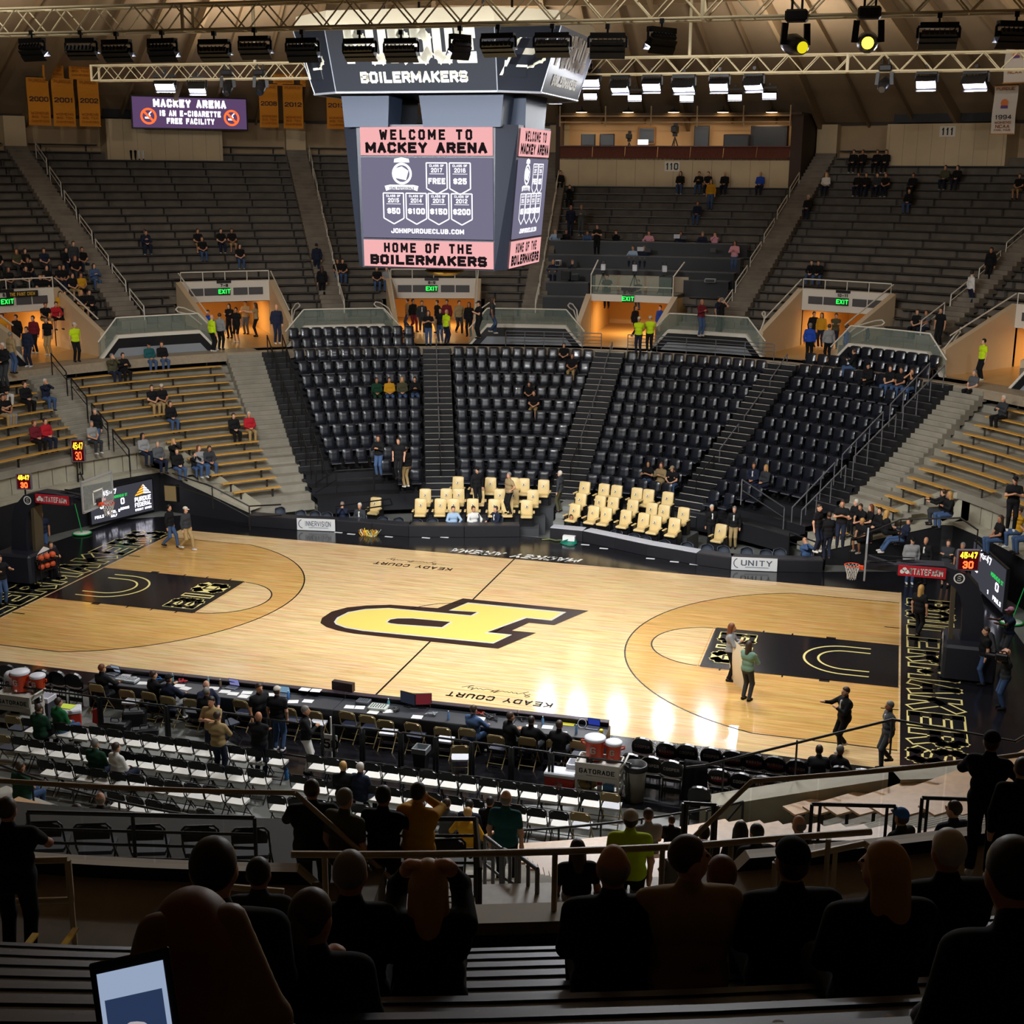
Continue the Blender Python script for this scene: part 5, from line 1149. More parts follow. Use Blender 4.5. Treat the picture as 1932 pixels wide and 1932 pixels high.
# coolers, carts, bins
ORG = mat('cooler_orange', '#e0481c', .4); LID = mat('cooler_lid', '#e4e6ee', .45); CART = mat('cart_white', '#cfcdc4', .5); LETW = mat('letter_white', '#f0efe9', .5); BOLT = mat('bolt_orange', '#f07018', .5)
def cooler(px, py, z, label, s=1.):
    b = MB(); b.lathe((0, 0, 0), [(.15*s, 0), (.17*s, .02), (.185*s, .38*s), (.2*s, .42*s)], 20); l = MB(); l.lathe((0, 0, .42*s), [(.215*s, -.02), (.22*s, .03), (.2*s, .05), (0.001, .055)], 20)
    g = MB(); text(g, 'G', (0, -.187*s, .16*s), (1, 0, 0), (0, -.06, 1), .15*s, wr=.55, t=.03*s)
    h = MB()
    for sx in (-1, 1): h.path([(sx*.19*s, 0, .34*s), (sx*.27*s, 0, .36*s), (sx*.27*s, 0, .3*s), (sx*.18*s, 0, .26*s)], .018*s, 6)
    sp = MB(); sp.box((0, -.18*s, .06), (.05, .06, .05))
    prop('drink_cooler', label, 'cooler', px, py, (('barrel', b, ORG), ('lid', l, LID), ('lettering', g, LETW), ('handle_left', h, ORG), ('spout', sp, LETW)), 0., z, 'orange drink coolers on the carts')
def cart(px, py, label, word, rz=0.):
    c = at_z(px, py, 0); t = thing('utility_cart', label, 'cart', (c[0], c[1], 0), rz)
    for z, nm in ((.82, 'top_tray'), (.5, 'middle_shelf'), (.14, 'bottom_shelf')):
        m = MB(); m.rbox((0, 0, z), (1.05, .6, .03), b=.01)
        for sx, sy, lx, ly in ((0, -.3, 1.05, .03), (0, .3, 1.05, .03), (-.52, 0, .03, .6), (.52, 0, .03, .6)): m.box((sx, sy, z+.05), (lx, ly, .12))
        m.build(nm, CART, t)
    for sx in (-1, 1):
        for sy in (-1, 1):
            m = MB(); m.rbox((sx*.50, sy*.27, .52), (.06, .06, .78), b=.015); m.build('post', CART, t); w_ = MB(); w_.lathe((sx*.46, sy*.25, .07), [(.001, -.02), (.07, -.02), (.07, .02), (.001, .02)], 12, ax=((0, 1, 0), (0, 0, 1), (1, 0, 0))); w_.build('wheel', FIX, t)
    m = MB(); m.path([(.53, -.24, .84), (.64, -.24, 1.0), (.64, .24, 1.0), (.53, .24, .84)], .025, 6); m.build('handle', CART, t)
    pn = MB(); pn.box((0, -.315, .74), (1.02, .012, .2)); pn.build('front_sign', CART, t)
    if word: l = MB(); text(l, word, (0, -.323, .68), (1, 0, 0), (0, 0, 1), .12, wr=.5, t=.026, gap=.14, width=.86); l.build('lettering', FIX, t)
    return c
cc = cart(1130, 1500, 'white drink cart lettered GATORADE at the right end of the fence', 'GATORADE')
cooler(1122, 1430, .87, 'larger orange cooler with white lid on the right cart', 1.2); cooler(1157, 1432, .87, 'smaller orange cooler with white lid on the right cart', .98)
lc = cart(42, 1366, 'white drink cart with coolers at the left end of the fence', 'GATORADE')
cooler(40, 1302, .87, 'larger orange cooler with white lid on the left cart', 1.2); cooler(73, 1303, .87, 'smaller orange cooler with white lid on the left cart', .98)
def on_xyz(name, label, cat, xyz, parts, rz=0., group=None):
    t = thing(name, label, cat, xyz, rz, group)
    for nm, mb, m_ in parts: mb.build(nm, m_, t)
    return t
b = MB(); b.rbox((0, 0, .1), (.26, .2, .2), b=.02); h = MB(); h.path([(-.1, 0, .2), (-.1, 0, .25), (.1, 0, .25), (.1, 0, .2)], .012, 5)
on_xyz('lunch_cooler', 'small blue box on the bottom shelf of the right cart', 'box', (cc[0]+.25, cc[1]-.1, .16), (('body', b, mat('box_blue', '#4f86b5', .5)), ('handle', h, LETW)))
b = MB(); b.lathe((0, 0, 0), [(.06, 0), (.06, .15)], 10); l = MB(); l.lathe((0, 0, .15), [(.062, 0), (.062, .05), (.001, .05)], 10)
on_xyz('jar', 'white jar with red lid on the bottom shelf of the right cart', 'jar', (cc[0]+.02, cc[1]-.05, .16), (('body', b, LETW), ('lid', l, mat('red', '#c22a34', .5))))
b = MB(); b.ball((0, 0, .12), .2, 12, sc=(1, 1, .6)); b.ball((.12, .05, .1), .14, 10, sc=(1, 1, .6))
on_xyz('paper_bag', 'crumpled brown bag on the bottom shelf of the right cart', 'bag', (cc[0]-.3, cc[1]-.05, .16), (('bag', b, mat('bag_brown', '#8f7a4a', .8, bump=.6, nscale=20)),))
def ice_chest(px, py, label, rz=0.):
    b = MB(); b.rbox((0, 0, .2), (.72, .42, .4), b=.03); l = MB(); l.rbox((0, 0, .45), (.76, .46, .12), b=.03); g = MB(); text(g, 'G', (0, -.213, .08), (1, 0, 0), (0, 0, 1), .2, wr=.6, t=.045)
    prop('ice_chest', label, 'cooler', px, py, (('body', b, mat('chest_red', '#c63620', .4)), ('lid', l, LID), ('lettering', g, LETW)), rz, 0, 'red ice chests')
ice_chest(1058, 1490, 'red ice chest with white lid left of the right cart'); ice_chest(128, 1370, 'red ice chest with white lid behind the green shirted man', .6)
m = MB(); m.box((0, 0, .006), (.4, .3, .012)); c = at_z(126, 1333, .52); o = m.build('towel', mat('neon', '#d9f04a', .7)); o.location = c; tag(o, 'neon yellow towel on the left ice chest', 'towel')
def bin_(px, py, label, r, h, m_, bag=None, sq=False, rz=0.):
    b = MB(); n = 4 if sq else 20
    b.lathe((0, 0, 0), [(r*.8, 0), (r, h), (r*.92, h), (r*.74, .03), (.001, .03)], n, smooth=not sq); parts = [('bin', b, m_)]
    if bag: k = MB(); k.lathe((0, 0, 0), [(r*1.06, h-.12), (r*1.07, h+.01), (r*.9, h+.015), (r*.7, h-.2), (.001, h-.25)], n, smooth=not sq); parts.append(('bin_liner', k, bag))
    prop('trash_bin', label, 'bin', px, py, parts, rz, 0)
bin_(1197, 1508, 'tall grey trash bin beside the right drink cart', .27, .9, mat('bin_grey', '#5b574b', .6), FIX); bin_(1085, 1483, 'black square bin between the red chest and right cart', .25, .62, FIX, LID, True, .78)
bin_(795, 1448, 'black wastebasket with clear liner behind the scorers table', .25, .55, FIX, mat('liner', '#9aa0a2', .3, alpha=.6), True, .75); bin_(89, 1352, 'grey open bin beside the left drink cart', .27, .6, mat('tote_grey', '#4a4e58', .5), LID, True, .78)
b = MB(); b.lathe((0, 0, 0), [(.14, 0), (.2, .03), (.2, .42), (.14, .5), (.05, .52)], 18); g = MB(); text(g, 'G', (0, -.205, .14), (1, 0, 0), (0, 0, 1), .16, t=.03)
t = prop('drink_barrel', 'white lettered drink barrel left of the orange coolers', 'barrel', 24, 1300, (('barrel', b, LID), ('lettering', g, FIX)), 0, .75)
b = MB(); b.box((0, 0, .37), (.6, .5, .75)); c = at_z(24, 1300, .75); o = b.build('stand', FIX); o.location = (c[0], c[1], 0); tag(o, 'black stand under the white drink barrel', 'stand')
# bags by the fence
for x, y, w_, d_, h, rz, lab in ((218, 1380, .8, .45, .3, .1, 'black equipment case behind the fence, left of two'), (255, 1372, .6, .4, .5, .4, 'tall black camera case on the heap behind the fence'), (274, 1388, .7, .3, .22, .5, 'flat black bag at the right of the case heap')):
    b = MB(); b.rbox((0, 0, h/2), (w_, d_, h), b=.05); k = MB(); k.path([(-.12, 0, h), (-.1, 0, h+.08), (.1, 0, h+.08), (.12, 0, h)], .015, 5); k2 = MB(); k2.box((0, 0, h*.8), (w_*1.01, d_*1.01, .02))
    prop('equipment_case', lab, 'case', x, y, (('body', b, mat('case_black', '#15161a', .5)), ('handle', k, FIX), ('seam', k2, FIX)), rz, 0, 'black equipment cases')
b = MB(); b.prism([(-.14, 0), (.12, -.06), (.16, .3), (.05, .42), (-.1, .36)], (0, 0, 0), (1, 0, 0), (0, 0, 1), (0, -1, 0), .05); prop('red_cloth', 'bright red cloth hanging on the fence post', 'cloth', 183, 1364, (('cloth', b, mat('cloth_red', '#e0342c', .7)),), 0, .25)
b = MB(); b.lathe((0, 0, 0), [(.05, 0), (.055, .02), (.055, .22), (.03, .27), (.02, .3)], 10); prop('water_jug', 'blue bottle standing on the grey aisle floor between chair blocks', 'bottle', 541, 1470, (('bottle', b, mat('jug_blue', '#3f78b8', .2)),), 0, 0)
# courtside score box, number signs
SEG = glow('seg_red', '#ff4a22', 5.); SEGY = glow('seg_yellow', '#ffcf2a', 4.5); CASE = mat('clock_case', '#1a0d10', .4); CFR = mat('clock_frame', '#8d8794', .4, metal=.5)
b = MB(); b.box((0, 0, .18), (.52, .3, .36)); f = MB(); text(f, '53:53', (0, -.153, .19), (1, 0, 0), (0, 0, 1), .13, wr=.5, t=.028, width=.44); text(f, '8:08', (.08, -.153, .04), (1, 0, 0), (0, 0, 1), .1, wr=.5, t=.024, width=.28); f2 = MB(); f2.box((-.15, -.153, .1), (.2, .004, .16))
prop('score_box', 'red lit score box on the floor behind the right bench', 'scoreboard', 1482, 1508, (('case', b, CASE), ('digits', f, SEG), ('side_sign', f2, mat('red', '', .5))), .05, 0)
def num_sign(px, py, txt, label):
    p = MB(); p.tube((0, 0, 0), (0, 0, 1.15), .025, 8); b = MB(); b.rbox((0, -.03, .45), (.36, .02, .46), b=.01); l = MB(); text(l, txt, (0, -.043, .3), (1, 0, 0), (0, 0, 1), .26, wr=.5, t=.05)
    prop('number_sign', label, 'sign', px, py, (('pole', p, LETW), ('panel', b, LETW), ('lettering', l, FIX)), 0, 0)
num_sign(626, 1432, '50', 'white number sign on a pole at the fence gap')

# ---------------------------------------------------------------- baskets
BPAD = mat('stanchion_pad', '#20222b', .5); BGL = glass('board_glass', '#b8c0bc', .25); RIMM = mat('rim_orange', '#ef4a1e', .4); NET = mat('net_white', '#e8e4da', .7); SFR = mat('sign_red', '#bf1f2e', .45); BALL = mat('ball_orange', '#d2552a', .6, bump=.3, nscale=60)
def basket(s, label):
    """s = -1 left end, +1 right end; built with the court towards -x*s"""
    t = thing('basketball_hoop', label, 'hoop', (s*13.1, 0, 0), 0, 'basketball hoops'); X = lambda x: s*x
    fr = MB()
    for y0, z0, y1, z1 in ((-.915, 2.9, .915, 2.9), (-.915, 3.97, .915, 3.97)): fr.box((0, 0, z0), (.05, 1.9, .07))
    for y in (-.93, .93): fr.box((0, y, 3.43), (.05, .06, 1.07))
    fr.build('backboard_frame', mat('frame_silver', '#b9bcc0', .35, metal=.5), t)
    g = MB(); g.box((0, 0, 3.43), (.015, 1.82, 1.02)); g.build('backboard_glass', BGL, t)
    q = MB()
    for yy in (-.3, .3): q.box((X(-.012), yy, 3.28), (.004, .05, .46))
    for zz in (3.05, 3.5): q.box((X(-.012), 0, zz), (.004, .65, .05))
    q.build('target_square', LETW, t)
    r = MB(); r.torus((X(-.38), 0, 3.05), .229, .012, 28, 6); r.box((X(-.09), 0, 3.0), (.16, .14, .1)); r.build('rim', RIMM, t)
    n = MB(); k = 12
    for i in range(k):
        for sg in (-1, 1):
            pts = []
            for j in range(6): u = (i+sg*j*.5)/k*2*math.pi; rad = [.225, .2, .175, .15, .135, .13][j]; pts.append((X(-.38)+rad*math.cos(u), rad*math.sin(u), 3.04-.085*j))
            n.path(pts, .006, 3)
    n.build('net', NET, t)
    m = MB(); m.box((X(.55), 0, 3.1), (1.2, .3, .2)); m.beam((X(.05), 0, 3.35), (X(.8), 0, 3.15), .2, .12); m.build('board_mount', BPAD, t)
    # boom: curved padded neck from the base up to the board
    b = MB(); prof = [(.9, 3.1, .3), (1.6, 3.14, .34), (2.2, 3.12, .42), (2.7, 2.95, .52), (3.0, 2.6, .58), (3.15, 2.1, .6), (3.2, 1.4, .62), (3.2, .9, .7)]
    V = []
    for i, (x, z, wv) in enumerate(prof):
        p0 = np.array(prof[max(0, i-1)][:2]); p1 = np.array(prof[min(len(prof)-1, i+1)][:2]); d = p1-p0; d = d/np.linalg.norm(d); nn = np.array([-d[1], d[0]])*wv*.5
        for yy in (-.28, .28):
            for sg in (1, -1): V.append((X(x+nn[0]*sg), yy, z+nn[1]*sg))
    fs = []
    for i in range(len(prof)-1):
        o = i*4
        for a_, b_ in ((0, 1), (1, 3), (3, 2), (2, 0)): fs.append((o+a_, o+b_, o+4+b_, o+4+a_))
    fs += [(0, 2, 3, 1), (len(V)-4, len(V)-3, len(V)-1, len(V)-2)]; b.add(V, fs); bo = b.build('padded_boom', BPAD, t)
    c = MB(); c.rbox((X(3.15), 0, .55), (1.5, 1.7, 1.1), b=.08); c.build('base_pad', BPAD, t)
    v = MB(); v.beam((X(2.55), 0, 2.75), (X(2.6), 0, 1.0), .5, .12, up=(1, 0, 0)); v.build('front_pad', mat('pad_tan', '#4d4433', .6), t)
    st = MB(); st.beam((X(1.0), .0, 3.3), (X(2.3), 0, 3.3), .03, .03); st.beam((X(.1), .4, 3.3), (X(1.4), .1, 3.4), .03, .03); st.beam((X(.1), -.4, 3.3), (X(1.4), -.1, 3.4), .03, .03); st.build('brace', FIX, t)
    sg_ = MB(); sg_.box((X(1.62), -.36, 3.12), (1.35, .03, .32), mi=0)
    ux = (1, 0, 0); o = np.array((X(1.62)+.12, -.378, 3.02)); text(sg_, 'STATEFARM', o, ux, (0, 0, 1), .2, wr=.42, t=.04, gap=.1, width=.95, mi=1)
    for dx, dz in ((-.07, .05), (.07, .05), (0, .12)): sg_.disc((X(1.62)-.49+dx, -.377, 3.04+dz), .065, 14, 1, ax=((1, 0, 0), (0, 0, 1)))
    sg_.build('sponsor_sign', [SFR, LETW], t)
    lg = MB(); lg.disc((X(2.68), -.30, 3.0), .16, 20, ax=((1, 0, 0), (0, 0, 1)), r0=.12); text(lg, 'S', (X(2.68), -.30, 2.92), (1, 0, 0), (0, 0, 1), .16, t=.03); lg.build('round_logo', LETW, t)
    pn = MB(); text(pn, 'PURDUE', (X(2.39), 0, .86), (0, -s, 0), (0, 0, 1), .14, wr=.5, t=.03, width=.9); text(pn, 'FEDERAL', (X(2.39), 0, .66), (0, -s, 0), (0, 0, 1), .14, wr=.5, t=.03, width=.9); pn.poly([(-.4, 1.04), (.4, 1.04), (.2, 1.15), (0, 1.24), (-.2, 1.15)], 0, (X(2.39), 0, 0), (0, -s, 0), (0, 0, 1))
    pn.build('base_lettering', LETW, t)
def clock(x, y, z, rz, label, wd=.62, ht=.72):
    t = thing('shot_clock', label, 'clock', (x, y, z), rz, 'red shot clocks')
    m = MB(); m.box((0, 0, 0), (wd, .12, ht)); m.build('case', CASE, t)
    f = MB()
    for cx, cz, sx, sz in ((0, ht/2, wd, .03), (0, -ht/2, wd, .03), (-wd/2, 0, .03, ht), (wd/2, 0, .03, ht)): f.box((cx, -.02, cz), (sx, .14, sz))
    f.build('frame', CFR, t)
    g = MB(); g.box((0, -.062, 0), (wd*.94, .002, ht*.94)); g.build('glow_panel', glow('clock_glow', '#5a0e12', .6), t)
    d = MB(); text(d, '45:47', (0, -.068, .06), (1, 0, 0), (0, 0, 1), ht*.32, wr=.5, t=.045, width=wd*.8); d.build('time_digits', SEGY, t)
    d = MB(); text(d, '30', (0, -.068, -ht*.42), (1, 0, 0), (0, 0, 1), ht*.38, wr=.55, t=.05, width=wd*.5); d.build('shot_digits', SEG, t)
    s = MB(); s.tube((0, 0, -ht/2), (0, 0, -ht/2-.3), .03, 6); s.build('mount', FIX, t)
basket(1, 'right basketball hoop with black padded stanchion and red sign'); basket(-1, 'left basketball hoop with black padded stanchion and red sign')
p = at_y(1826, 1056, 0); clock(p[0], p[1], p[2], .25, 'shot clock reading 30 above the right hoop stanchion', .62, .6)
p = at_y(46, 908, 0); clock(p[0], p[1], p[2], .3, 'shot clock reading 30 above the left hoop stanchion', .5, .55)
p = at_d(148, 850, 55.); 
t = thing('shot_clock_mast', 'tall black mast rising behind the left backboard', 'stand', (p[0], p[1], 0)); h = p[2]
for dx in (-.12, .12): m = MB(); m.tube((dx, 0, h-1.0), (dx, 0, h-.3), .03, 6); m.build('upright', FIX, t)
m = MB(); m.tube((-.12, 0, 0), (-.12, 0, h-1.0), .04, 6); m.tube((.3, 0, h-1.7), (.0, 0, h-.9), .03, 6); m.tube((-.12, 0, h-1.), (.12, 0, h-1.), .03, 6); m.build('mast', FIX, t)
clock(p[0], p[1], p[2], .35, 'tall narrow shot clock on the mast over the left backboard', .5, .9)
# ball racks
def ball_rack(loc, rz, spots, label, lab_b, logo):
    t = thing('ball_rack', label, 'rack', loc, rz)
    for sx in (-.42, .42):
        for sy in (-.14, .14): m = MB(); m.tube((sx, sy, 0), (sx, sy, .95), .018, 6); m.build('leg', FIX, t)
    for z in sorted({s[1] for s in spots}): m = MB(); m.box((0, 0, z-.13), (.9, .3, .02)); m.build('shelf', FIX, t)
    if logo: m = MB(); text(m, 'P', (0, -.16, .3), (1, 0, 0), (0, 0, 1), .26, t=.05, shear=.3); m.build('lettering', K_GOLD, t)
    ca, sa_ = math.cos(rz), math.sin(rz)
    for i, (x, z) in enumerate(spots):
        b = thing('basketball', lab_b % ORD[i], 'ball', (loc[0]+x*ca, loc[1]+x*sa_, z), 0, 'basketballs on the racks'); m = MB(); m.ball((0, 0, 0), .12, 16); k = m.build('ball', BALL, b)
        r = MB(); r.torus((0, 0, 0), .1195, .0025, 24, 4); r.torus((0, 0, 0), .1195, .0025, 24, 4, ax=((0, 1, 0), (0, 0, 1), (1, 0, 0))); r.build('seam', FIX, k)
p = at_z(1786, 1262, 0); ball_rack((15.62, .55, 0), math.pi/2*.98, [(-.28, .95), (0, .95), (.28, .95), (-.24, .72)], 'black ball rack beside the right stanchion', 'orange basketball, %s on the right rack', True)
ball_rack((-15.25, -.2, 0), math.pi/2*.85, [(-.27, .95), (0, .95), (.27, .95), (-.27, .62), (-.02, .62), (.23, .62)], 'black two tier ball rack beside the left stanchion', 'orange basketball, %s on the left rack', False)

# LED boards on the end walls
LEDBG = glow('led_slate', '#4a4a54', .75); LEDW = glow('led_white', '#f3f0ff', 3.2); LEDG = glow('led_green', '#22c552', 1.6); LEDO = glow('led_orange', '#ff9a26', 2.2); LEDP = glow('led_pink', '#f0a8b4', 1.6)
def led_board(a, b, h, label, full=True):
    a, b = np.array(a), np.array(b); ux = (b-a)/np.linalg.norm(b-a); L = np.linalg.norm(b-a); un = np.array([-ux[1], ux[0], 0]); un = un if un@a > 0 else -un; c = (a+b)/2
    t = thing('led_display', label, 'display', c, 0, 'end wall LED displays'); m = MB(); m.box(un*.06+np.array([0, 0, h/2]), (L+.1, .1, h+.1), ax=(ux, un, (0, 0, 1))); m.build('cabinet', FIX, t)
    s = MB(); s.add([-ux*L/2, ux*L/2, ux*L/2+np.array([0, 0, h]), -ux*L/2+np.array([0, 0, h])], [(0, 1, 2, 3)]); sc = s.build('screen', LEDBG, t)
    w_ = MB(); T = lambda s_, x, z, hh, wd, mi=0: text(w_, s_, ux*x-un*.012+np.array([0, 0, z]), ux, (0, 0, 1), hh, wr=.5, t=hh*.2, mi=mi, width=wd)
    if full:
        T('45:47', -L*.2, h*.80, h*.16, L*.22); T('MOREHEAD ST', -L*.03, h*.66, h*.085, L*.22, 1); T('PURDUE', -L*.33, h*.66, h*.08, L*.14, 3); T('0', -L*.33, h*.42, h*.2, L*.06); T('0', -L*.0, h*.42, h*.2, L*.06)
        T('FOULS', -L*.38, h*.14, h*.09, L*.14); T('BONUS', .03*L, h*.24, h*.08, L*.14); T('0 TOL 0', -L*.15, h*.2, h*.09, L*.2); T('HALF', -L*.15, h*.08, h*.08, L*.1)
        T('PURDUE', L*.33, h*.38, h*.15, L*.27); T('FEDERAL', L*.33, h*.21, h*.14, L*.27); T('CREDIT UNION', L*.33, h*.09, h*.07, L*.27)
        for i, z in enumerate((.58, .66, .74, .82)):
            x0 = L*(.2+.035*i); w_.poly([(x0, h*z), (L*.34, h*(z+.03)), (L*.34, h*(z+.085)), (x0+.02*L, h*(z+.05))], 2, -un*.012, ux, (0, 0, 1)); x1 = L*(.47-.03*i); w_.poly([(L*.345, h*(z+.03)), (x1, h*z), (x1-.02*L, h*(z+.05)), (L*.345, h*(z+.085))], 0, -un*.012, ux, (0, 0, 1))
    else:
        T('45:47', -L*.1, h*.78, h*.18, L*.36); T('PURDUE', -L*.34, h*.68, h*.09, L*.22, 3); T('MOREHEAD ST', L*.28, h*.58, h*.1, L*.36, 1); T('0', -L*.34, h*.34, h*.2, L*.1); T('0', L*.3, h*.34, h*.2, L*.1); T('FOULS', L*.33, h*.08, h*.11, L*.24); T('1', L*.06, h*.1, h*.1, L*.06)
    w_.build('lettering', [LEDW, LEDG, LEDO, LEDP], sc)
led_board((-17.95, 6.75, .16), (-16.85, 9.75, .16), 1.35, 'left end wall LED display with PURDUE FEDERAL logo')
led_board((16.75, 9.35, .16), (17.62, 5.85, .16), 1.5, 'right end wall LED display seen at a slant', False)
# green discs on poles (mops at the end walls)
GRN = mat('green_pole', '#18a04a', .5)
def mop(px, py, top, lean, label):
    c = at_z(px, py, 0); t = thing('dust_mop', label, 'mop', (c[0], c[1], 0)); m = MB(); m.lathe((0, 0, .02), [(.001, 0), (.36, 0), (.38, .02), (.36, .05), (.001, .06)], 24); m.build('head', mat('mop_white', '#d8e2d4', .7), t); r = MB(); r.torus((0, 0, .05), .36, .03, 24, 6); r.build('trim_ring', GRN, t)
    p = MB(); p.tube((0, 0, .06), (lean, .05, top), .022, 6); p.build('pole', GRN, t)
mop(155, 1008, 1.65, -.35, 'round green edged floor mop leaning by the left end wall'); mop(1908, 1176, 1.9, .45, 'green poled floor mop leaning by the right end wall')
# wall speaker, trumpet-like fixtures
b = MB(); b.box((0, 0, 0), (.62, .2, .75)); f = MB(); f.box((0, -.11, 0), (.54, .02, .66)); p = at_y(324, 930, 9.45)
on_xyz('wall_speaker', 'tan fronted speaker box on the black wall left of the bleachers', 'speaker', p, (('cabinet', b, FIX), ('grille', f, mat('grille_tan', '#8b754c', .8))))
# things lying on the black apron
p = at_z(697, 1011, 0); t = thing('pompom_pile', 'yellow and gold pompoms heaped on the black apron', 'pompoms', p); rnd = random.Random(3)
for col, nm in (('#e7c62b', 'gold_streamers'), ('#cfd9c9', 'silver_streamers'), ('#d68a1f', 'orange_streamers')):
    m = MB()
    for i in range(26): q = (rnd.uniform(-.3, .3), rnd.uniform(-.2, .2), .01); m.beam(q, (q[0]+rnd.uniform(-.2, .2), q[1]+rnd.uniform(-.15, .15), rnd.uniform(.06, .28)), .03, .015)
    m.build(nm, mat(nm, col, .5), t)
p = at_z(1062, 1024, 0); t = thing('hose_coil', 'green hose coil and cables by the far right table', 'hose', p); m = MB()
for i in range(5): m.torus((.25+.02*i, .0, .03+.02*i), .33-.03*i, .02, 24, 5)
m.build('hose', mat('hose_green', '#117a62', .5), t); m = MB(); m.path([(-.9, .1, .03), (-.6, .2, .05), (-.3, .05, .06), (-.1, .2, .05), (.1, .1, .06)], .03, 5); m.build('cable', mat('cable_olive', '#6d7440', .6), t); m = MB(); m.box((.2, .25, .15), (.5, .25, .2)); m.build('box', PAPER, t)
for i, (x, y) in enumerate(((640, 1004), (664, 1007), (735, 1012), (805, 1014), (840, 1013), (1105, 1027), (1140, 1034), (1228, 1053), (1273, 1059), (1310, 1064))):
    m = MB(); m.box((0, 0, .006), (.34, .1, .012)); c = at_z(x, y, 0); o = m.build('floor_vent', mat('pale_strip', '#d8d9da', .6)); o.location = (c[0], c[1]-.08, .0); tag(o, 'pale strip under the far padded tables, '+ORD[i]+' from left', 'strip', 'pale strips under the far tables')
# railings near the far corners of the floor
rail_thing('floor_railing', [at_z(325, 893, 3.1), at_z(400, 918, 2.2), at_z(470, 955, 1.4), at_z(530, 952, 1.2)], [(at_z(400, 918, 2.2)-np.array([0, 0, .9]), .9), (at_z(470, 955, 1.4)-np.array([0, 0, 1.0]), 1.0)], RAILB, 'black pipe rail on the left corner wall top', 'black corner rails', mid=[.45])
rail_thing('floor_railing', [at_z(1490, 1005, 1.0), at_z(1560, 1030, 1.), at_z(1553, 1075, .0)], [(at_z(1490, 1005, 1.0)*np.array([1, 1, 0]), 1.), (at_z(1520, 1017, 1.0)*np.array([1, 1, 0]), 1.)], RAILB, 'black pipe rail by the far right table end', 'black corner rails', mid=[.35])
rail_thing('floor_railing', [at_z(1606, 1018, 1.6), at_z(1700, 980, 2.6), at_z(1812, 977, 3.0), at_z(1845, 1000, 3.0)], [(at_z(1606, 1018, 1.6)-np.array([0, 0, .8]), .8), (at_z(1700, 980, 2.6)-np.array([0, 0, .8]), .8), (at_z(1845, 1000, 3.)-np.array([0, 0, .8]), .8)], RAILB, 'black pipe rail on the right corner wall top', 'black corner rails')
rail_thing('floor_railing', [at_z(595, 912, 1.6), at_z(634, 888, 2.2), at_z(705, 884, 2.2)], [(at_z(634, 888, 2.2)-np.array([0, 0, .95]), .95), (at_z(705, 884, 2.2)-np.array([0, 0, .95]), .95)], RAILB, 'black rail at the landing under the leftmost black section', 'black corner rails', mid=[.4])
rail_thing('floor_railing', [at_z(634, 955, .95), at_z(736, 941, .95), at_z(740, 952, .6), at_z(634, 968, .55)], [(at_z(634, 955, .95)*np.array([1, 1, 0]), .95), (at_z(722, 944, .95)*np.array([1, 1, 0]), .95)], RAILB, 'black ramp rail left of the gold seats', 'black corner rails')
rail_thing('floor_railing', [at_z(1480, 958, 1.6), at_z(1400, 905, 3.0)], [(at_z(1480, 958, 1.6)-np.array([0, 0, 1]), 1.), (at_z(1400, 905, 3.)-np.array([0, 0, 1]), 1.)], mat('rail_grey', '', .35), 'pale rail below the rightmost black section', 'black corner rails', mid=[.4])
# near kerb rails
rail_thing('kerb_railing', [P(15.65, a, 1.15) for a in np.linspace(157, 141.5, 12)], [(P(15.65, a, .5), .65) for a in np.linspace(157, 141.5, 6)], RAILB, 'black rail on the low kerb right of the near stairs', 'near kerb rails', r=.028)
rail_thing('kerb_railing', [P(15.65, a, 1.15) for a in np.linspace(178, 200, 12)], [(P(15.65, a, .5), .65) for a in np.linspace(178, 200, 6)], RAILB, 'black rail on the low kerb at the lower left', 'near kerb rails', r=.028)
rail_thing('kerb_railing', [np.array([9.6, -12.0, 1.4]), np.array([10.0, -11.65, 1.35]), np.array([14.0, -11.6, 2.95]), P(18.6, 126, 2.95), P(18.6, 118, 2.95), P(18.6, 108, 2.95)], [(np.array([10.4, -11.6, .75]), .85), (np.array([12, -11.6, 1.35]), .85), (np.array([14, -11.6, 2.13]), .85), (P(18.6, 118, 2.1), .85)], RAILB, 'black rail rising along the near right wall', 'near kerb rails', r=.03)
g = [at_z(1334, 1530, 1.0), at_z(1402, 1512, 1.0)]
t = thing('gate', 'black cross braced gate between the kerb and right wall', 'gate', (g[0][0], g[0][1], 0)); O = np.array([g[0][0], g[0][1], 0])
for nm, a, b in (('top_rail', g[0], g[1]), ('bottom_rail', g[0]-[0, 0, .85], g[1]-[0, 0, .85]), ('brace', g[0]-[0, 0, .85], g[1]), ('post', g[0], g[0]-[0, 0, 1.]), ('post', g[1], g[1]-[0, 0, 1.])): m = MB(); m.tube(np.array(a)-O, np.array(b)-O, .028, 6); m.build(nm, RAILB, t)
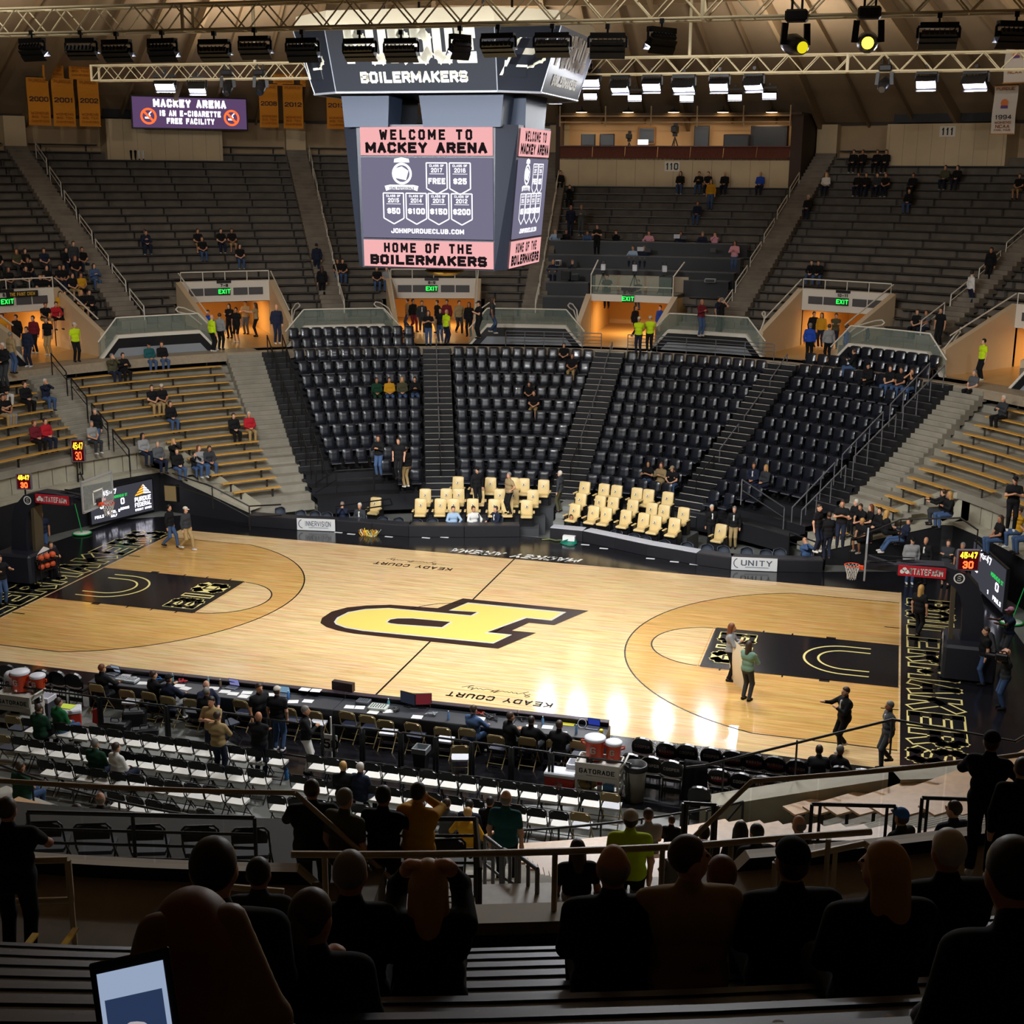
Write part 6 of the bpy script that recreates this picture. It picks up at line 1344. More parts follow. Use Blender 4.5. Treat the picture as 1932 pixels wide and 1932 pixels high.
# ---------------------------------------------------------------- scoreboard
def on_surface(px, py, f, dz=0., lo=20., hi=140.):
    """first point along the pixel's ray at height dz over the surface z = f(r, a)"""
    d = ray(px, py); n = 600; prev = None
    for t in np.linspace(lo, hi, n):
        p = CAM+d*t; g = p[2]-dz-f(math.hypot(p[0], p[1]), math.degrees(math.atan2(p[0], p[1])))
        if prev is not None and g <= 0 < prev[1]: return CAM+d*(prev[0]+(t-prev[0])*prev[1]/(prev[1]-g))
        prev = (t, g)
    return CAM+d*hi
f_up = lambda r, a: (AISLE_Z if r < 28.9 else UP_Z[min(NUP-1, int((r-28.9)/.85))])
f_up_s = lambda r, a: AISLE_Z if r < 28.7 else zup(r+.2)
SB = mat('scoreboard_navy', '#171b24', .45); SBP = mat('ring_panel', '#1f2229', .35, spec=.5); SBL = mat('ring_letter', '#e3dfcb', .5); SPK = mat('speaker_navy', '#1f2a3c', .6); SILV = mat('ring_edge', '#b9bfca', .3, metal=.6)
PINK = glow('screen_pink', '#f6b3b4', 1.0); SLATE = glow('screen_slate', '#79758c', .95); INK = glow('screen_ink', '#2b2326', .5); SWH = glow('screen_white', '#fbf8ff', 1.5)
t = thing('scoreboard', 'four sided center hung scoreboard reading WELCOME TO MACKEY ARENA', 'scoreboard', (0, 0, 11.7))
def Q(p): return np.array(p, float)-np.array([0, 0, 11.7])
cab = MB(); topz, botz = 15.75, 11.65; oc = lambda hx, hy, cx, cy, z: [(-cx, -hy, z), (cx, -hy, z), (hx, -cy, z), (hx, cy, z), (cx, hy, z), (-cx, hy, z), (-hx, cy, z), (-hx, -cy, z)]
A1, A0 = oc(2.68, 2.27, 2.12, 1.84, topz), oc(2.33, 2.10, 2.06, 1.70, botz)
cab.add([Q(p) for p in A0+A1], [(i, (i+1) % 8, 8+(i+1) % 8, 8+i) for i in range(8)]+[tuple(range(8, 16)), tuple(range(7, -1, -1))]); cab.build('cabinet', SB, t)
def face_frame(side):
    if side == 'front': a, b, c = np.array([-2.03, -2.28, topz]), np.array([2.09, -2.28, topz]), np.array([-1.98, -2.11, botz])
    else: a, b, c = np.array([2.69, -1.80, topz]), np.array([2.69, 1.85, topz]), np.array([2.345, -1.62, botz])
    ux = (b-a)/np.linalg.norm(b-a); mid = (a+b)/2; low = np.array([mid[0] if side == 'front' else 2.345, -2.115 if side == 'front' else mid[1], botz]); uy = (mid-low)/np.linalg.norm(mid-low); return low, ux, uy, np.linalg.norm(mid-low), np.linalg.norm(b-a)
for side in ('front', 'right'):
    o, ux, uy, H, W = face_frame(side); o = Q(o); un = np.cross(ux, uy); o = o+un*.03; k = .98 if side == 'front' else .95; W *= k
    def scr(nm, y0, y1, m_):
        s = MB(); s.add([o-ux*W/2+uy*y0, o+ux*W/2+uy*y0, o+ux*W/2+uy*y1, o-ux*W/2+uy*y1], [(0, 1, 2, 3)]); return s.build(nm, m_, t)
    s1 = scr('top_screen', .79*H, .985*H, PINK); s2 = scr('main_screen', .215*H, .775*H, SLATE); s3 = scr('bottom_screen', .01*H, .20*H, PINK)
    m = MB(); f = un*.012
    text(m, 'WELCOME TO', o+f+uy*.895*H, ux, uy, .072*H, wr=.45, t=.017*H, gap=.3, width=W*.70); text(m, 'MACKEY ARENA', o+f+uy*.805*H, ux, uy, .075*H, wr=.55, t=.021*H, gap=.12, width=W*.92); m.build('lettering', INK, s1)
    m = MB(); text(m, 'HOME OF THE', o+f+uy*.112*H, ux, uy, .07*H, wr=.45, t=.017*H, gap=.28, width=W*.68); text(m, 'BOILERMAKERS', o+f+uy*.025*H, ux, uy, .072*H, wr=.55, t=.021*H, gap=.1, width=W*.90); m.build('lettering', INK, s3)
    m = MB(); S = H
    def tx(s_, x, y, h, wd, tt=.2): text(m, s_, o+f+ux*x*W+uy*y*S, ux, uy, h*S, wr=.5, t=h*S*tt, gap=.12, width=wd*W)
    pos = [(.08, .64, '2017', 'FREE'), (.255, .64, '2016', '$25'), (-.255, .43, '2015', '$50'), (-.08, .43, '2014', '$100'), (.09, .43, '2013', '$150'), (.265, .43, '2012', '$200')]
    for x, y, yr, pr in pos:
        w2 = .078
        pts = [(-w2, .10), (w2, .10), (w2, -.075), (0, -.115), (-w2, -.075)]
        for (x0, y0), (x1, y1) in zip(pts, pts[1:]+pts[:1]): m.beam(o+f+ux*(x+x0)*W+uy*(y+y0)*S, o+f+ux*(x+x1)*W+uy*(y+y1)*S, .035, .004, up=un)
        m.beam(o+f+ux*(x-.055)*W+uy*(y+.025)*S, o+f+ux*(x+.055)*W+uy*(y+.025)*S, .014, .004, up=un)
        tx('CLASS OF', x, y+.073, .016, .11); tx(yr, x, y+.035, .03, .085); tx(pr, x, y-.045, .042, .13 if len(pr) > 3 else .10, .26)
    m.disc(o+f-ux*.185*W+uy*.665*S, .075*S, 24, ax=(ux, uy), r0=.058*S); m.poly([(-.05, -.03), (.03, -.045), (.05, .02), (0, .05), (-.07, .03)], 0, o+f-ux*.185*W+uy*.665*S, ux*S, uy*S)
    m.poly([(-.13, -.02), (-.09, -.012), (.09, -.012), (.13, -.02), (.12, -.055), (.09, -.045), (-.09, -.045), (-.12, -.055)], 0, o+f-ux*.19*W+uy*.60*S, ux*W, uy*S*1.0); m.poly([(-.06, 0), (.06, 0), (.055, .025), (0, .035), (-.055, .025)], 0, o+f-ux*.185*W+uy*.742*S, ux*W, uy*S)
    tx('JOHNPURDUECLUB.COM', 0, .25, .034, .56, .24); m.build('graphics', SWH, s2)
    m = MB(); text(m, 'YOUNG PROFESSIONALS', o+f*1.3-ux*.19*W+uy*.556*S, ux, uy, .018*S, t=.004*S, width=W*.19); m.build('ribbon_lettering', INK, s2)
# ring of panels above, speaker clusters in between, hanging cables
B1, B0 = oc(4.0, 3.6, 2.47, 2.3, 18.35), oc(3.42, 3.02, 2.40, 2.2, 16.6)
for i, nm in enumerate(('front_panel', 'corner_panel', 'right_panel', 'corner_panel', 'back_panel', 'corner_panel', 'left_panel', 'corner_panel')):
    a, b, c, d = [Q(B0[i]), Q(B0[(i+1) % 8]), Q(B1[(i+1) % 8]), Q(B1[i])] 
    un = np.cross(b-a, d-a); un /= np.linalg.norm(un); s = MB(); V = [a, b, c, d]; s.add(V+[v-un*.08 for v in V], [(0, 1, 2, 3), (5, 4, 7, 6), (0, 4, 5, 1), (2, 6, 7, 3), (1, 5, 6, 2), (3, 7, 4, 0)]); pn = s.build(nm, SBP, t)
    e = MB(); e.tube(a+un*.01, b+un*.01, .035, 5); e.build('edge_trim', SILV, pn); e = MB(); e.tube(d, a, .018, 5); e.build('edge_trim', SILV, pn)
    ux = (b-a)/np.linalg.norm(b-a); uy = ((c+d)/2-(a+b)/2); H = np.linalg.norm(uy); uy /= H; o = (a+b)/2+un*.015; L = np.linalg.norm(b-a); m = MB()
    if i in (0, 2): text(m, 'PURDUE', o+uy*.42*H, ux, uy, .52*H, wr=.48, t=.165*H, gap=.07, width=L*.80); text(m, 'BOILERMAKERS', o+uy*.14*H, ux, uy, .17*H, wr=.62, t=.045*H, gap=.1, width=L*.66)
    elif i in (1, 7):
        for tt, mi, q in ((.24, 0, 0.), (.15, 1, .006)): text(m, 'P', o+un*q+uy*.22*H-ux*.1*L, ux, uy, .58*H, wr=.62, t=tt*H, mi=mi, shear=.42 if i == 1 else .0); m.beam(o+un*q+uy*(.22+tt/2)*H-ux*.42*L, o+un*q+uy*(.22+tt/2)*H+ux*.1*L, tt*H, .004, up=un, mi=mi)
    if m.v: m.build('lettering', [SBL, SBP], pn)
s = MB(); s.add([Q((p[0]*.98, p[1]*.98, 18.75)) for p in B1]+[Q(p) for p in B1], [(8+i, 8+(i+1) % 8, (i+1) % 8, i) for i in range(8)]+[tuple(range(8))]); s.build('top_cover', mat('shroud_cream', '#d8cfb4', .6), t)
s = MB(); s.add([Q((p[0], p[1], 16.62)) for p in B0], [tuple(range(7, -1, -1))]); s.build('soffit', SB, t)
for j, (x, y, wx, wy) in enumerate(((-1.75, -1.9, 1.35, 1.0), (1.15, -1.9, 2.3, 1.0), (2.2, -.1, 1.0, 2.2), (-2.2, .6, 1.0, 2.2), (0, 1.9, 2.6, 1.0))):
    s = MB(); s.box(Q((x, y, 16.15)), (wx, wy, .95), top=1.1); s.box(Q((x, y-.1, 15.78)), (wx*.9, wy*.6, .2)); s.build('speaker_cluster', SPK, t)
s = MB(); s.box(Q((0, 0, 16.1)), (.8, .8, 1.0)); s.build('core', FIX, t)
for x in (-1.5, 1.5):
    for y in (-1.5, 1.5): s = MB(); s.tube(Q((x, y, 18.6)), Q((x, y, 28.5)), .04, 5); s.build('hoist_cable', FIX, t)
s = MB(); s.lathe(Q((.25, -1.3, 11.62)), [(.55, -.02), (.6, -.08), (.35, -.2), (.05, -.22)], 16); s.build('dome_light', mat('brass', '#9b7d3a', .35, metal=.7), t)

# ---------------------------------------------------------------- e-cigarette sign, banners
def wall_sign(px0, py0, px1, py1, r):
    a = at_r((px0+px1)/2, (py0+py1)/2, r); ux, un = radial_frame(math.degrees(math.atan2(a[0], a[1]))); k = depth_of(a)/F_PX; return a, ux, un, (px1-px0)*k*1.03, (py1-py0)*k
a, ux, un, W, H = wall_sign(256, 186, 462, 241, 44.2); ES = glow('sign_violet', '#5b4468', 1.0)
t = thing('led_sign', 'violet LED sign reading MACKEY ARENA IS AN E-CIGARETTE FREE FACILITY', 'sign', a); m = MB(); m.box(un*.12, (W+.15, .2, H+.15), ax=(ux, un, (0, 0, 1))); m.build('cabinet', FIX, t); s = MB(); s.box(un*0., (W, .02, H), ax=(ux, un, (0, 0, 1))); s = s.build('screen', ES, t)
m = MB(); f = -un*.02; text(m, 'MACKEY ARENA', f+np.array([0, 0, H*.17]), ux, (0, 0, 1), H*.27, wr=.5, t=H*.085, width=W*.64, mi=0); text(m, 'IS AN E-CIGARETTE', f+np.array([0, 0, -H*.12]), ux, (0, 0, 1), H*.2, wr=.5, t=H*.06, width=W*.54); text(m, 'FREE FACILITY', f+np.array([0, 0, -H*.37]), ux, (0, 0, 1), H*.2, wr=.5, t=H*.06, width=W*.42)
for sx in (-1, 1):
    c = f+ux*sx*W*.365-np.array([0, 0, H*.13]); m.disc(c, H*.27, 24, 1, ax=(ux, (0, 0, 1)), r0=H*.2); m.beam(c-ux*H*.15+np.array([0, 0, H*.15]), c+ux*H*.15-np.array([0, 0, H*.15]), H*.07, .01, 1, up=un); m.beam(c-ux*H*.12-np.array([0, 0, H*.05]), c+ux*H*.06-np.array([0, 0, H*.05]), H*.06, .008, 0, up=un); m.path([c+ux*H*.06, c+ux*H*.02+np.array([0, 0, H*.08]), c+ux*H*.1+np.array([0, 0, H*.15])], H*.02, 5, 0)
m.build('graphics', [SWH, glow('sign_orange', '#ff5a2a', 2.)], s)
BG = mat('banner_gold', '#d88c1e', .8, noise=.04); BTX2 = mat('banner_ink', '#2b2a3a', .8); BWH = mat('banner_white', '#ded6cc', .8); BBR = mat('banner_brown', '#a9631a', .8); BRD = mat('banner_border', '#c9842c', .8)
def banner(px0, py0, px1, py1, r, lines, label, gold=True):
    a, ux, un, W, H = wall_sign(px0, py0, px1, py1, r); t = thing('championship_banner', label, 'banner', a, 0, 'hanging championship banners'); n = 6; V = []
    for iz in range(n+1):
        z = H/2-H*iz/n; b = un*.05*math.sin(iz*1.3); V += [b-ux*W/2+np.array([0, 0, z]), b+ux*W/2+np.array([0, 0, z]), b+un*.015-ux*W/2+np.array([0, 0, z]), b+un*.015+ux*W/2+np.array([0, 0, z])]
    m = MB(); fs = []
    for i in range(n):
        o = 4*i; fs += [(o, o+4, o+5, o+1), (o+2, o+3, o+7, o+6), (o, o+2, o+6, o+4), (o+1, o+5, o+7, o+3)]
    m.add(V, fs); sh = m.build('cloth', BG if gold else BWH, t); m = MB(); m.tube(-ux*W/2+np.array([0, 0, H/2]), ux*W/2+np.array([0, 0, H/2]), .04, 6); m.build('hanging_rod', FIX, t)
    m = MB(); f = -un*.075
    for s_, z, h, wd, mi in lines: text(m, s_, f+np.array([0, 0, z*H]), ux, (0, 0, 1), h*H, wr=.6, t=h*H*.17, width=wd*W, mi=mi)
    for c, sx, sz in ((0.485, W, .02*H), (-.49, W, .02*H)): m.box(f*.99+np.array([0, 0, c*H]), (sx, .004, sz), ax=(ux, un, (0, 0, 1)), mi=2)
    if not gold: m.disc(f+np.array([0, 0, .14*H]), .1*W*1.6, 14, 3, ax=(ux, (0, 0, 1))); m.box(f+np.array([0, 0, .06*H]), (.3*W, .004, .06*H), ax=(ux, un, (0, 0, 1)), mi=4)
    m.build('lettering', [BTX2, BBR, BRD, mat('badge_orange', '#e2834a', .8), mat('badge_purple', '#6d4a8d', .8)], sh)
def gl(y): return [('PURDUE', .40, .06, .8, 1), (y, .0, .1, .85, 0), ("WOMENS", -.27, .055, .8, 1), ('BIG TEN', -.345, .05, .75, 1), ('CHAMPIONS', -.43, .05, .8, 1)]
for b, y, lab in (((53, 148, 93, 235), '2000', 'gold 2000 banner, leftmost of the lower left three'), ((100, 150, 140, 237), '2001', 'gold 2001 banner, middle of the lower left three'), ((149, 152, 187, 237), '2002', 'gold 2002 banner, right of the lower left three'), ((79, 64, 117, 146), '1999', 'gold 1999 banner, upper left pair, left one'), ((129, 66, 168, 148), '1999', 'gold 1999 banner, upper left pair, right one'), ((515, 80, 553, 160), '2003', 'gold banner half hidden behind the far truss, left of two'), ((566, 82, 602, 162), '2005', 'gold banner half hidden behind the truss by the scoreboard'), ((490, 160, 524, 239), '2008', 'gold 2008 banner left of the scoreboard'), ((535, 162, 571, 241), '2012', 'gold 2012 banner left of the scoreboard'), ((617, 164, 652, 242), '2013', 'gold 2013 banner nearest the scoreboard')): banner(*b, 42.5, gl(y), lab)
banner(1873, 163, 1917, 252, 41.5, [('PURDUE', .40, .06, .8, 1), ('1994', -.19, .09, .7, 0), ('WOMENS', -.28, .05, .7, 1), ('NCAA', -.37, .07, .6, 1), ('FINAL FOUR', -.43, .04, .7, 1)], 'white 1994 NCAA banner at the upper right', False)
banner(1896, 70, 1940, 155, 38.5, [('PURDUE', .40, .06, .8, 1), ('NCAA', -.3, .07, .6, 1)], 'white banner cut by the right frame edge above 1994', False)

# ---------------------------------------------------------------- press box over the 110 wall
pa0 = at_r(1056, 325, 43.9); pa1 = at_r(1489, 325, 43.9); A0_, A1_ = [math.degrees(math.atan2(p[0], p[1])) for p in (pa0, pa1)]
zb, zt, zc_, zo = at_r(1270, 352, 43.9)[2], at_r(1270, 299, 43.9)[2], at_r(1270, 276, 43.9)[2], at_r(1270, 233, 43.9)[2]
m = MB(); arc_block(m, 43.8, 44.2, zb-.8, zt, A0_, A1_, 10, 0)
for j in range(1, 12): arc_block(m, 43.79, 43.8, zb, zt, A0_+(A1_-A0_)*j/12, A0_+(A1_-A0_)*j/12+.03, 1, 1)
arc_block(m, 43.8, 47.6, zt-.1, zt, A0_, A1_, 10, 2); arc_block(m, 43.6, 47.9, zo+.45, zo+.6, A0_, A1_+.8, 10, 3)
arc_block(m, 47.3, 47.5, zt, zo+.5, A0_, A1_, 10, 4)
for b0, b1 in ((A0_-.35, A0_), (A1_, A1_+.9)): arc_block(m, 43.8, 47.6, zb-.5, zo+.5, b0, b1, 1, 5)
struct('wall_press_box', m, [C_PANEL, mat('panel_joint', '', .8), mat('press_floor', '#6e5638', .7), mat('press_soffit', '#5a4a38', .8), mat('press_back', '#c9a273', .7), mat('press_brown', '#3d2a20', .7)])
ux, un = radial_frame((A0_+A1_)/2); t = thing('press_counter', 'dark red wooden counter along the front of the press box', 'counter', P(43.9, (A0_+A1_)/2, zt)); O = P(43.9, (A0_+A1_)/2, zt)
WD = mat('press_wood', '#5b2b20', .45, noise=.15)
for j in range(7):
    b0, b1 = A0_+(A1_-A0_)*j/7+.03, A0_+(A1_-A0_)*(j+1)/7-.03; m = MB(); V = [P(r, b, z)-O for r, b, z in ((43.65, b0, zt), (43.65, b1, zt), (43.95, b1, zc_), (43.95, b0, zc_))]; m.add(V+[v+un*.05 for v in V], [(0, 1, 2, 3), (5, 4, 7, 6), (0, 4, 5, 1), (3, 2, 6, 7)]); m.build('panel', WD, t)
m = MB(); V = [];
for j in range(9):
    b = A0_+(A1_-A0_)*j/8; V += [P(43.85, b, zc_+.03)-O, P(44.6, b, zc_+.03)-O, P(44.6, b, zc_-.03)-O, P(43.85, b, zc_-.03)-O]
m.add(V, [(j*4+q, (j+1)*4+q, (j+1)*4+(q+1) % 4, j*4+(q+1) % 4) for j in range(8) for q in range(4)]); m.build('countertop', WD, t)
for j in range(4):
    l = bpy.data.lights.new('press_light', 'AREA'); l.energy = 45; l.size = 1.5; l.color = (1., .76, .5); o = bpy.data.objects.new('press_light', l); COL.objects.link(o); o.location = P(45.2, A0_+(A1_-A0_)*(j+.5)/4, zo+.35)
m = MB(); 
for z in (zo+.02, zo+.38): ring_strip(m, [(43.4, z), (43.4, z+.07), (43.5, z+.07), (43.5, z)], A0_, A1_, 10, 0, True)
for j in range(6): arc_block(m, 43.38, 43.46, zo-.2, zo+1.0, A0_+(A1_-A0_)*j/5-.05, A0_+(A1_-A0_)*j/5+.05, 1, 0)
struct('trim_press_rail', m, mat('press_rail', '#b69a72', .6))
for i, x in enumerate((1097, 1185, 1271, 1364, 1456)):
    p = at_r(x, 212, 43.4); t = thing('barn_light', 'warm lamp over the press box, '+ORD[i]+' from left', 'lamp', p, 0, 'warm lamps over the press box'); m = MB(); m.lathe((0, 0, 0), [(.001, .16), (.12, .14), (.45, .0), (.40, 0), (.1, .1)], 16); m.build('shade', FIX, t); m = MB(); m.lathe((0, 0, 0), [(.001, -.03), (.3, -.01), (.36, .01)], 14); m.build('bulb', glow('warm_bulb', '#ffd9a0', 5.), t); m = MB(); m.tube((0, 0, .15), (0, 0, .35), .03, 5); m.tube((0, 0, .33), (0, .4, .1), .03, 5); m.build('bracket', FIX, t)
def numpanel(px, py, txt, r, label):
    p = at_r(px, py, r); a = math.degrees(math.atan2(p[0], p[1])); ux, un = radial_frame(a); t = thing('section_number', label, 'sign', p); m = MB(); m.box((0, 0, 0), (.92, .03, .58), ax=(ux, un, (0, 0, 1))); b = m.build('plate', mat('plate_white', '#e2dccd', .7), t); m = MB(); text(m, txt, -un*.02-np.array([0, 0, .21]), ux, (0, 0, 1), .42, wr=.45, t=.085); m.build('lettering', FIX, b)
numpanel(1268, 314, '110', 43.76, 'white 110 plate on the wall under the press box'); numpanel(1788, 248, '111', 46.05, 'white 111 plate on the right wall panel')
def tripod_cam(p, rz, label, s=1., head=True, col=FIX, group=None):
    t = thing('tripod_camera', label, 'camera', p, rz, group)
    for k in range(3): m = MB(); m.tube((.4*s*math.cos(k*2.09+.5), .4*s*math.sin(k*2.09+.5), 0), (0, 0, 1.05*s), .03*s, 5); m.build('leg', FIX, t)
    m = MB(); m.rbox((0, 0, 1.15*s), (.2*s, .3*s, .16*s), b=.02); m.build('pan_head', FIX, t)
    m = MB(); m.rbox((0, .05, 1.40*s), (.26*s, .62*s, .34*s), b=.03); m.build('camera_body', col, t)
    m = MB(); m.rbox((0, -.42*s, 1.40*s), (.24*s, .36*s, .28*s), b=.02); m.build('lens_hood', col, t)
    m = MB(); m.rbox((0, .12*s, 1.66*s), (.22*s, .1*s, .2*s), b=.02); m.build('viewfinder', FIX, t)
for x, y, s, lab in ((1187, 268, .95, 'small tripod camera left in the press box'), (1273, 270, 1.25, 'tall tripod camera in the middle of the press box')):
    p = at_r(x, y, 45.4); p[2] = zt; tripod_cam(p, rot_in(0), lab, s)
def pbox(name, px0, px1, py0, py1, r, d, m_, label, cat):
    a, ux, un, W, H = wall_sign(px0, py0, px1, py1, r); t = thing(name, label, cat, a); b = MB(); b.rbox((0, 0, 0), (W, d, H), ax=(ux, un, (0, 0, 1)), b=.03); b.build('casing', m_, t); f = MB(); f.box(-un*(d/2+.002), (W*.88, .004, H*.84), ax=(ux, un, (0, 0, 1))); f.build('front', mat('front_dark', '#101216', .3), t)
pbox('monitor', 1097, 1123, 253, 275, 44.8, .3, FIX, 'black monitor at the left of the press box', 'monitor'); pbox('monitor', 1132, 1159, 253, 275, 44.8, .3, FIX, 'black monitor right of the leftmost one in the press box', 'monitor')
pbox('display_board', 1310, 1338, 238, 278, 46.5, .08, FIX, 'black upright board on the press box back wall', 'board'); pbox('cork_board', 1204, 1236, 240, 272, 47.1, .06, mat('cork', '#a9743d', .8), 'brown board on the press box back wall', 'board')
pbox('equipment_rack', 1367, 1414, 254, 279, 45.3, .6, FIX, 'dark equipment rack at the right of the press box', 'rack'); pbox('control_booth', 1418, 1486, 238, 277, 45.8, .5, mat('booth_dark', '#2b2526', .5), 'dark control booth at the right end of the press box', 'booth')
a = at_r(1213, 273, 44.3); m = MB(); m.box((0, 0, .15), (.6, .3, .3)); o = m.build('lit_screen', glow('booth_screen', '#e9efff', 2.)); o.location = a; tag(o, 'small bright white screen on the press counter', 'screen')

# ---------------------------------------------------------------- press tables stepping down below the seats, TV cameras, desk gear
PT = mat('press_table', '#1b1c20', .5)
def press_table(xa, xb, py, label, h=.9):
    q = [on_surface(x, py+(x-xa)*.030, f_up_s, h, 40) for x in (xa, xb)]; r = np.mean([math.hypot(p[0], p[1]) for p in q]); a0, a1 = [math.degrees(math.atan2(p[0], p[1])) for p in q]; z = zup(r)+.05; O = P(r, (a0+a1)/2, z); t = thing('press_table', label, 'table', O, 0, 'black press tables among the upper seats'); n = 8
    def strip(prof, nm, m_):
        m = MB(); V = []
        for i in range(n+1): V += [P(rr, a0+(a1-a0)*i/n, zz)-O for rr, zz in prof]
        k = len(prof); m.add(V, [(i*k+j, (i+1)*k+j, (i+1)*k+(j+1) % k, i*k+(j+1) % k) for i in range(n) for j in range(k)]+[tuple(range(k)), tuple(range(n*k, n*k+k))[::-1]]); return m.build(nm, m_, t)
    strip([(r-.02, z-.45), (r+.03, z-.45), (r+.03, z+h-.05), (r-.02, z+h-.05)], 'front_panel', PT); strip([(r-.06, z+h-.05), (r+.6, z+h-.05), (r+.6, z+h), (r-.06, z+h)], 'tabletop', mat('press_top', '#4b4c50', .4))
    for i in (0, n//2, n): m = MB(); a = a0+(a1-a0)*i/n; m.tube(P(r+.5, a, z)-O, P(r+.5, a, z+h-.05)-O, .03, 5); m.build('leg', FIX, t)
    return r, z+h
press_table(1038, 1410, 450, 'topmost long black press table among the upper seats'); press_table(1035, 1397, 477, 'second black press table from the top'); press_table(1033, 1385, 504, 'third black press table from the top')
press_table(1030, 1110, 530, 'short black press table left of the TV cameras'); press_table(1290, 1375, 527, 'short black press table right of the TV cameras', .85); press_table(1024, 1108, 557, 'lowest black press table left of the camera portal')
TVW = mat('tv_camera_white', '#d5dbe6', .4)
for x, lab in ((1137, 'white hooded TV camera, left of three on the platform'), (1196, 'white hooded TV camera, middle of three on the platform'), (1252, 'white hooded TV camera, right of three on the platform')):
    p = at_r(x, 556, 30.2); p[2] = 8.3; tripod_cam(p, rot_in(3)+.25, lab, .95, col=TVW, group='TV cameras on the platform')
for i, (x, y) in enumerate(((1056, 449), (1198, 449), (1277, 450), (1290, 452), (1208, 474), (1222, 476), (1052, 502), (1345, 476))):
    p = on_surface(x, y, f_up_s, .93, 40); m = MB(); m.rbox((0, .1, .01), (.34, .24, .02), b=.006); t = thing('laptop', 'laptop on the press tables, '+ORD[sorted([1056, 1198, 1277, 1290, 1208, 1222, 1052, 1345]).index(x)]+' from left', 'laptop', p, rot_in(0), 'laptops on the press tables'); m.build('keyboard', FIX, t); m = MB(); m.rbox((0, -.03, .12), (.34, .015, .23), b=.006); m.build('lid', mat('lid_silver', '#c9ccd2', .4) if x in (1277, 1208) else FIX, t)
for x, y, w_, h, c, lab in ((1068, 527, .5, .45, '#1c1d22', 'dark monitor on the table left of the TV cameras'), (1085, 529, .4, .35, '#2b3f40', 'green tinted box on the table left of the TV cameras'), (1256, 553, .7, .9, '#16171b', 'black equipment case right of the TV cameras'), (1340, 533, .6, .2, '#9a9da3', 'grey deck unit on the right press table'), (1053, 501, .3, .3, '#d2d4d8', 'white cup like device on the third press table')):
    p = on_surface(x, y, f_up_s, .9, 40); m = MB(); m.rbox((0, 0, h/2), (w_, .35, h), b=.03); t = thing('equipment_box', lab, 'equipment', p, rot_in(0)); m.build('case', mat('eq'+c[1:], c, .5), t); m = MB(); m.box((0, -.178, h/2), (w_*.8, .004, h*.7)); m.build('face', mat('front_dark', '', .3), t)
# student section sign on the left edge portal
a, ux, un, W, H = wall_sign(12, 549, 72, 560, 30.8); t = thing('student_sign', 'black THE PAINT CREW sign on the left edge portal', 'sign', a); m = MB(); m.box((0, 0, 0), (W, .04, H), ax=(ux, un, (0, 0, 1))); b = m.build('board', FIX, t); m = MB(); text(m, 'THE PAINT CREW', -un*.025-np.array([0, 0, H*.3]), ux, (0, 0, 1), H*.6, t=H*.13, width=W*.8); m.build('lettering', mat('sign_gold', '#d9b23a', .6), b)
# catwalk steel above the near truss, upper ring
m = MB()
for y, z in ((-2, 20.3), (2.5, 20.3)): m.beam((-22, y, z), (26, y, z), .25, .35); m.beam((-22, y, z+1.0), (26, y, z+1.0), .08, .08)
for x in range(-20, 26, 2): m.beam((x, -2, 20.4), (x, 2.5, 20.4), .12, .12); m.beam((x, -2, 20.3), (x, -2, 21.3), .06, .06); m.beam((x, 2.5, 20.3), (x, 2.5, 21.3), .06, .06)
for x in (-18, -6, 6, 18):
    for y in (-2, 2.5): m.tube((x, y, 20.5), (x, y, 29.4-abs(x)*.06), .05, 6)
t = thing('catwalk', 'cream steel catwalk hung under the roof above the trusses', 'catwalk', (0, 0, 0)); m.build('frame', TRUSS, t); m = MB(); m.box((2, .25, 20.5), (48, 4.2, .06)); m.build('deck', mat('deck_cream', '#cdbb93', .6), t)
for x, lab in ((-9., 'left'), (6.4, 'middle'), (16.5, 'right')):
    for Y, zz, nm in ((YF, ftz, 'far'), (YN, ntz+.56, 'near')):
        m = MB(); m.tube((x, Y+.25, zz), (x, Y+.25, dome_z(math.hypot(x, Y))-.2), .06, 6); o = m.build('hanger_pole', TRUSS); tag(o, 'cream hanger pole over the '+nm+' truss, '+lab+' of three', 'pole', 'cream hanger poles')
# ---------------------------------------------------------------- railings and chairs of the near stand
TAN = mat('rail_tan', '', .45); CRM = mat('rail_cream', '#b3a284', .45)
na = PORT[8]
q = [P(29.2, na+b, 8.32) for b in np.linspace(4.6, -2.4, 8)]
rail_thing('portal_railing', q, [(P(29.2, na+b, 7.68), .62) for b in (4.0, 1.9, -.2, -2.2)], CRM, 'long tan rail on the portal parapet right in front of the seated rows', 'tan rails of the near portal', r=.035)
q = [P(29.2, na-b, 8.32) for b in (2.4, 3.2)]+[P(28.3, na-6.5, 8.4)]
rail_thing('portal_railing', [P(29.2, na-2.9, 8.32), P(29.2, na-4.2, 8.34), P(29.25, na-6.2, 8.36)], [(P(29.2, na-3.5, 7.2), 1.1), (P(29.2, na-5.4, 7.2), 1.1)], CRM, 'tan rail right of the portal behind the capped man', 'tan rails of the near portal', r=.035)
rail_thing('loop_handrail', [P(28.2, na+5.0, 7.55), P(28.2, na+6.3, 7.6), P(28.35, na+6.5, 7.5), P(28.8, na+5.2, 7.2)], [], CRM, 'looped tan handrail left of the grey haired man', 'tan rails of the near portal', r=.035)
rail_thing('loop_handrail', [P(28.9, na-4.6, 7.2), P(28.9, na-4.6, 7.95), P(28.5, na-6.6, 7.95), P(28.4, na-6.8, 7.85)], [(P(28.5, na-6., 7.), .95)], CRM, 'looped tan handrail right of the near portal', 'tan rails of the near portal', r=.035)
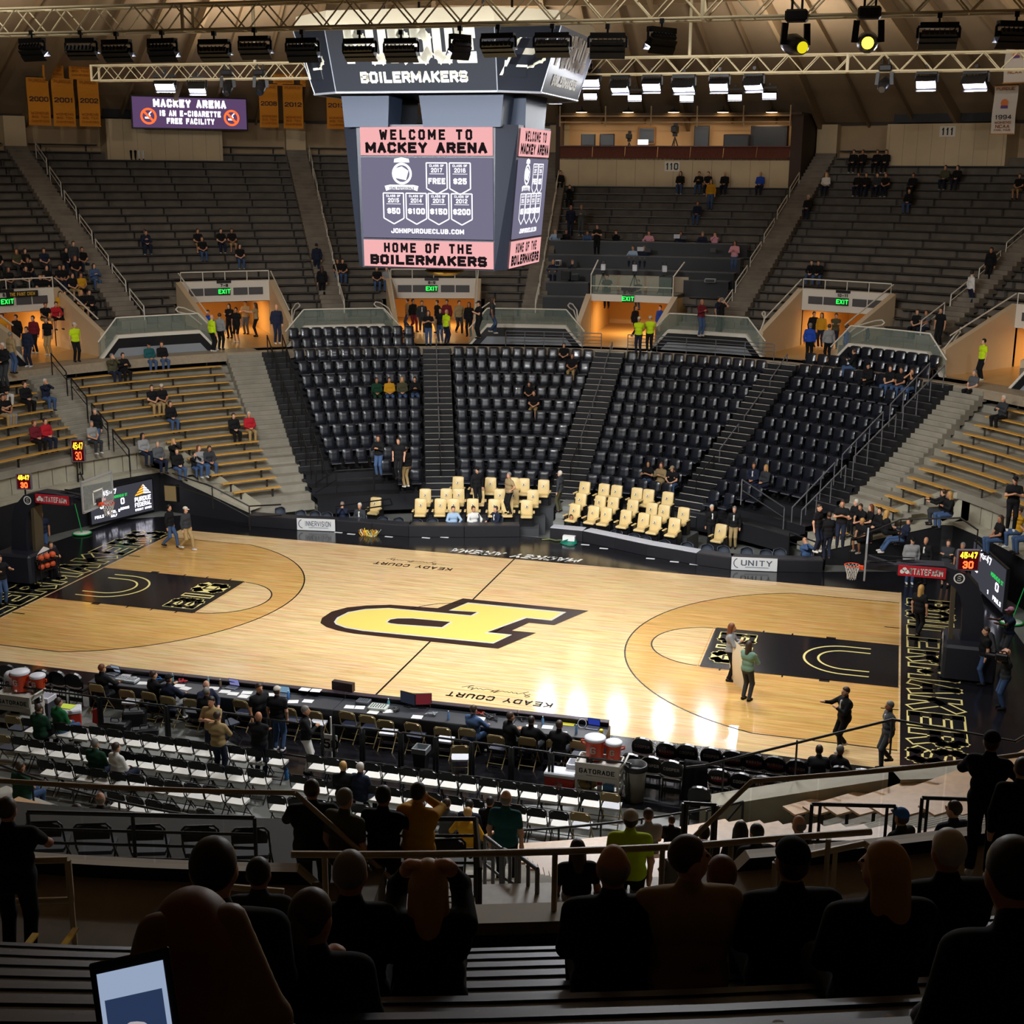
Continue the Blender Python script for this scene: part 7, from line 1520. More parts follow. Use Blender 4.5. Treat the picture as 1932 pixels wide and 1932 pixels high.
a = at_z(-40, 1626, 7.75); b = at_z(128, 1622, 7.75)
rail_thing('stair_handrail', [a, b, b-np.array([0, 0, .45]), a-np.array([0, 0, .45])], [(np.array([b[0], b[1], 6.6]), 1.12), (np.array([a[0]*.7+b[0]*.3, a[1]*.7+b[1]*.3, 6.6]), 1.12)], CRM, 'tan two bar handrail at the left edge above the yellow marked steps', 'tan rails of the near portal', r=.035)
a = at_z(1905, 1650, 7.0); rail_thing('stair_handrail', [a, a+np.array([0, 0, .9]), a+np.array([.9, 0, .95])], [], CRM, 'tan handrail end at the right edge of the frame', 'tan rails of the near portal', r=.05)
# black fence of the wheelchair platform, chairs on it
pL = [at_z(x, y, 6.95) for x, y in ((52, 1532), (250, 1537), (480, 1543))]; pM = [at_z(x, y, 6.95) for x, y in ((660, 1545), (897, 1545))]
for pts, lab in ((pL, 'black bar fence of the near platform, left run'), (pM, 'black bar fence of the near platform, run behind the standing men')):
    rail_thing('platform_fence', pts, [(p*np.array([1, 1, 0])+np.array([0, 0, 5.85]), 1.1) for p in pts], RAILB, lab, 'near platform fences', r=.028, cat='fence', mid=[.22, .4, .58, .76])
c = at_z(897, 1545, 6.95); e = at_z(905, 1640, 6.7)
rail_thing('platform_fence', [c, e], [(e*np.array([1, 1, 0])+np.array([0, 0, 5.6]), 1.1)], RAILB, 'black fence end turning down beside the near stairs', 'near platform fences', r=.035, cat='fence', mid=[.22, .4, .58, .76])
for i, (x, y) in enumerate(((95, 1592), (185, 1596), (285, 1598), (385, 1600), (478, 1604), (842, 1625))):
    p = at_z(x, y, 6.3); th = math.atan2(p[0], -p[1]); place('fslate', lambda l: folding_chair('folding_chair', l, F_BLK, F_BLK, F_SLATE, .05), (p[0], p[1], 5.86), math.pi+math.radians(180-na)*1.0, 'dark folding chair with blue grey seat on the near platform, '+(ORD[i]+' from left' if i < 5 else 'beside the stairs'), 'dark chairs on the near platform')
dk = MB(); arc_block(dk, 22.9, 25.7, 5.6, 5.95, na+2.6, na+21, 14, 0); struct('floor_near_platform', dk, mat('platform_dark', '#45443f', .7))
for i, (x0, y0, x1, y1) in enumerate(((915, 1578, 946, 1602), (950, 1603, 975, 1615), (980, 1615, 1014, 1640))):
    a = at_z(x0, y0, 6.2-.25*(2-i)*.5); b = at_z(x1, y1, 6.2-.25*(2-i)*.5+.05)
    rail_thing('stair_handrail', [a, b, b-np.array([0, 0, .9])], [(a-np.array([0, 0, 1.]), 1.0), ((a+b)/2-np.array([0, 0, .95]), .95)], mat('rail_grey', '', .35), 'grey handrail of the near stairs, '+ORD[i]+' going up', 'near stair handrails', r=.03, mid=[.4])
for j, (x0, x1, y0, y1) in enumerate(((1290, 1352, 1515, 1555), (1532, 1690, 1517, 1548), (1740, 1850, 1505, 1545))):
    a, b = at_z(x0, y0, 6.3), at_z(x1, y0+4, 6.3)
    rail_thing('bleacher_guard', [a, b, b-np.array([0, 0, .55]), a-np.array([0, 0, .55]), a], [(a*.9+b*.1-np.array([0, 0, 1.2]), 1.2), (a*.1+b*.9-np.array([0, 0, 1.2]), 1.2)], RAILB, 'black rounded guard frame over the near bleachers, '+ORD[j]+' from left', 'guard frames over the near bleachers', r=.028, cat='railing')
# ---------------------------------------------------------------- people: smooth blended bodies meshed with surface nets
def nets(F, org, h):
    S = F < 0; nx, ny, nz = F.shape; c = [S[i:nx-1+i, j:ny-1+j, k:nz-1+k] for i in (0, 1) for j in (0, 1) for k in (0, 1)]
    n = sum(x.astype(np.int8) for x in c); I, J, K = np.nonzero((n > 0) & (n < 8))
    if len(I) == 0: return [], []
    idx = -np.ones((nx-1, ny-1, nz-1), np.int64); idx[I, J, K] = np.arange(len(I)); A = np.zeros((len(I), 3)); W = np.zeros(len(I))
    for ax in range(3):
        o1, o2 = [q for q in range(3) if q != ax]
        for u in (0, 1):
            for v in (0, 1):
                b = [0, 0, 0]; b[o1] = u; b[o2] = v; e = list(b); e[ax] = 1
                f0 = F[I+b[0], J+b[1], K+b[2]]; f1 = F[I+e[0], J+e[1], K+e[2]]; m = (f0 < 0) != (f1 < 0); t = np.where(m, f0/np.where(m, f0-f1, 1), 0)
                for q in range(3): A[:, q] += m*(b[q]+(t if q == ax else 0))
                W += m
    V = (np.stack([I, J, K], 1)+A/W[:, None])*h+org; Q = []
    for ax in range(3):
        o1, o2 = (ax+1) % 3, (ax+2) % 3; sl0 = [slice(None)]*3; sl1 = [slice(None)]*3; sl0[ax] = slice(0, -1); sl1[ax] = slice(1, None); s0, s1 = S[tuple(sl0)], S[tuple(sl1)]
        E = np.argwhere(s0 != s1); E = E[(E[:, o1] > 0) & (E[:, o2] > 0) & (E[:, o1] < F.shape[o1]-1) & (E[:, o2] < F.shape[o2]-1)]
        if not len(E): continue
        q = []
        for d1, d2 in ((1, 1), (0, 1), (0, 0), (1, 0)): p = E.copy(); p[:, o1] -= d1; p[:, o2] -= d2; q.append(idx[p[:, 0], p[:, 1], p[:, 2]])
        q = np.stack(q, 1); fl = ~s0[E[:, 0], E[:, 1], E[:, 2]]; q[fl] = q[fl][:, ::-1]; Q.append(q)
    return V, np.concatenate(Q)
class SDF:
    def __init__(s, h, k=.03): s.h, s.k, s.pr = h, k, []
    def cap(s, a, b, r, r2=None): s.pr.append((np.array(a, float), np.array(b, float), r, r if r2 is None else r2, None)); return s
    def ell(s, c, r, ax=None): s.pr.append((np.array(c, float), None, np.array(r, float), 0, np.eye(3) if ax is None else np.array(ax, float))); return s
    def mesh(s, name, m_, cut=None):
        h = s.h; lo = np.full(3, 9e9); hi = -lo; B = []
        for a, b, r, r2, ax in s.pr:
            R_ = float(np.max(r)) if ax is not None else max(r, r2); p0 = (a if b is None else np.minimum(a, b))-R_; p1 = (a if b is None else np.maximum(a, b))+R_; B.append((p0, p1)); lo = np.minimum(lo, p0); hi = np.maximum(hi, p1)
        lo = lo-2.5*h; n = np.ceil((hi+2.5*h-lo)/h).astype(int)+1; F = np.full(n, .2)
        g = [lo[i]+h*np.arange(n[i]) for i in range(3)]
        for (a, b, r, r2, ax), (p0, p1) in zip(s.pr, B):
            m = s.k+2.2*h; i0 = np.maximum(0, np.floor((p0-m-lo)/h).astype(int)); i1 = np.minimum(n, np.ceil((p1+m-lo)/h).astype(int)+1); sl = tuple(slice(i0[q], i1[q]) for q in range(3))
            X = np.stack(np.meshgrid(*[g[q][sl[q]] for q in range(3)], indexing='ij'), -1)-a
            if ax is not None: d = (np.linalg.norm((X@ax.T)/r, axis=-1)-1)*r.min()
            else: ab = b-a; t = np.clip(X@ab/max(1e-9, ab@ab), 0, 1); d = np.linalg.norm(X-t[..., None]*ab, axis=-1)-(r+(r2-r)*t)
            f = F[sl]; u = np.clip(.5+.5*(f-d)/s.k, 0, 1); F[sl] = f*(1-u)+d*u-s.k*u*(1-u)
        if cut is not None: X = np.stack(np.meshgrid(*g, indexing='ij'), -1); F = np.maximum(F, cut(X))
        F[0], F[-1], F[:, 0], F[:, -1], F[:, :, 0], F[:, :, -1] = (.1,)*6
        V, Q = nets(F, lo, h)
        if len(V) == 0: return None
        me = bpy.data.meshes.new(name); me.vertices.add(len(V)); me.vertices.foreach_set('co', V.astype(np.float32).ravel()); me.loops.add(len(Q)*4); me.loops.foreach_set('vertex_index', Q.astype(np.int32).ravel()); me.polygons.add(len(Q)); me.polygons.foreach_set('loop_start', np.arange(0, len(Q)*4, 4, dtype=np.int32)); me.polygons.foreach_set('use_smooth', np.ones(len(Q), bool)); me.update(calc_edges=True); me.materials.append(m_); return me
def ik(s, w_, l1, l2, pole):
    s, w_ = np.array(s, float), np.array(w_, float); d = w_-s; L = np.linalg.norm(d)
    if L > (l1+l2)*.985: w_ = s+d/L*(l1+l2)*.985; d = w_-s; L = np.linalg.norm(d)
    u = d/L; a = (l1*l1-l2*l2+L*L)/(2*L); hh = math.sqrt(max(1e-6, l1*l1-a*a)); p = np.array(pole, float); p = p-u*(p@u); p /= max(1e-6, np.linalg.norm(p)); return s+u*a+p*hh, w_
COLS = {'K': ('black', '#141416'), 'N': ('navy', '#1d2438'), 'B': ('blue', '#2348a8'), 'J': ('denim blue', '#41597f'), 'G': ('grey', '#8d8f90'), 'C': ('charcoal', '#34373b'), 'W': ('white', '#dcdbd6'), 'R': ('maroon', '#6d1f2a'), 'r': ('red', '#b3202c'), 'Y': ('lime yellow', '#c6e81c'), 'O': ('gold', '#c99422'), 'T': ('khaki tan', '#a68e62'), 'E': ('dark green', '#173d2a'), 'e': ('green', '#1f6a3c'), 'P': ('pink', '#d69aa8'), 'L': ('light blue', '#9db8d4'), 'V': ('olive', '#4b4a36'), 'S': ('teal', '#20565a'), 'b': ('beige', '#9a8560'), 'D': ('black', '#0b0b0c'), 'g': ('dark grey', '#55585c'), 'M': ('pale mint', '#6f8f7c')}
HAIR = {'n': '#3a281c', 'k': '#17120f', 'y': '#b98f4e', 'g': '#7c7872', 'w': '#c9c4ba', 'r': '#6b3a1d'}
SKIN = [mat('skin_a', '#c9926f', .55), mat('skin_b', '#b57d5c', .55), mat('skin_c', '#d6a283', .55), mat('skin_d', '#5f3f2c', .55)]
def Rz(a): c, s = math.cos(a), math.sin(a); return np.array([[c, -s, 0], [s, c, 0], [0, 0, 1]])
def Rx(a): c, s = math.cos(a), math.sin(a); return np.array([[1, 0, 0], [0, c, -s], [0, s, c]])
def Ry(a): c, s = math.cos(a), math.sin(a); return np.array([[c, 0, s], [0, 1, 0], [-s, 0, c]])
NP = 0
def person(label, loc, rz, sit=False, arms='d', lean=0., turn=0., nod=0., shirt='K0', pants='J', hair='n', sc=1., h=.026, walk=0., group=None, wide=1., skin=None, legs=None, side=0., long_top=False):
    """body faces -y; loc is the floor point below the hips (seat 0.45 above it when sitting)"""
    global NP
    NP += 1; sk = SKIN[skin if skin is not None else (0, 2, 1, 0, 2)[NP % 5]]; near = h < .02
    hipz = .53 if sit else .93; T = Rx(lean)@Ry(side); H0 = np.array([0, 0, hipz]); tp = lambda x, y, z: H0+T@np.array([x, y, z-hipz])
    up = hipz+.52; S = [tp(s*.185*wide, 0, up-.04) for s in (-1, 1)]; neck = tp(0, .0, up+.04); HC = neck+T@Rx(nod)@np.array([0, -.025, .155]); HR = Rz(turn)@Rx(lean*.4+nod); hd = lambda x, y, z: HC+HR@np.array([x, y, z])
    hips = [np.array([s*.095*wide, 0, hipz]) for s in (-1, 1)]; leg = []
    for i, s in enumerate((-1, 1)):
        if sit:
            f = legs or {}; kx = s*(.13+.05*(arms == 'k')); an = np.array([kx*.95, -.40-(.30 if legs == 'ext' else 0), .09]); kn = np.array([kx, -.45, .51])
        else:
            y = walk*s*.30; an = np.array([s*.10, -y, .085+(.10 if walk and y < 0 else 0)]); kn, an = ik(hips[i], an, .44, .44, (0, -1, 0))
        leg.append((hips[i], kn, an))
    A = []
    for i, s in enumerate((-1, 1)):
        sh = S[i]; o = s; key = arms
        if isinstance(arms, tuple): key = arms[i]
        if len(str(key)) == 2: key = key[i]
        w_, pole = {'d': (tp(o*.25, -.03, hipz-.06), (o*.6, .6, 0)), 'l': (np.array([o*.05, -.26, hipz+.12]), (o*.8, .5, -.2)), 'k': (np.array([o*.06, -.42, hipz+.10]), (o*.7, 0, -.5)), 'x': (tp(-o*.12, -.20, up-.20), (o*.5, -.1, -.8)), 'f': (tp(o*.05, -.28, up-.20), (o*.6, 0, -.7)), 'h': (hd(o*.03, -.12, -.10), (o*.6, -.3, -.7)), 't': (tp(o*.17, -.40, up-.30), (o*.8, .2, -.4)), 'r': (hd(o*.115, -.08, .03), (o*.3, -.5, -1)), 'p': (tp(o*.22, -.50, up-.12), (o*.4, .2, -.7)), 'w': (tp(o*.16, -.06, hipz+.08), (o*.9, .5, 0)), 'b': (tp(o*.05, .16, hipz+.05), (o*.9, .4, 0)), 'a': (tp(o*.42, -.25, up-.28), (o*.3, .4, -.5)), 's': (tp(o*.55, -.05, up-.12), (0, .3, -.7))}[key]
        el, w_ = ik(sh, w_, .29, .26, pole); A.append((sh, el, w_))
    B = SDF(h); fat = wide
    def torso(D, g):
        D.cap(tp(-.06*fat, .0, hipz+.04), tp(.06*fat, .0, hipz+.04), .125*fat+g); D.cap(tp(-.05*fat, -.01*fat, hipz+.2), tp(.05*fat, -.01*fat, hipz+.2), .118*fat**1.3+g); D.cap(tp(-.085*fat, .0, up-.13), tp(.085*fat, .0, up-.13), .12*fat+g); D.cap(tp(-.13*fat, .0, up-.05), tp(.13*fat, 0, up-.05), .07+g)
    torso(B, 0.); B.cap(neck-T@np.array([0, 0, .06]), HC-HR@np.array([0, 0, .04]), .056)
    for sh, el, w_ in A:
        B.cap(sh, el, .052*fat**.5, .042); B.cap(el, w_, .041, .029); d = (w_-el)/np.linalg.norm(w_-el)
        if near and arms != 'd':
            X = np.cross(d, (0, 0, 1)); X /= max(.01, np.linalg.norm(X)); N_ = np.cross(X, d); B.cap(w_, w_+d*.075, .036, .038)
            for q in range(4): b0 = w_+d*.085+X*(q-1.5)*.021; b1 = b0+d*(.045+.008*(q in (1, 2)))-N_*.008; B.cap(b0, b1, .0105); B.cap(b1, b1+d*.022-N_*.02, .0095)
            B.cap(w_+d*.03-X*.032, w_+d*.075-X*.058-N_*.01, .012)
        else: B.cap(w_, w_+d*.10, .036, .028); B.cap(w_+d*.02, w_+d*.06+np.cross(d, (0, .3, 1))*.045, .016)
    for a, k_, an in leg: B.cap(a, k_, .082*fat**.5, .055); B.cap(k_, an, .056, .038); B.cap(an+np.array([0, .03, -.03]), an+np.array([0, -.12, -.05]), .036, .032)
    B.ell(hd(0, .01, .02), (.077, .096, .112), HR.T); B.ell(hd(0, -.035, -.055), (.055, .062, .062), HR.T)
    if h < .022: B.cap(hd(0, -.09, .015), hd(0, -.113, -.022), .010, .016); [B.ell(hd(s*.078, .012, -.005), (.014, .026, .034), HR.T) for s in (-1, 1)]
    body = link('person', B.mesh('person', sk)); body.location = [float(q) for q in loc]; body.rotation_euler = (0, 0, rz); body.scale = (sc,)*3; tag(body, label, 'person', group)
    def part(nm, D, m_, cut=None):
        me = D.mesh(nm, m_, cut)
        if me: link(nm, me, body)
    D = SDF(h); torso(D, .017)
    for sh, el, w_ in A:
        D.cap(sh, el if shirt[1] != '0' else sh+(el-sh)*.62, .068*fat**.5, .056)
        if shirt[1] != '0': D.cap(el, el+(w_-el)*.9, .054, .042)
    D.cap(neck-T@np.array([0, 0, .05]), neck+T@np.array([0, 0, .015 if shirt[1] != '2' else .05]), .068)
    if long_top: D.cap(tp(-.07, .01, hipz-.12), tp(.07, .01, hipz-.12), .13)
    part('shirt', D, cloth(COLS[shirt[0]][1]))
    if shirt[1] == '2' and h < .03: D = SDF(h); D.cap(tp(0, -.105*fat, up-.05), tp(0, -.118*fat**1.3, hipz+.28), .038); part('tie_front', D, cloth('#d8d6cf'))
    D = SDF(h); D.cap(tp(-.06*fat, .0, hipz+.02), tp(.06*fat, 0, hipz+.02), .135*fat)
    for a, k_, an in leg: short = pants[-1] == 's' and len(pants) > 1; D.cap(a, k_, .098*fat**.5, .074); D.cap(k_, k_+(an-k_)*(.93 if not short else .05), .072, .058)
    part('trousers', D, cloth(COLS[pants[0]][1]))
    for a, k_, an in leg: D = SDF(h); D.cap(an+np.array([0, .04, -.035]), an+np.array([0, -.13, -.048]), .047, .040); part('shoe', D, cloth('#1a1817' if NP % 3 else '#cfcfcb'))
    lng = len(hair) > 1 and hair[1] == 'l'
    if hair[0] == 'c':
        col = {'k': '#131417', 'w': '#c9c2b4', 'b': '#2d62a8', 'p': '#d99ab8', 't': '#9d8f6c'}[hair[1]]; D = SDF(h); D.ell(hd(0, .012, .045), (.094, .112, .098), HR.T); part('cap', D, cloth(col), lambda X: .03-((X-HC)@HR)[..., 2])
        D = SDF(h*.7, .01); D.cap(hd(-.04, -.11, .035), hd(.04, -.11, .035), .022); D.cap(hd(-.03, -.155, .03), hd(.03, -.155, .03), .018); part('cap_brim', D, cloth(col)); D = SDF(h); D.ell(hd(0, .022, .01), (.087, .098, .1), HR.T); part('hair', D, mat('hair_n', HAIR['n'], .6), lambda X: np.maximum(-.012-((X-HC)@HR)[..., 1], ((X-HC)@HR)[..., 2]-.05))
    elif hair[0] != 'o':
        D = SDF(h); D.ell(hd(0, .018, .035), (.09, .105, .108), HR.T)
        if lng:
            D.cap(hd(0, .05, .0), hd(0, .085, -.22), .085, .07); [D.cap(hd(s*.07, .02, .0), hd(s*.085, .03, -.2), .035, .03) for s in (-1, 1)]
        m_ = mat('hair_'+hair[0], HAIR[hair[0]], .5)
        part('hair', D, m_, lambda X: -(((X-HC)@HR)[..., 1]+.045+np.maximum(0, ((X-HC)@HR)[..., 2]-.05)*1.6) if lng else np.maximum(-(((X-HC)@HR)[..., 1]+.03+np.maximum(0, ((X-HC)@HR)[..., 2]-.04)*1.8), -.055-((X-HC)@HR)[..., 2]))
    elif near: D = SDF(h); D.ell(hd(0, .02, .0), (.086, .1, .085), HR.T); part('hair', D, mat('hair_g', HAIR['g'], .6), lambda X: np.maximum(-(((X-HC)@HR)[..., 1]+.005), ((X-HC)@HR)[..., 2]-.05))
    if h < .022:
        for s in (-1, 1): m = MB(); m.ball(hd(s*.031, -.088, .012), .0095, 8); m.build('eye', mat('eye_dark', '#1a1210', .3), body)
        m = MB(); m.rbox(hd(0, -.096, -.058), (.045, .012, .010), ax=HR.T, b=.003); m.build('mouth', mat('lip', '#8a4a42', .5), body)
    body['_h'] = float(HC[2]); return body, A, hd
SIT_H, STD_H = 1.27, 1.66
WORD = {'u': 'seated', 'l': 'seated', 's': 'seated', 'c': 'seated', 'C': 'seated', 'U': 'standing', 'g': 'standing', 'G': 'standing', 'n': 'seated'}
def near_pick(px, py, rows, hh):
    best = None
    for r, z in rows:
        p = at_z(px, py, z+hh) if z+hh < CAM[2]-.3 else at_r(px, py, r)
        e = abs(math.hypot(p[0], p[1])-r) if z+hh < CAM[2]-.3 else abs(p[2]-z-hh)*2
        if best is None or e < best[0]: best = (e, r, z, p)
    return best
def place_person(line):
    f, where = line.split('|'); f = f.split(); px, py = float(f[0]), float(f[1]); an = f[2]; arms = f[3]; look = float(f[4]); shirt, pants, hair = f[5:8]; kw = dict(x.split('=') for x in f[8:])
    sc = float(kw.get('sc', 1.)); kind = an[0]; z0 = float(an[1:]) if len(an) > 1 else 0.; hh = (SIT_H if kind in 'ulscC' else STD_H)*sc; sit = kind in 'ulscCn'; base = 0.
    if kind == 'u': e, r, z, p = near_pick(px, py, [(UP_R[i]+.62, UP_Z[i]) for i in range(NUP)], hh); a = math.degrees(math.atan2(p[0], p[1])); loc = P(r, a, z-.02); base = rot_in(a)
    elif kind == 'n':
        d = z0; hh = SIT_H*sc; p = at_d(px, py, d); rows = [warp(UP_R[i]+.6, 160, UP_Z[i]) for i in range(NUP-6)]; r, z = min(rows, key=lambda q: abs(q[0]-math.hypot(p[0], p[1])))
        for _ in range(20): p = at_d(px, py, d); d += (math.hypot(p[0], p[1])-r)*.9
        a = math.degrees(math.atan2(p[0], p[1])); loc = np.array([p[0], p[1], z*.4+(p[2]-hh)*.6]); base = rot_in(a)
    elif kind == 'l':
        q = at_z(px, py, 3.); a = math.degrees(math.atan2(q[0], q[1])); e, r, z, p = near_pick(px, py, [warp(BEN_R[i]+.02, a, BEN_Z[i]-.42) for i in range(BEN_N)], hh); a = math.degrees(math.atan2(p[0], p[1])); loc = np.array([r*math.sin(math.radians(a)), r*math.cos(math.radians(a)), z]); base = rot_in(a)
    elif kind == 's':
        b = min(SPOTS, key=lambda s: (pix(s[1]+np.array([0, 0, hh]))[0]-px)**2+(pix(s[1]+np.array([0, 0, hh]))[1]-py)**2); loc = np.array(b[1])+[0, 0, .01]; t = math.radians(b[2]); loc = loc-np.array([math.sin(t), math.cos(t), 0])*.06; base = rot_in(b[2])
    elif kind == 'U': p = on_surface(px, py, f_up_s, hh, 40); a = math.degrees(math.atan2(p[0], p[1])); loc = np.array([p[0], p[1], p[2]-hh]); base = rot_in(a)
    else: p = at_z(px, py, z0+hh); loc = np.array([p[0], p[1], z0])
    if kind == 'c' and z0 < 0: q = behind_table(px, py, .95); loc = np.array([q[0], q[1], max(-.3, q[2]-hh)])
    dp = depth_of(loc); h = .027 if dp > 48 else .021 if dp > 30 else .019 if dp > 20 else .0145
    wd = {'k': 'leaning forward', 'x': 'arms crossed', 'f': 'holding a phone', 'h': 'hand at face', 'r': 'hands raised'}.get(arms, ''); act = kw.get('act', WORD[kind]).replace('_', ' ')
    lab = act+' person in '+COLS[shirt[0]][0]+(' top ' if shirt[1] != '2' else ' suit ')+where.strip()
    if len(lab.split()) > 16: lab = lab.replace('person in ', 'person, ').replace(act+' ', '', 1)
    return person(lab, loc, base+math.radians(look), sit, arms, float(kw.get('lean', .3 if arms == 'k' else .0)), math.radians(float(kw.get('turn', (NP*37 % 50)-25 if kind in 'uls' else 0))), float(kw.get('nod', .0)), shirt, pants, hair, sc, h, float(kw.get('walk', 0)), kw.get('grp', None), float(kw.get('wide', 1.)), int(kw['skin']) if 'skin' in kw else None, kw.get('legs'), float(kw.get('side', 0)), 'lt' in kw)
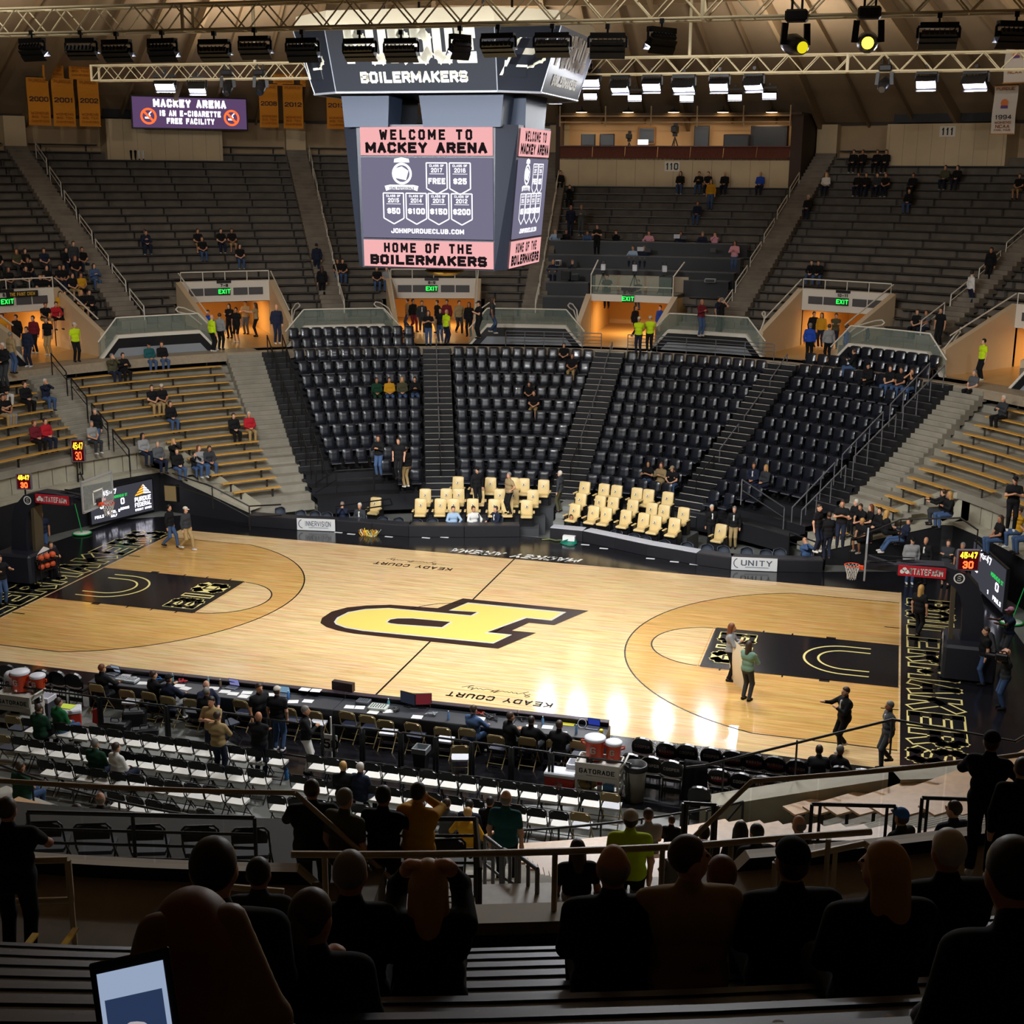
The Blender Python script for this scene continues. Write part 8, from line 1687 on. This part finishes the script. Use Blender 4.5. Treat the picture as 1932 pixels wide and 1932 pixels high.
CROWD = """
247 266 u l 0 K1 K k|left of the pair below the e-cigarette sign
262 264 u l 0 N1 W n|right of the pair below the e-cigarette sign
251 432 u k 0 N1 N n|left of the pair below the left panel, mid stand
277 436 u f 0 N1 N k|right of the pair below the left panel, mid stand
382 436 u l 0 K0 Ts n|leftmost of the group of five, left upper stand
403 431 u l 0 K0 N k|second in back of the five, left upper stand
425 431 u l 0 K0 Ts n|third in back of the five, left upper stand
409 455 u l 0 K0 J n|left in front of the five, left upper stand
426 456 u l 0 K0 J nl|right in front of the five, left upper stand
597 463 U d 180 N1 N k walk=.6|climbing the stairs left of the scoreboard, upper one
607 505 U d 180 K1 K nl walk=.4|climbing the stairs left of the scoreboard, lower one
637 491 u l 0 K0 J n|left of the pair right of the stairs by the scoreboard
653 495 u l 0 K0 J k|right of the pair right of the stairs by the scoreboard
106 467 u l 0 K1 N n|top left in the student crowd
122 464 u l 0 K0 N k|top middle in the student crowd
138 459 U d 0 C1 N n|at the top right of the student crowd
5 482 u l 0 K0 N n|second row of the student crowd, leftmost
22 480 u l 0 K0 C nl|second row of the student crowd, second from left
41 479 u l 0 K0 C yl|second row of the student crowd, third from left
69 477 u l 0 V0 C rl|second row of the student crowd, fourth from left
88 477 u l 0 K0 C nl|second row of the student crowd, fifth from left
108 480 u l 0 K0 C rl|second row of the student crowd, sixth from left
122 476 u l 0 N0 C n|second row of the student crowd, seventh from left
14 500 u l 0 K0 C n|third row of the student crowd, leftmost
33 497 u l 0 K0 C yl|third row of the student crowd, second
52 498 u l 0 K0 C nl|third row of the student crowd, third
84 498 u l 0 K0 N k|third row of the student crowd, fourth
99 499 u l 0 K0 N n|third row of the student crowd, fifth
142 494 u f 0 J1 J nl|third row of the student crowd, rightmost
9 514 u l 0 K0 C n|fourth row of the student crowd, leftmost
32 513 u l 0 K0 C k|fourth row of the student crowd, second
51 511 u l 0 K0 C nl|fourth row of the student crowd, third
67 519 u l 0 K0 C n|fourth row of the student crowd, fourth
98 524 u l 0 K0 Ts n|fifth row of the student crowd, leftmost
120 526 u l 0 K0 Ts k|fifth row of the student crowd, second
137 518 u l 0 K0 Ts n|fifth row of the student crowd, third
157 518 u l 0 O0 Ks n|fifth row of the student crowd, rightmost
123 554 u l 0 O0 K nl|beside the portal parapet, leftmost below the student crowd
145 556 u f 0 K0 K nl|beside the portal parapet, second below the student crowd
162 552 u l 0 K0 Ts yl|beside the portal parapet, third below the student crowd
186 553 u l 0 K1 K k|beside the stair rail below the student crowd
145 582 u k 0 K0 Ts n|lowest row under the student crowd, left
164 581 u k 0 r1 Ks n|lowest row under the student crowd, middle
186 583 u k 0 K0 Ks k|lowest row under the student crowd, right
88 603 G6 d 0 K0 T n|at the mouth of the left edge portal
140 613 G6 d 60 Y0 K cw|steward by the left glass railing end
19 631 G6 d 160 b1 J g|bulky one in the left edge portal
50 621 G6 d 0 N1 N n|beside the bulky one in the left edge portal
4 595 G6 d 0 O0 K n|deep in the left edge portal, leftmost
30 598 G6 d 0 K1 K k|deep in the left edge portal, second
62 600 G6 d 0 R1 K n|deep in the left edge portal, third
5 652 G6 l 0 K1 C w|at the left frame edge under the left portal
392 589 G6 d 30 B1 K n|in the leftmost lit portal, far left
399 598 G6 d 150 Y1 K o|steward in the leftmost lit portal
414 595 G6 d 180 G1 K n|in the leftmost lit portal beside the steward
432 577 G6 x 0 K1 K nl|in the leftmost lit portal, middle
445 584 G6 d 0 K0 Ks k|in the leftmost lit portal, right of middle
463 571 G6 f 0 T0 g n|deep in the leftmost lit portal
482 575 G6 p -60 b0 K nl|by the right wall of the leftmost lit portal
521 579 U d 0 N1 N o|beside the right parapet of the leftmost lit portal
769 567 G6 d -60 b1 J n walk=.5|walking deep in the portal under the scoreboard, leftmost
779 568 G6 d 60 K1 R k walk=.6|walking deep in the portal under the scoreboard, second
796 571 G6 d 20 C2 C n walk=.3|deep in the portal under the scoreboard, third
825 570 G6 d -40 K0 T n|deep in the portal under the scoreboard, fourth
843 569 G6.2 d 0 R1 K k|deep in the portal under the scoreboard, fifth
866 571 G6.2 d 40 b1 C n walk=.6|deep in the portal under the scoreboard, sixth
885 574 G6.2 d 0 K1 K nl|deep in the portal under the scoreboard, rightmost
808 590 G6 f 20 K0 J nl|at the mouth of the portal under the scoreboard, left
831 585 G6 d 0 K0 J k|at the mouth of the portal under the scoreboard, middle
842 588 G6 d 150 Y0 N o|steward at the mouth of the portal under the scoreboard
904 572 U f -60 K0 K ck|walking on the cross aisle right of the scoreboard portal
929 565 U d 90 C0 J nl walk=.4|with a bag on the cross aisle below the scoreboard
716 510 u l 0 K0 J n|half hidden under the scoreboard, left
735 511 u l 0 G0 J n|half hidden under the scoreboard, right
1057 347 u l 0 K1 K k|left of the pair under the press box
1079 351 u h 0 K1 K n|right of the pair under the press box
1077 391 U d 0 N1 N o|left of the pair behind the press tables
1097 390 U f 0 g1 g g|right of the pair behind the press tables
1342 342 U d 0 O1 J nl|striped one below the right end of the press box
1367 351 u l 0 K1 N o|below the right end of the press box
1282 386 u l 0 K1 J nl|leftmost of four below the press box
1296 384 u l 0 N1 J n|second of four below the press box
1317 387 u f 0 K1 J k|third of four below the press box
1334 386 u l 0 K0 N n|rightmost of four below the press box
1432 392 u l 0 B1 N o|alone at the right end of the section under the press box
1054 432 u t 0 L1 N g|at the top press table, first from left
1074 433 u t 0 K1 N k|at the top press table, second from left
1100 439 u k 0 J1 N n|at the top press table, bent low, third
1127 427 U f 0 K0 K n|at the top press table, standing fourth
1168 435 u h 0 K1 N n|at the top press table, fifth from left
1215 440 u t 0 P1 N n|at the top press table behind a laptop
1280 440 u t 0 N1 N n|at the top press table behind the silver laptop
1320 441 u t 0 N1 N g|at the top press table, second from right
1340 442 u h 0 P1 N n|at the top press table, rightmost
1208 462 u t 0 L1 N n|at the second press table, left of the pair
1228 463 u t 0 N1 N g|at the second press table, right of the pair
1387 458 U f 0 P1 J kl|at the right end of the second press table
1054 486 u t 0 N1 N o|at the third press table, left one
1090 488 u h 0 C1 N g|at the third press table beside the pale device
1146 522 U t 0 K0 K k|operating the left TV camera
1205 531 U t -20 N0 J n sc=.9|operating the middle TV camera
1324 569 U f 60 R1 J o|plaid one at the glass railing right of the camera portal
1356 564 U d 80 N0 K n|at the glass railing beside the plaid one
1362 566 U h 120 K0 K g|behind the two at the glass railing
1199 580 G6 d 60 K1 K nl walk=.4|deep in the camera platform portal, left
1246 580 G6 d -30 B1 J n|deep in the camera platform portal, right
1206 602 G6 b 0 Y0 N cw|steward under the camera platform, left of two
1227 600 G6 b 0 Y0 K cw|steward under the camera platform, right of two
1506 496 u k 0 K1 J n|left of the pair right of the long stairs
1522 496 u k 0 K1 J n|right of the pair right of the long stairs
1612 279 u l 0 K1 K k|leftmost of four at the top under the 111 side wall
1629 281 u l 0 K1 K n|second of four at the top under the 111 side wall
1656 284 u l 0 K1 K k|third of four at the top under the 111 side wall
1673 281 u l 0 K1 K n|rightmost of four at the top under the 111 side wall
1545 370 u l 0 K1 N w|left of the pair near the long right stairs
1557 370 u l 0 W1 N yl|right of the pair near the long right stairs
1619 347 u l 0 K1 N n|leftmost of four in the right upper stand
1634 346 u l 0 K1 N k|second of four in the right upper stand
1655 346 u l 0 C1 N n|third of four in the right upper stand
1671 344 u l 0 K0 N r|rightmost of four in the right upper stand
1707 359 u l 0 K1 J n|left of the pair right of the four, upper right
1721 363 u l 0 K1 K k|right of the pair right of the four, upper right
1784 321 u l 0 V1 N n|left of the pair below the 111 panel
1807 321 u l 0 K1 N nl|right of the pair below the 111 panel
1923 349 u l 0 K0 Ts n|at the right frame edge in the upper stand
1834 515 U d 150 W1 N k|white vested one on the right upper stairs
1871 471 U d 0 K1 K k walk=.5|coming down the right upper stairs
1536 592 G6 d 20 K1 K n|deep in the daylight portal, left
1551 594 G6 d -20 O1 N nl|deep in the daylight portal, second
1578 595 G6 x 0 V1 N n|deep in the daylight portal, third
1598 617 G6 d 90 B1 N n walk=.6|walking before the daylight door
1630 610 G6 d 0 N1 N n|right of the daylight door
1640 598 G6 d 0 K1 N nl|rightmost deep in the daylight portal
1565 616 G6 d 200 G1 K n|in front of the daylight portal facing in
1529 614 G6 d 170 B1 K g|jacketed one at the head of the third aisle
1660 596 u l 0 K0 K n|left of the pair beside the daylight portal
1678 597 u x 0 g0 N n|right of the pair beside the daylight portal
1776 585 U d 0 K0 K n|behind the right glass railing
1798 606 u l 0 K1 K k|behind the right glass railing, seated with paper
1824 614 u l 0 K0 K n|rightmost behind the right glass railing
1857 644 G6 d -60 Y0 K k|steward before the right edge portal
288 652 l l 0 S1 J ck|hooded one, top left of the left bleachers
307 649 l l 0 K1 J n|beside the hooded one at the top of the left bleachers
218 673 l h 0 V1 N g wide=1.15|bulky one of the upper left bleacher pair
233 670 l f 0 K1 K n|slim one of the upper left bleacher pair
306 736 l l 0 K0 T n|back left of the three mid left bleachers
323 734 l l 0 K0 T cw|capped one of the three mid left bleachers
308 757 l l 0 K1 J n|front one of the three mid left bleachers
430 779 l l 0 K1 K n|beside the red sweater in the left bleachers
455 774 l l 0 r1 T w|white haired one right in the left bleachers
275 830 l l 0 g1 N g|leftmost of three at the foot of the left bleachers
290 827 l l 0 G1 N kl|middle of three at the foot of the left bleachers
311 827 l h 0 K1 K yl|rightmost of three at the foot of the left bleachers
353 856 l l 0 K1 J n|leftmost of the family of four by the corner wall
377 860 l h 0 K1 J k sc=.8|child of the family of four by the corner wall
389 849 l l 0 G1 J rl|long haired one of the family by the corner wall
407 848 l k 0 C1 J n|rightmost of the family by the corner wall
27 715 l l 0 K1 W g|at the left edge under the black platform
65 727 l l 0 K1 K n|second from left under the black platform
103 722 l h 0 N1 J w|third from left under the black platform
15 750 l x 0 K0 T n|crossed armed one at the far left edge
38 752 l l 0 K0 G n|lettered shirt at the far left edge
71 798 l l 0 R1 K r|left of the red pair in the left edge bleachers
95 795 l l 0 r1 N n|right of the red pair in the left edge bleachers
147 793 l l 0 G0 C g|striped one next to the tall shot clock
180 775 G2.9 d 0 K1 J g|on the steps beside the left handrail
720 726 s l 0 E1 E n|leftmost of four in the leftmost black section
742 724 s l 0 O1 J n|second of four in the leftmost black section
770 724 s l 0 V1 J yl|third of four in the leftmost black section
784 720 s f 0 K1 J n|aisle one of four in the leftmost black section
1058 661 s l 0 K0 K n sc=.9|left of the top pair in the second black section
1078 658 s l 0 K0 T n|right of the top pair in the second black section
990 732 s l 0 K0 K n sc=.85|small one of the middle pair in the second black section
1008 728 s l 0 K0 Ts n|large one of the middle pair in the second black section
714 826 G1.9 f 0 K1 J n|in the low rows of the leftmost section, left
752 831 G1.9 d 0 K0 K n wide=1.15|in the low rows of the leftmost section, middle
766 847 G1.45 d -120 K1 T n|in the low rows of the leftmost section, right
1226 884 s f 0 K0 J kl|leftmost of four low in the third black section
1250 887 s f 0 b1 T rl|second of four low in the third black section
1266 893 s h 0 K0 K n sc=.85|child of four low in the third black section
1285 895 s k 0 K0 J ct wide=1.15|capped one of four low in the third black section
1433 890 s l 10 N2 N n|left of the pair low in the rightmost black section
1448 893 s l -10 C1 N yl|right of the pair low in the rightmost black section
1611 667 s f -60 K1 J n|top left in the rightmost black section
1642 703 s l 0 K1 K ck|capped one, upper rows of the rightmost black section
1690 702 s l 0 K0 J n|left of three upper right in the rightmost black section
1703 709 s l 0 K0 J k|middle of three upper right in the rightmost black section
1727 706 s h 0 K0 J n|right of three upper right in the rightmost black section
900 886 G.66 d 40 K1 K ck|usher behind the left gold seats
961 896 G.66 w -40 b0 K g|vested usher behind the left gold seats
1057 893 G.6 d -100 C2 V w|white haired one on the steps between the gold groups
646 962 c-.3 h 20 N1 N g|left of the pair at the far left table
679 960 c-.3 l 0 C2 J w|right of the pair at the far left table
855 965 c-.3 t 30 L1 N n|at the far table, leftmost of three broadcasters
893 962 c-.3 t 40 W1 N n|at the far table, middle of three broadcasters
936 962 c-.3 t -30 N2 N n|at the far table, rightmost of three broadcasters
1077 981 c-.3 t 40 K0 N n sc=.85|child at the left end of the right far tables
1343 957 G-.3 d 30 K2 K w|usher with tie, left of two by the single gold seat
1386 960 G-.3 d 0 K2 T g|usher with yellow tie, right of two by the single gold seat
1523 1038 c-.3 h 40 J1 N o lean=-.3|reclining at the right end of the far tables
1545 957 G1.3 d 60 K0 N n|left of the two on the right bleacher steps
1565 972 G1.0 d 200 K1 N n act=bending|right of the two on the right bleacher steps
1590 949 G1.5 f 0 K0 N n|grey print shirt at the foot of the right bleachers
1606 948 l l 0 K1 K w|old one in the group at the foot of the right bleachers
1627 953 l k 0 K0 K n|third in the group at the foot of the right bleachers
1638 957 l l -20 K0 K rl|fourth in the group at the foot of the right bleachers
1633 980 l k 0 K0 Ks y|shorts wearing one at the foot of the right bleachers
1662 968 l l 170 K1 K yl|curly blond one seen from behind by the mast
1684 960 l l 0 K1 K k|behind the mast in the right bleachers
1728 978 l a -20 N1 J n lean=-.35 legs=ext|stretched out behind the right corner rail
1780 928 l p -30 K1 C n|left of the pair in the right bleachers
1794 932 l f 0 K1 J yl wide=1.1|right of the pair in the right bleachers
1916 905 G3.6 f 0 K0 K ck|capped one standing in the right edge bleachers
1927 693 l l 0 g0 K g|at the right edge, upper bench
1926 748 l f 0 C1 K w|at the right edge, second bench
1908 963 l r 0 O0 J n|at the right edge crowd, left
1917 977 l l 0 K0 J nl|at the right edge crowd, middle
1929 975 l x 0 K0 J n|at the right edge crowd, right
1722 1019 G0 d 10 G1 J ck wide=1.15|capped one by the right corner wall
1748 1019 G0 d -30 K2 K o|bald suited one by the right corner wall
1790 1023 G0 x -10 C1 Ts n|arms folded by the right LED display
1817 1029 G0 d -20 C0 K g|glasses wearer behind the right shot clock
1738 1110 G0 d 150 K0 K yl walk=.6|blond one walking over the baseline lettering
1862 1190 G0 d -80 K0 J n wide=1.15|stout one right of the right stanchion
1908 1152 G0 p -70 N0 g cp skin=3|pink capped one by the right LED display
1902 1232 G0 r -80 C0 J o|cameraman in neon shoes at the right edge
77 970 G0 d 40 N0 J n|vested one beside the left stanchion
95 1027 G-.45 f 60 K0 K n act=crouching|photographer beside the left ball rack
-2 1053 G0 p 60 K0 J n|cut by the left frame edge
318 957 G0 d 90 K1 J k walk=.9|walking off the left court corner, dark capped
349 961 G0 d 80 C1 T cw walk=.8|walking off the left court corner, white capped
1380 1183 G0 f 90 G1 K rl|left of the two holding a paper sheet on court
1413 1217 G0 f 150 M1 C nl|right of the two holding a paper sheet on court
1597 1304 G0 pf -60 K2 K n walk=.4 wide=1.1|striding with arm out on the near right court
1680 1331 G0 d -70 g2 g g walk=.5|walking beside the near right baseline
1546 1414 c f 190 C1 K n|left of the pair on the right team bench
1585 1414 c a 150 K1 K g|right of the pair on the right team bench
191 1260 c t 165 K2 C r|at the left end of the scorers table
288 1272 c p 150 K1 K n|leaning at the scorers table, second from left
317 1280 c t 165 N1 G ck|dark capped one at the scorers table
383 1287 c t 60 N1 L o lean=.2|bald one turned sideways at the scorers table
389 1304 c d 180 K1 K g|grey haired one beside the bald one at the table
399 1322 G0 f 0 T0 N k wide=1.1|khaki shirted facing the viewer behind the table
409 1351 G0 f 180 T1 N n|khaki shirted with back turned behind the table
488 1297 G0 d 60 K0 C n wide=1.15|beside the capped one at the scorers table
522 1303 G0 d 180 K0 J cw wide=1.1|capped one with back turned at the scorers table
487 1352 G0 x 180 K1 N o wide=1.1|gold shouldered one among the white chairs
575 1340 G0 f 110 K2 W g|blazer and pale trousers beside the white chairs
893 1338 c t 160 J1 J n|plaid one at the scorers table
962 1351 c f 140 K2 C n|leftmost of three suits at the scorers table
1002 1359 c t 175 K2 C k|middle of three suits at the scorers table
1055 1367 c t 175 K2 C n|rightmost of three suits at the scorers table
72 1336 c l 180 E1 K n|small one in green, front row left end
109 1324 c l 160 e1 J n wide=1.1|glasses wearer in green, front row
178 1402 c l 175 E1 N g wide=1.1|left of the pair in the second white chair row
218 1409 c l 160 W1 N n|right of the pair in the second white chair row
37 1446 c l 160 E1 J n wide=1.25|large one at the lower left kerb
647 1445 c l 190 K1 N y|left of the elderly pair in the right white chairs
679 1447 c l 170 N1 N w|right of the elderly pair in the right white chairs
843 1515 c l 180 g0 N n sc=.95|left of three in the second row of right chairs
885 1518 c l 180 N1 N k|middle of three in the second row of right chairs
924 1512 c l 180 K1 N k|right of three in the second row of right chairs
882 1533 C.3 a 170 O1 K y wide=1.1|yellow topped one behind the right chairs
954 1506 G3.6 d 180 S0 K o|gripping the near stair handrail
588 1490 G5.95 t 200 D1 K n wide=1.2|leftmost of four on the near platform, leaning
649 1507 G5.95 d 165 V0 K g wide=1.1|second of four on the near platform
722 1502 G5.95 t 180 D1 K k wide=1.05|third of four on the near platform
788 1496 G5.95 h 175 O1 K k wide=1.05|rightmost of four on the near platform
1190 1546 G5.2 d 190 Y0 K cw wide=1.1|steward on the near stairs
1223 1535 l l 0 G0 N n|pale shirted at the kerb left of the child
1267 1547 l l -30 K1 N n sc=.75|child on the front near bench
1092 1607 l d 0 K0 J nl|alone in the near bleachers by the stairs
1331 1574 l l 0 K1 K k sc=.95|number 20 shirt in the near bleachers
1400 1566 l l 0 K1 K kl|left of the dark pair under the tan rail
1428 1570 l l 0 K1 K k|right of the dark pair under the tan rail
1506 1550 l x 20 K1 K o|crossed armed one in the near bleachers
1707 1543 l l 20 K1 K cb|blue capped one in the near bleachers
1800 1525 l l 0 N1 B n|blue trousered one behind the standing silhouette
186 1508 l l 0 K1 K o|bald one under the lower left railing
102 1530 l l 0 K1 K kl|left of the two heads under the lower left railing
142 1531 l l 0 K0 K n|right of the two heads under the lower left railing
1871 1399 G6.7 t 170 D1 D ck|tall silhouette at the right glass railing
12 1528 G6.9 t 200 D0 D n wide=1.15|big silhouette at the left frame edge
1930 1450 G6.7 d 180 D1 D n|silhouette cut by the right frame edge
"""
NEARS = """
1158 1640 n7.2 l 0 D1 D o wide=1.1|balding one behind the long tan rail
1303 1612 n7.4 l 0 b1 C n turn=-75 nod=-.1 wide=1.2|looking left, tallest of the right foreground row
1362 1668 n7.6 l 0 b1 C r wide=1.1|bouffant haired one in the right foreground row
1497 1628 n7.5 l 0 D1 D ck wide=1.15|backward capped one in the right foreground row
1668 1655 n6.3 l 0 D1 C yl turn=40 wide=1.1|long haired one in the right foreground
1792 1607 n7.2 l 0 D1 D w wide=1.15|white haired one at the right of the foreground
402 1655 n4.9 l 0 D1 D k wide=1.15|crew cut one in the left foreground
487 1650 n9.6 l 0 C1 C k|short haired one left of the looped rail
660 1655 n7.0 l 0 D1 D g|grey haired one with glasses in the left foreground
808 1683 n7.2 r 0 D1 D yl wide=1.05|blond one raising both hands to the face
"""
for ln in CROWD.strip().split('\n'): place_person(ln)
for ln in NEARS.strip().split('\n'): place_person(ln)
# the two nearest, seen from behind, one with a ponytail and phone, one with a tablet
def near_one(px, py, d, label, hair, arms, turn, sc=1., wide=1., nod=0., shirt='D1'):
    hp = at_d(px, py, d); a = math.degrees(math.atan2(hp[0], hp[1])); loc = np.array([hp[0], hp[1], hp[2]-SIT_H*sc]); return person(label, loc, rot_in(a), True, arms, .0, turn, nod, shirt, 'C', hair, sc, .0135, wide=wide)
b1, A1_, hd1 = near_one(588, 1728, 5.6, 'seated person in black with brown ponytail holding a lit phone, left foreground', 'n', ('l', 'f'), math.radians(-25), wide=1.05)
D = SDF(.0135); D.cap(hd1(0, .1, .02), hd1(0, .13, -.05), .04, .045); D.cap(hd1(0, .13, -.05), hd1(-.01, .10, -.26), .042, .025); link('ponytail', D.mesh('ponytail', mat('hair_n', '', .5)), b1)
def at_hand(b, A_, i): b_ = Matrix.Rotation(b.rotation_euler[2], 4, 'Z'); v = b_@Vector(A_[i][2]*b.scale[0]); return np.array(v)+np.array(b.location)
p = at_hand(b1, A1_, 1); t = thing('phone', 'phone with pink lit screen held by the ponytailed person', 'phone', p+np.array([0, .06, .04]), b1.rotation_euler[2]); m = MB(); m.rbox((0, 0, .03), (.075, .01, .15), ax=((1, 0, 0), (0, .9, .43), (0, -.43, .9)), b=.004); m.build('case', FIX, t); m = MB(); m.box((0, .007, .033), (.066, .003, .13), ax=((1, 0, 0), (0, .9, .43), (0, -.43, .9))); m.build('screen', glow('phone_pink', '#b97ab8', .9), t)
b2, A2_, hd2 = near_one(352, 1800, 2.75, 'seated person with long light brown hair, nearest of all, tablet in hand', 'rl', ('t', 'l'), math.radians(15), wide=1.05, nod=.25)
D = SDF(.012)
for i in range(9): x = (i-4)*.026; D.cap(hd2(x*.8, .07-abs(x)*.3, .07), hd2(x*1.5, .115-abs(x)*.4, -.14), .03, .03); D.cap(hd2(x*1.5, .115-abs(x)*.4, -.14), hd2(x*1.6, .11-abs(x)*.3, -.36), .03, .016)
link('hair_strands', D.mesh('hair_strands', mat('hair_honey', '#6b4a26', .42)), b2)
p = at_d(258, 1908, 2.55); X = RT*.97+UP*.2+FW*.05; X /= np.linalg.norm(X); N_ = -ray(258, 1908)+RT*.35; N_ = N_-X*(N_@X); N_ /= np.linalg.norm(N_); Y = np.cross(N_, X); t = thing('tablet', 'tablet with lit photo held at the lower left corner', 'tablet', p)
m = MB(); m.rbox((0, 0, 0), (.155, .21, .009), ax=(X, Y, N_), b=.003); c_ = m.build('case', FIX, t); m = MB(); m.box(N_*.0062, (.128, .165, .001), ax=(X, Y, N_)); s_ = m.build('screen', glow('tablet_pale', '#9fb0cc', .85), t)
m = MB(); m.box(N_*.0072-Y*.018, (.11, .10, .001), ax=(X, Y, N_)); m.build('photo', glow('tablet_photo', '#34466b', .6), s_); m = MB(); m.ball(N_*.004-Y*.02, .02, 8, sc=(1, 1, .2)); m.ball(N_*.004-Y*.04+X*.025, .022, 8, sc=(1, 1, .2)); m.build('photo_figures', glow('tablet_fig', '#c9c0c4', .7), s_)
# the paper sheet carried on court, knees at the right frame edge, camcorder, bag
q0, q1 = at_z(1380, 1215, 1.05), at_z(1407, 1235, 1.05); d = (q1-q0)/np.linalg.norm(q1-q0); t = thing('paper_roll_sheet', 'large cream paper sheet held between two people on court', 'paper', (q0+q1)/2*np.array([1, 1, 0])); m = MB(); V = []; n = 8; O = (q0+q1)/2*np.array([1, 1, 0])
for iz in range(n+1):
    for ix in range(n+1): u, v = ix/n, iz/n; c = q0+(q1-q0)*u-O; c[2] = 1.45-.25*u-1.42*v*(1-.0*u); V.append(c+np.array([d[1], -d[0], 0])*(.12*math.sin(u*3.1)+.05*math.sin(v*4))+d*.25*v*(u-.2))
k = n+1; m.add(V, [(i*k+j, i*k+j+1, (i+1)*k+j+1, (i+1)*k+j) for i in range(n) for j in range(n)], 0, True); m.build('sheet', mat('paper_cream', '#e6d6b8', .8), t)
b3 = person('seated person in grey trousers cut by the lower right frame corner', at_d(1965, 1730, 4.1)-np.array([0, 0, 1.2]), rot_in(163), True, 'l', .3, 0., 0., 'D1', 'g', 'k', 1., .0145)[0]
p = at_z(1890, 1240, 1.62); t = thing('camcorder', 'black shoulder camcorder held by the cameraman at the right edge', 'camera', p, -.15); m = MB(); m.rbox((0, 0, 0), (.34, .16, .2), b=.03); m.build('camera_body', FIX, t); m = MB(); m.lathe((-.17, 0, .0), [(.06, 0), (.07, .2), (.085, .26)], 12, ax=((0, 1, 0), (0, 0, 1), (-1, 0, 0))); m.build('lens', FIX, t); m = MB(); m.path([(-.1, 0, .1), (-.08, 0, .17), (.1, 0, .17), (.12, 0, .1)], .018, 6); m.build('handle', FIX, t)
for i, a in enumerate((171.0, 171.0, 171.0, 171., 171.)):
    r = UP_R[i]+.5; p = P(r, 168.45, UP_Z[i]+.425); m = MB(); m.box((0, 0, 0), (.06, .3, .02)); o = m.build('edge_tape', YNOSE); o.location = p; o.rotation_euler = (0, 0, .2); tag(o, 'yellow edge tab beside the left foreground steps, '+ORD[i]+' row up', 'marker', 'yellow edge tabs')
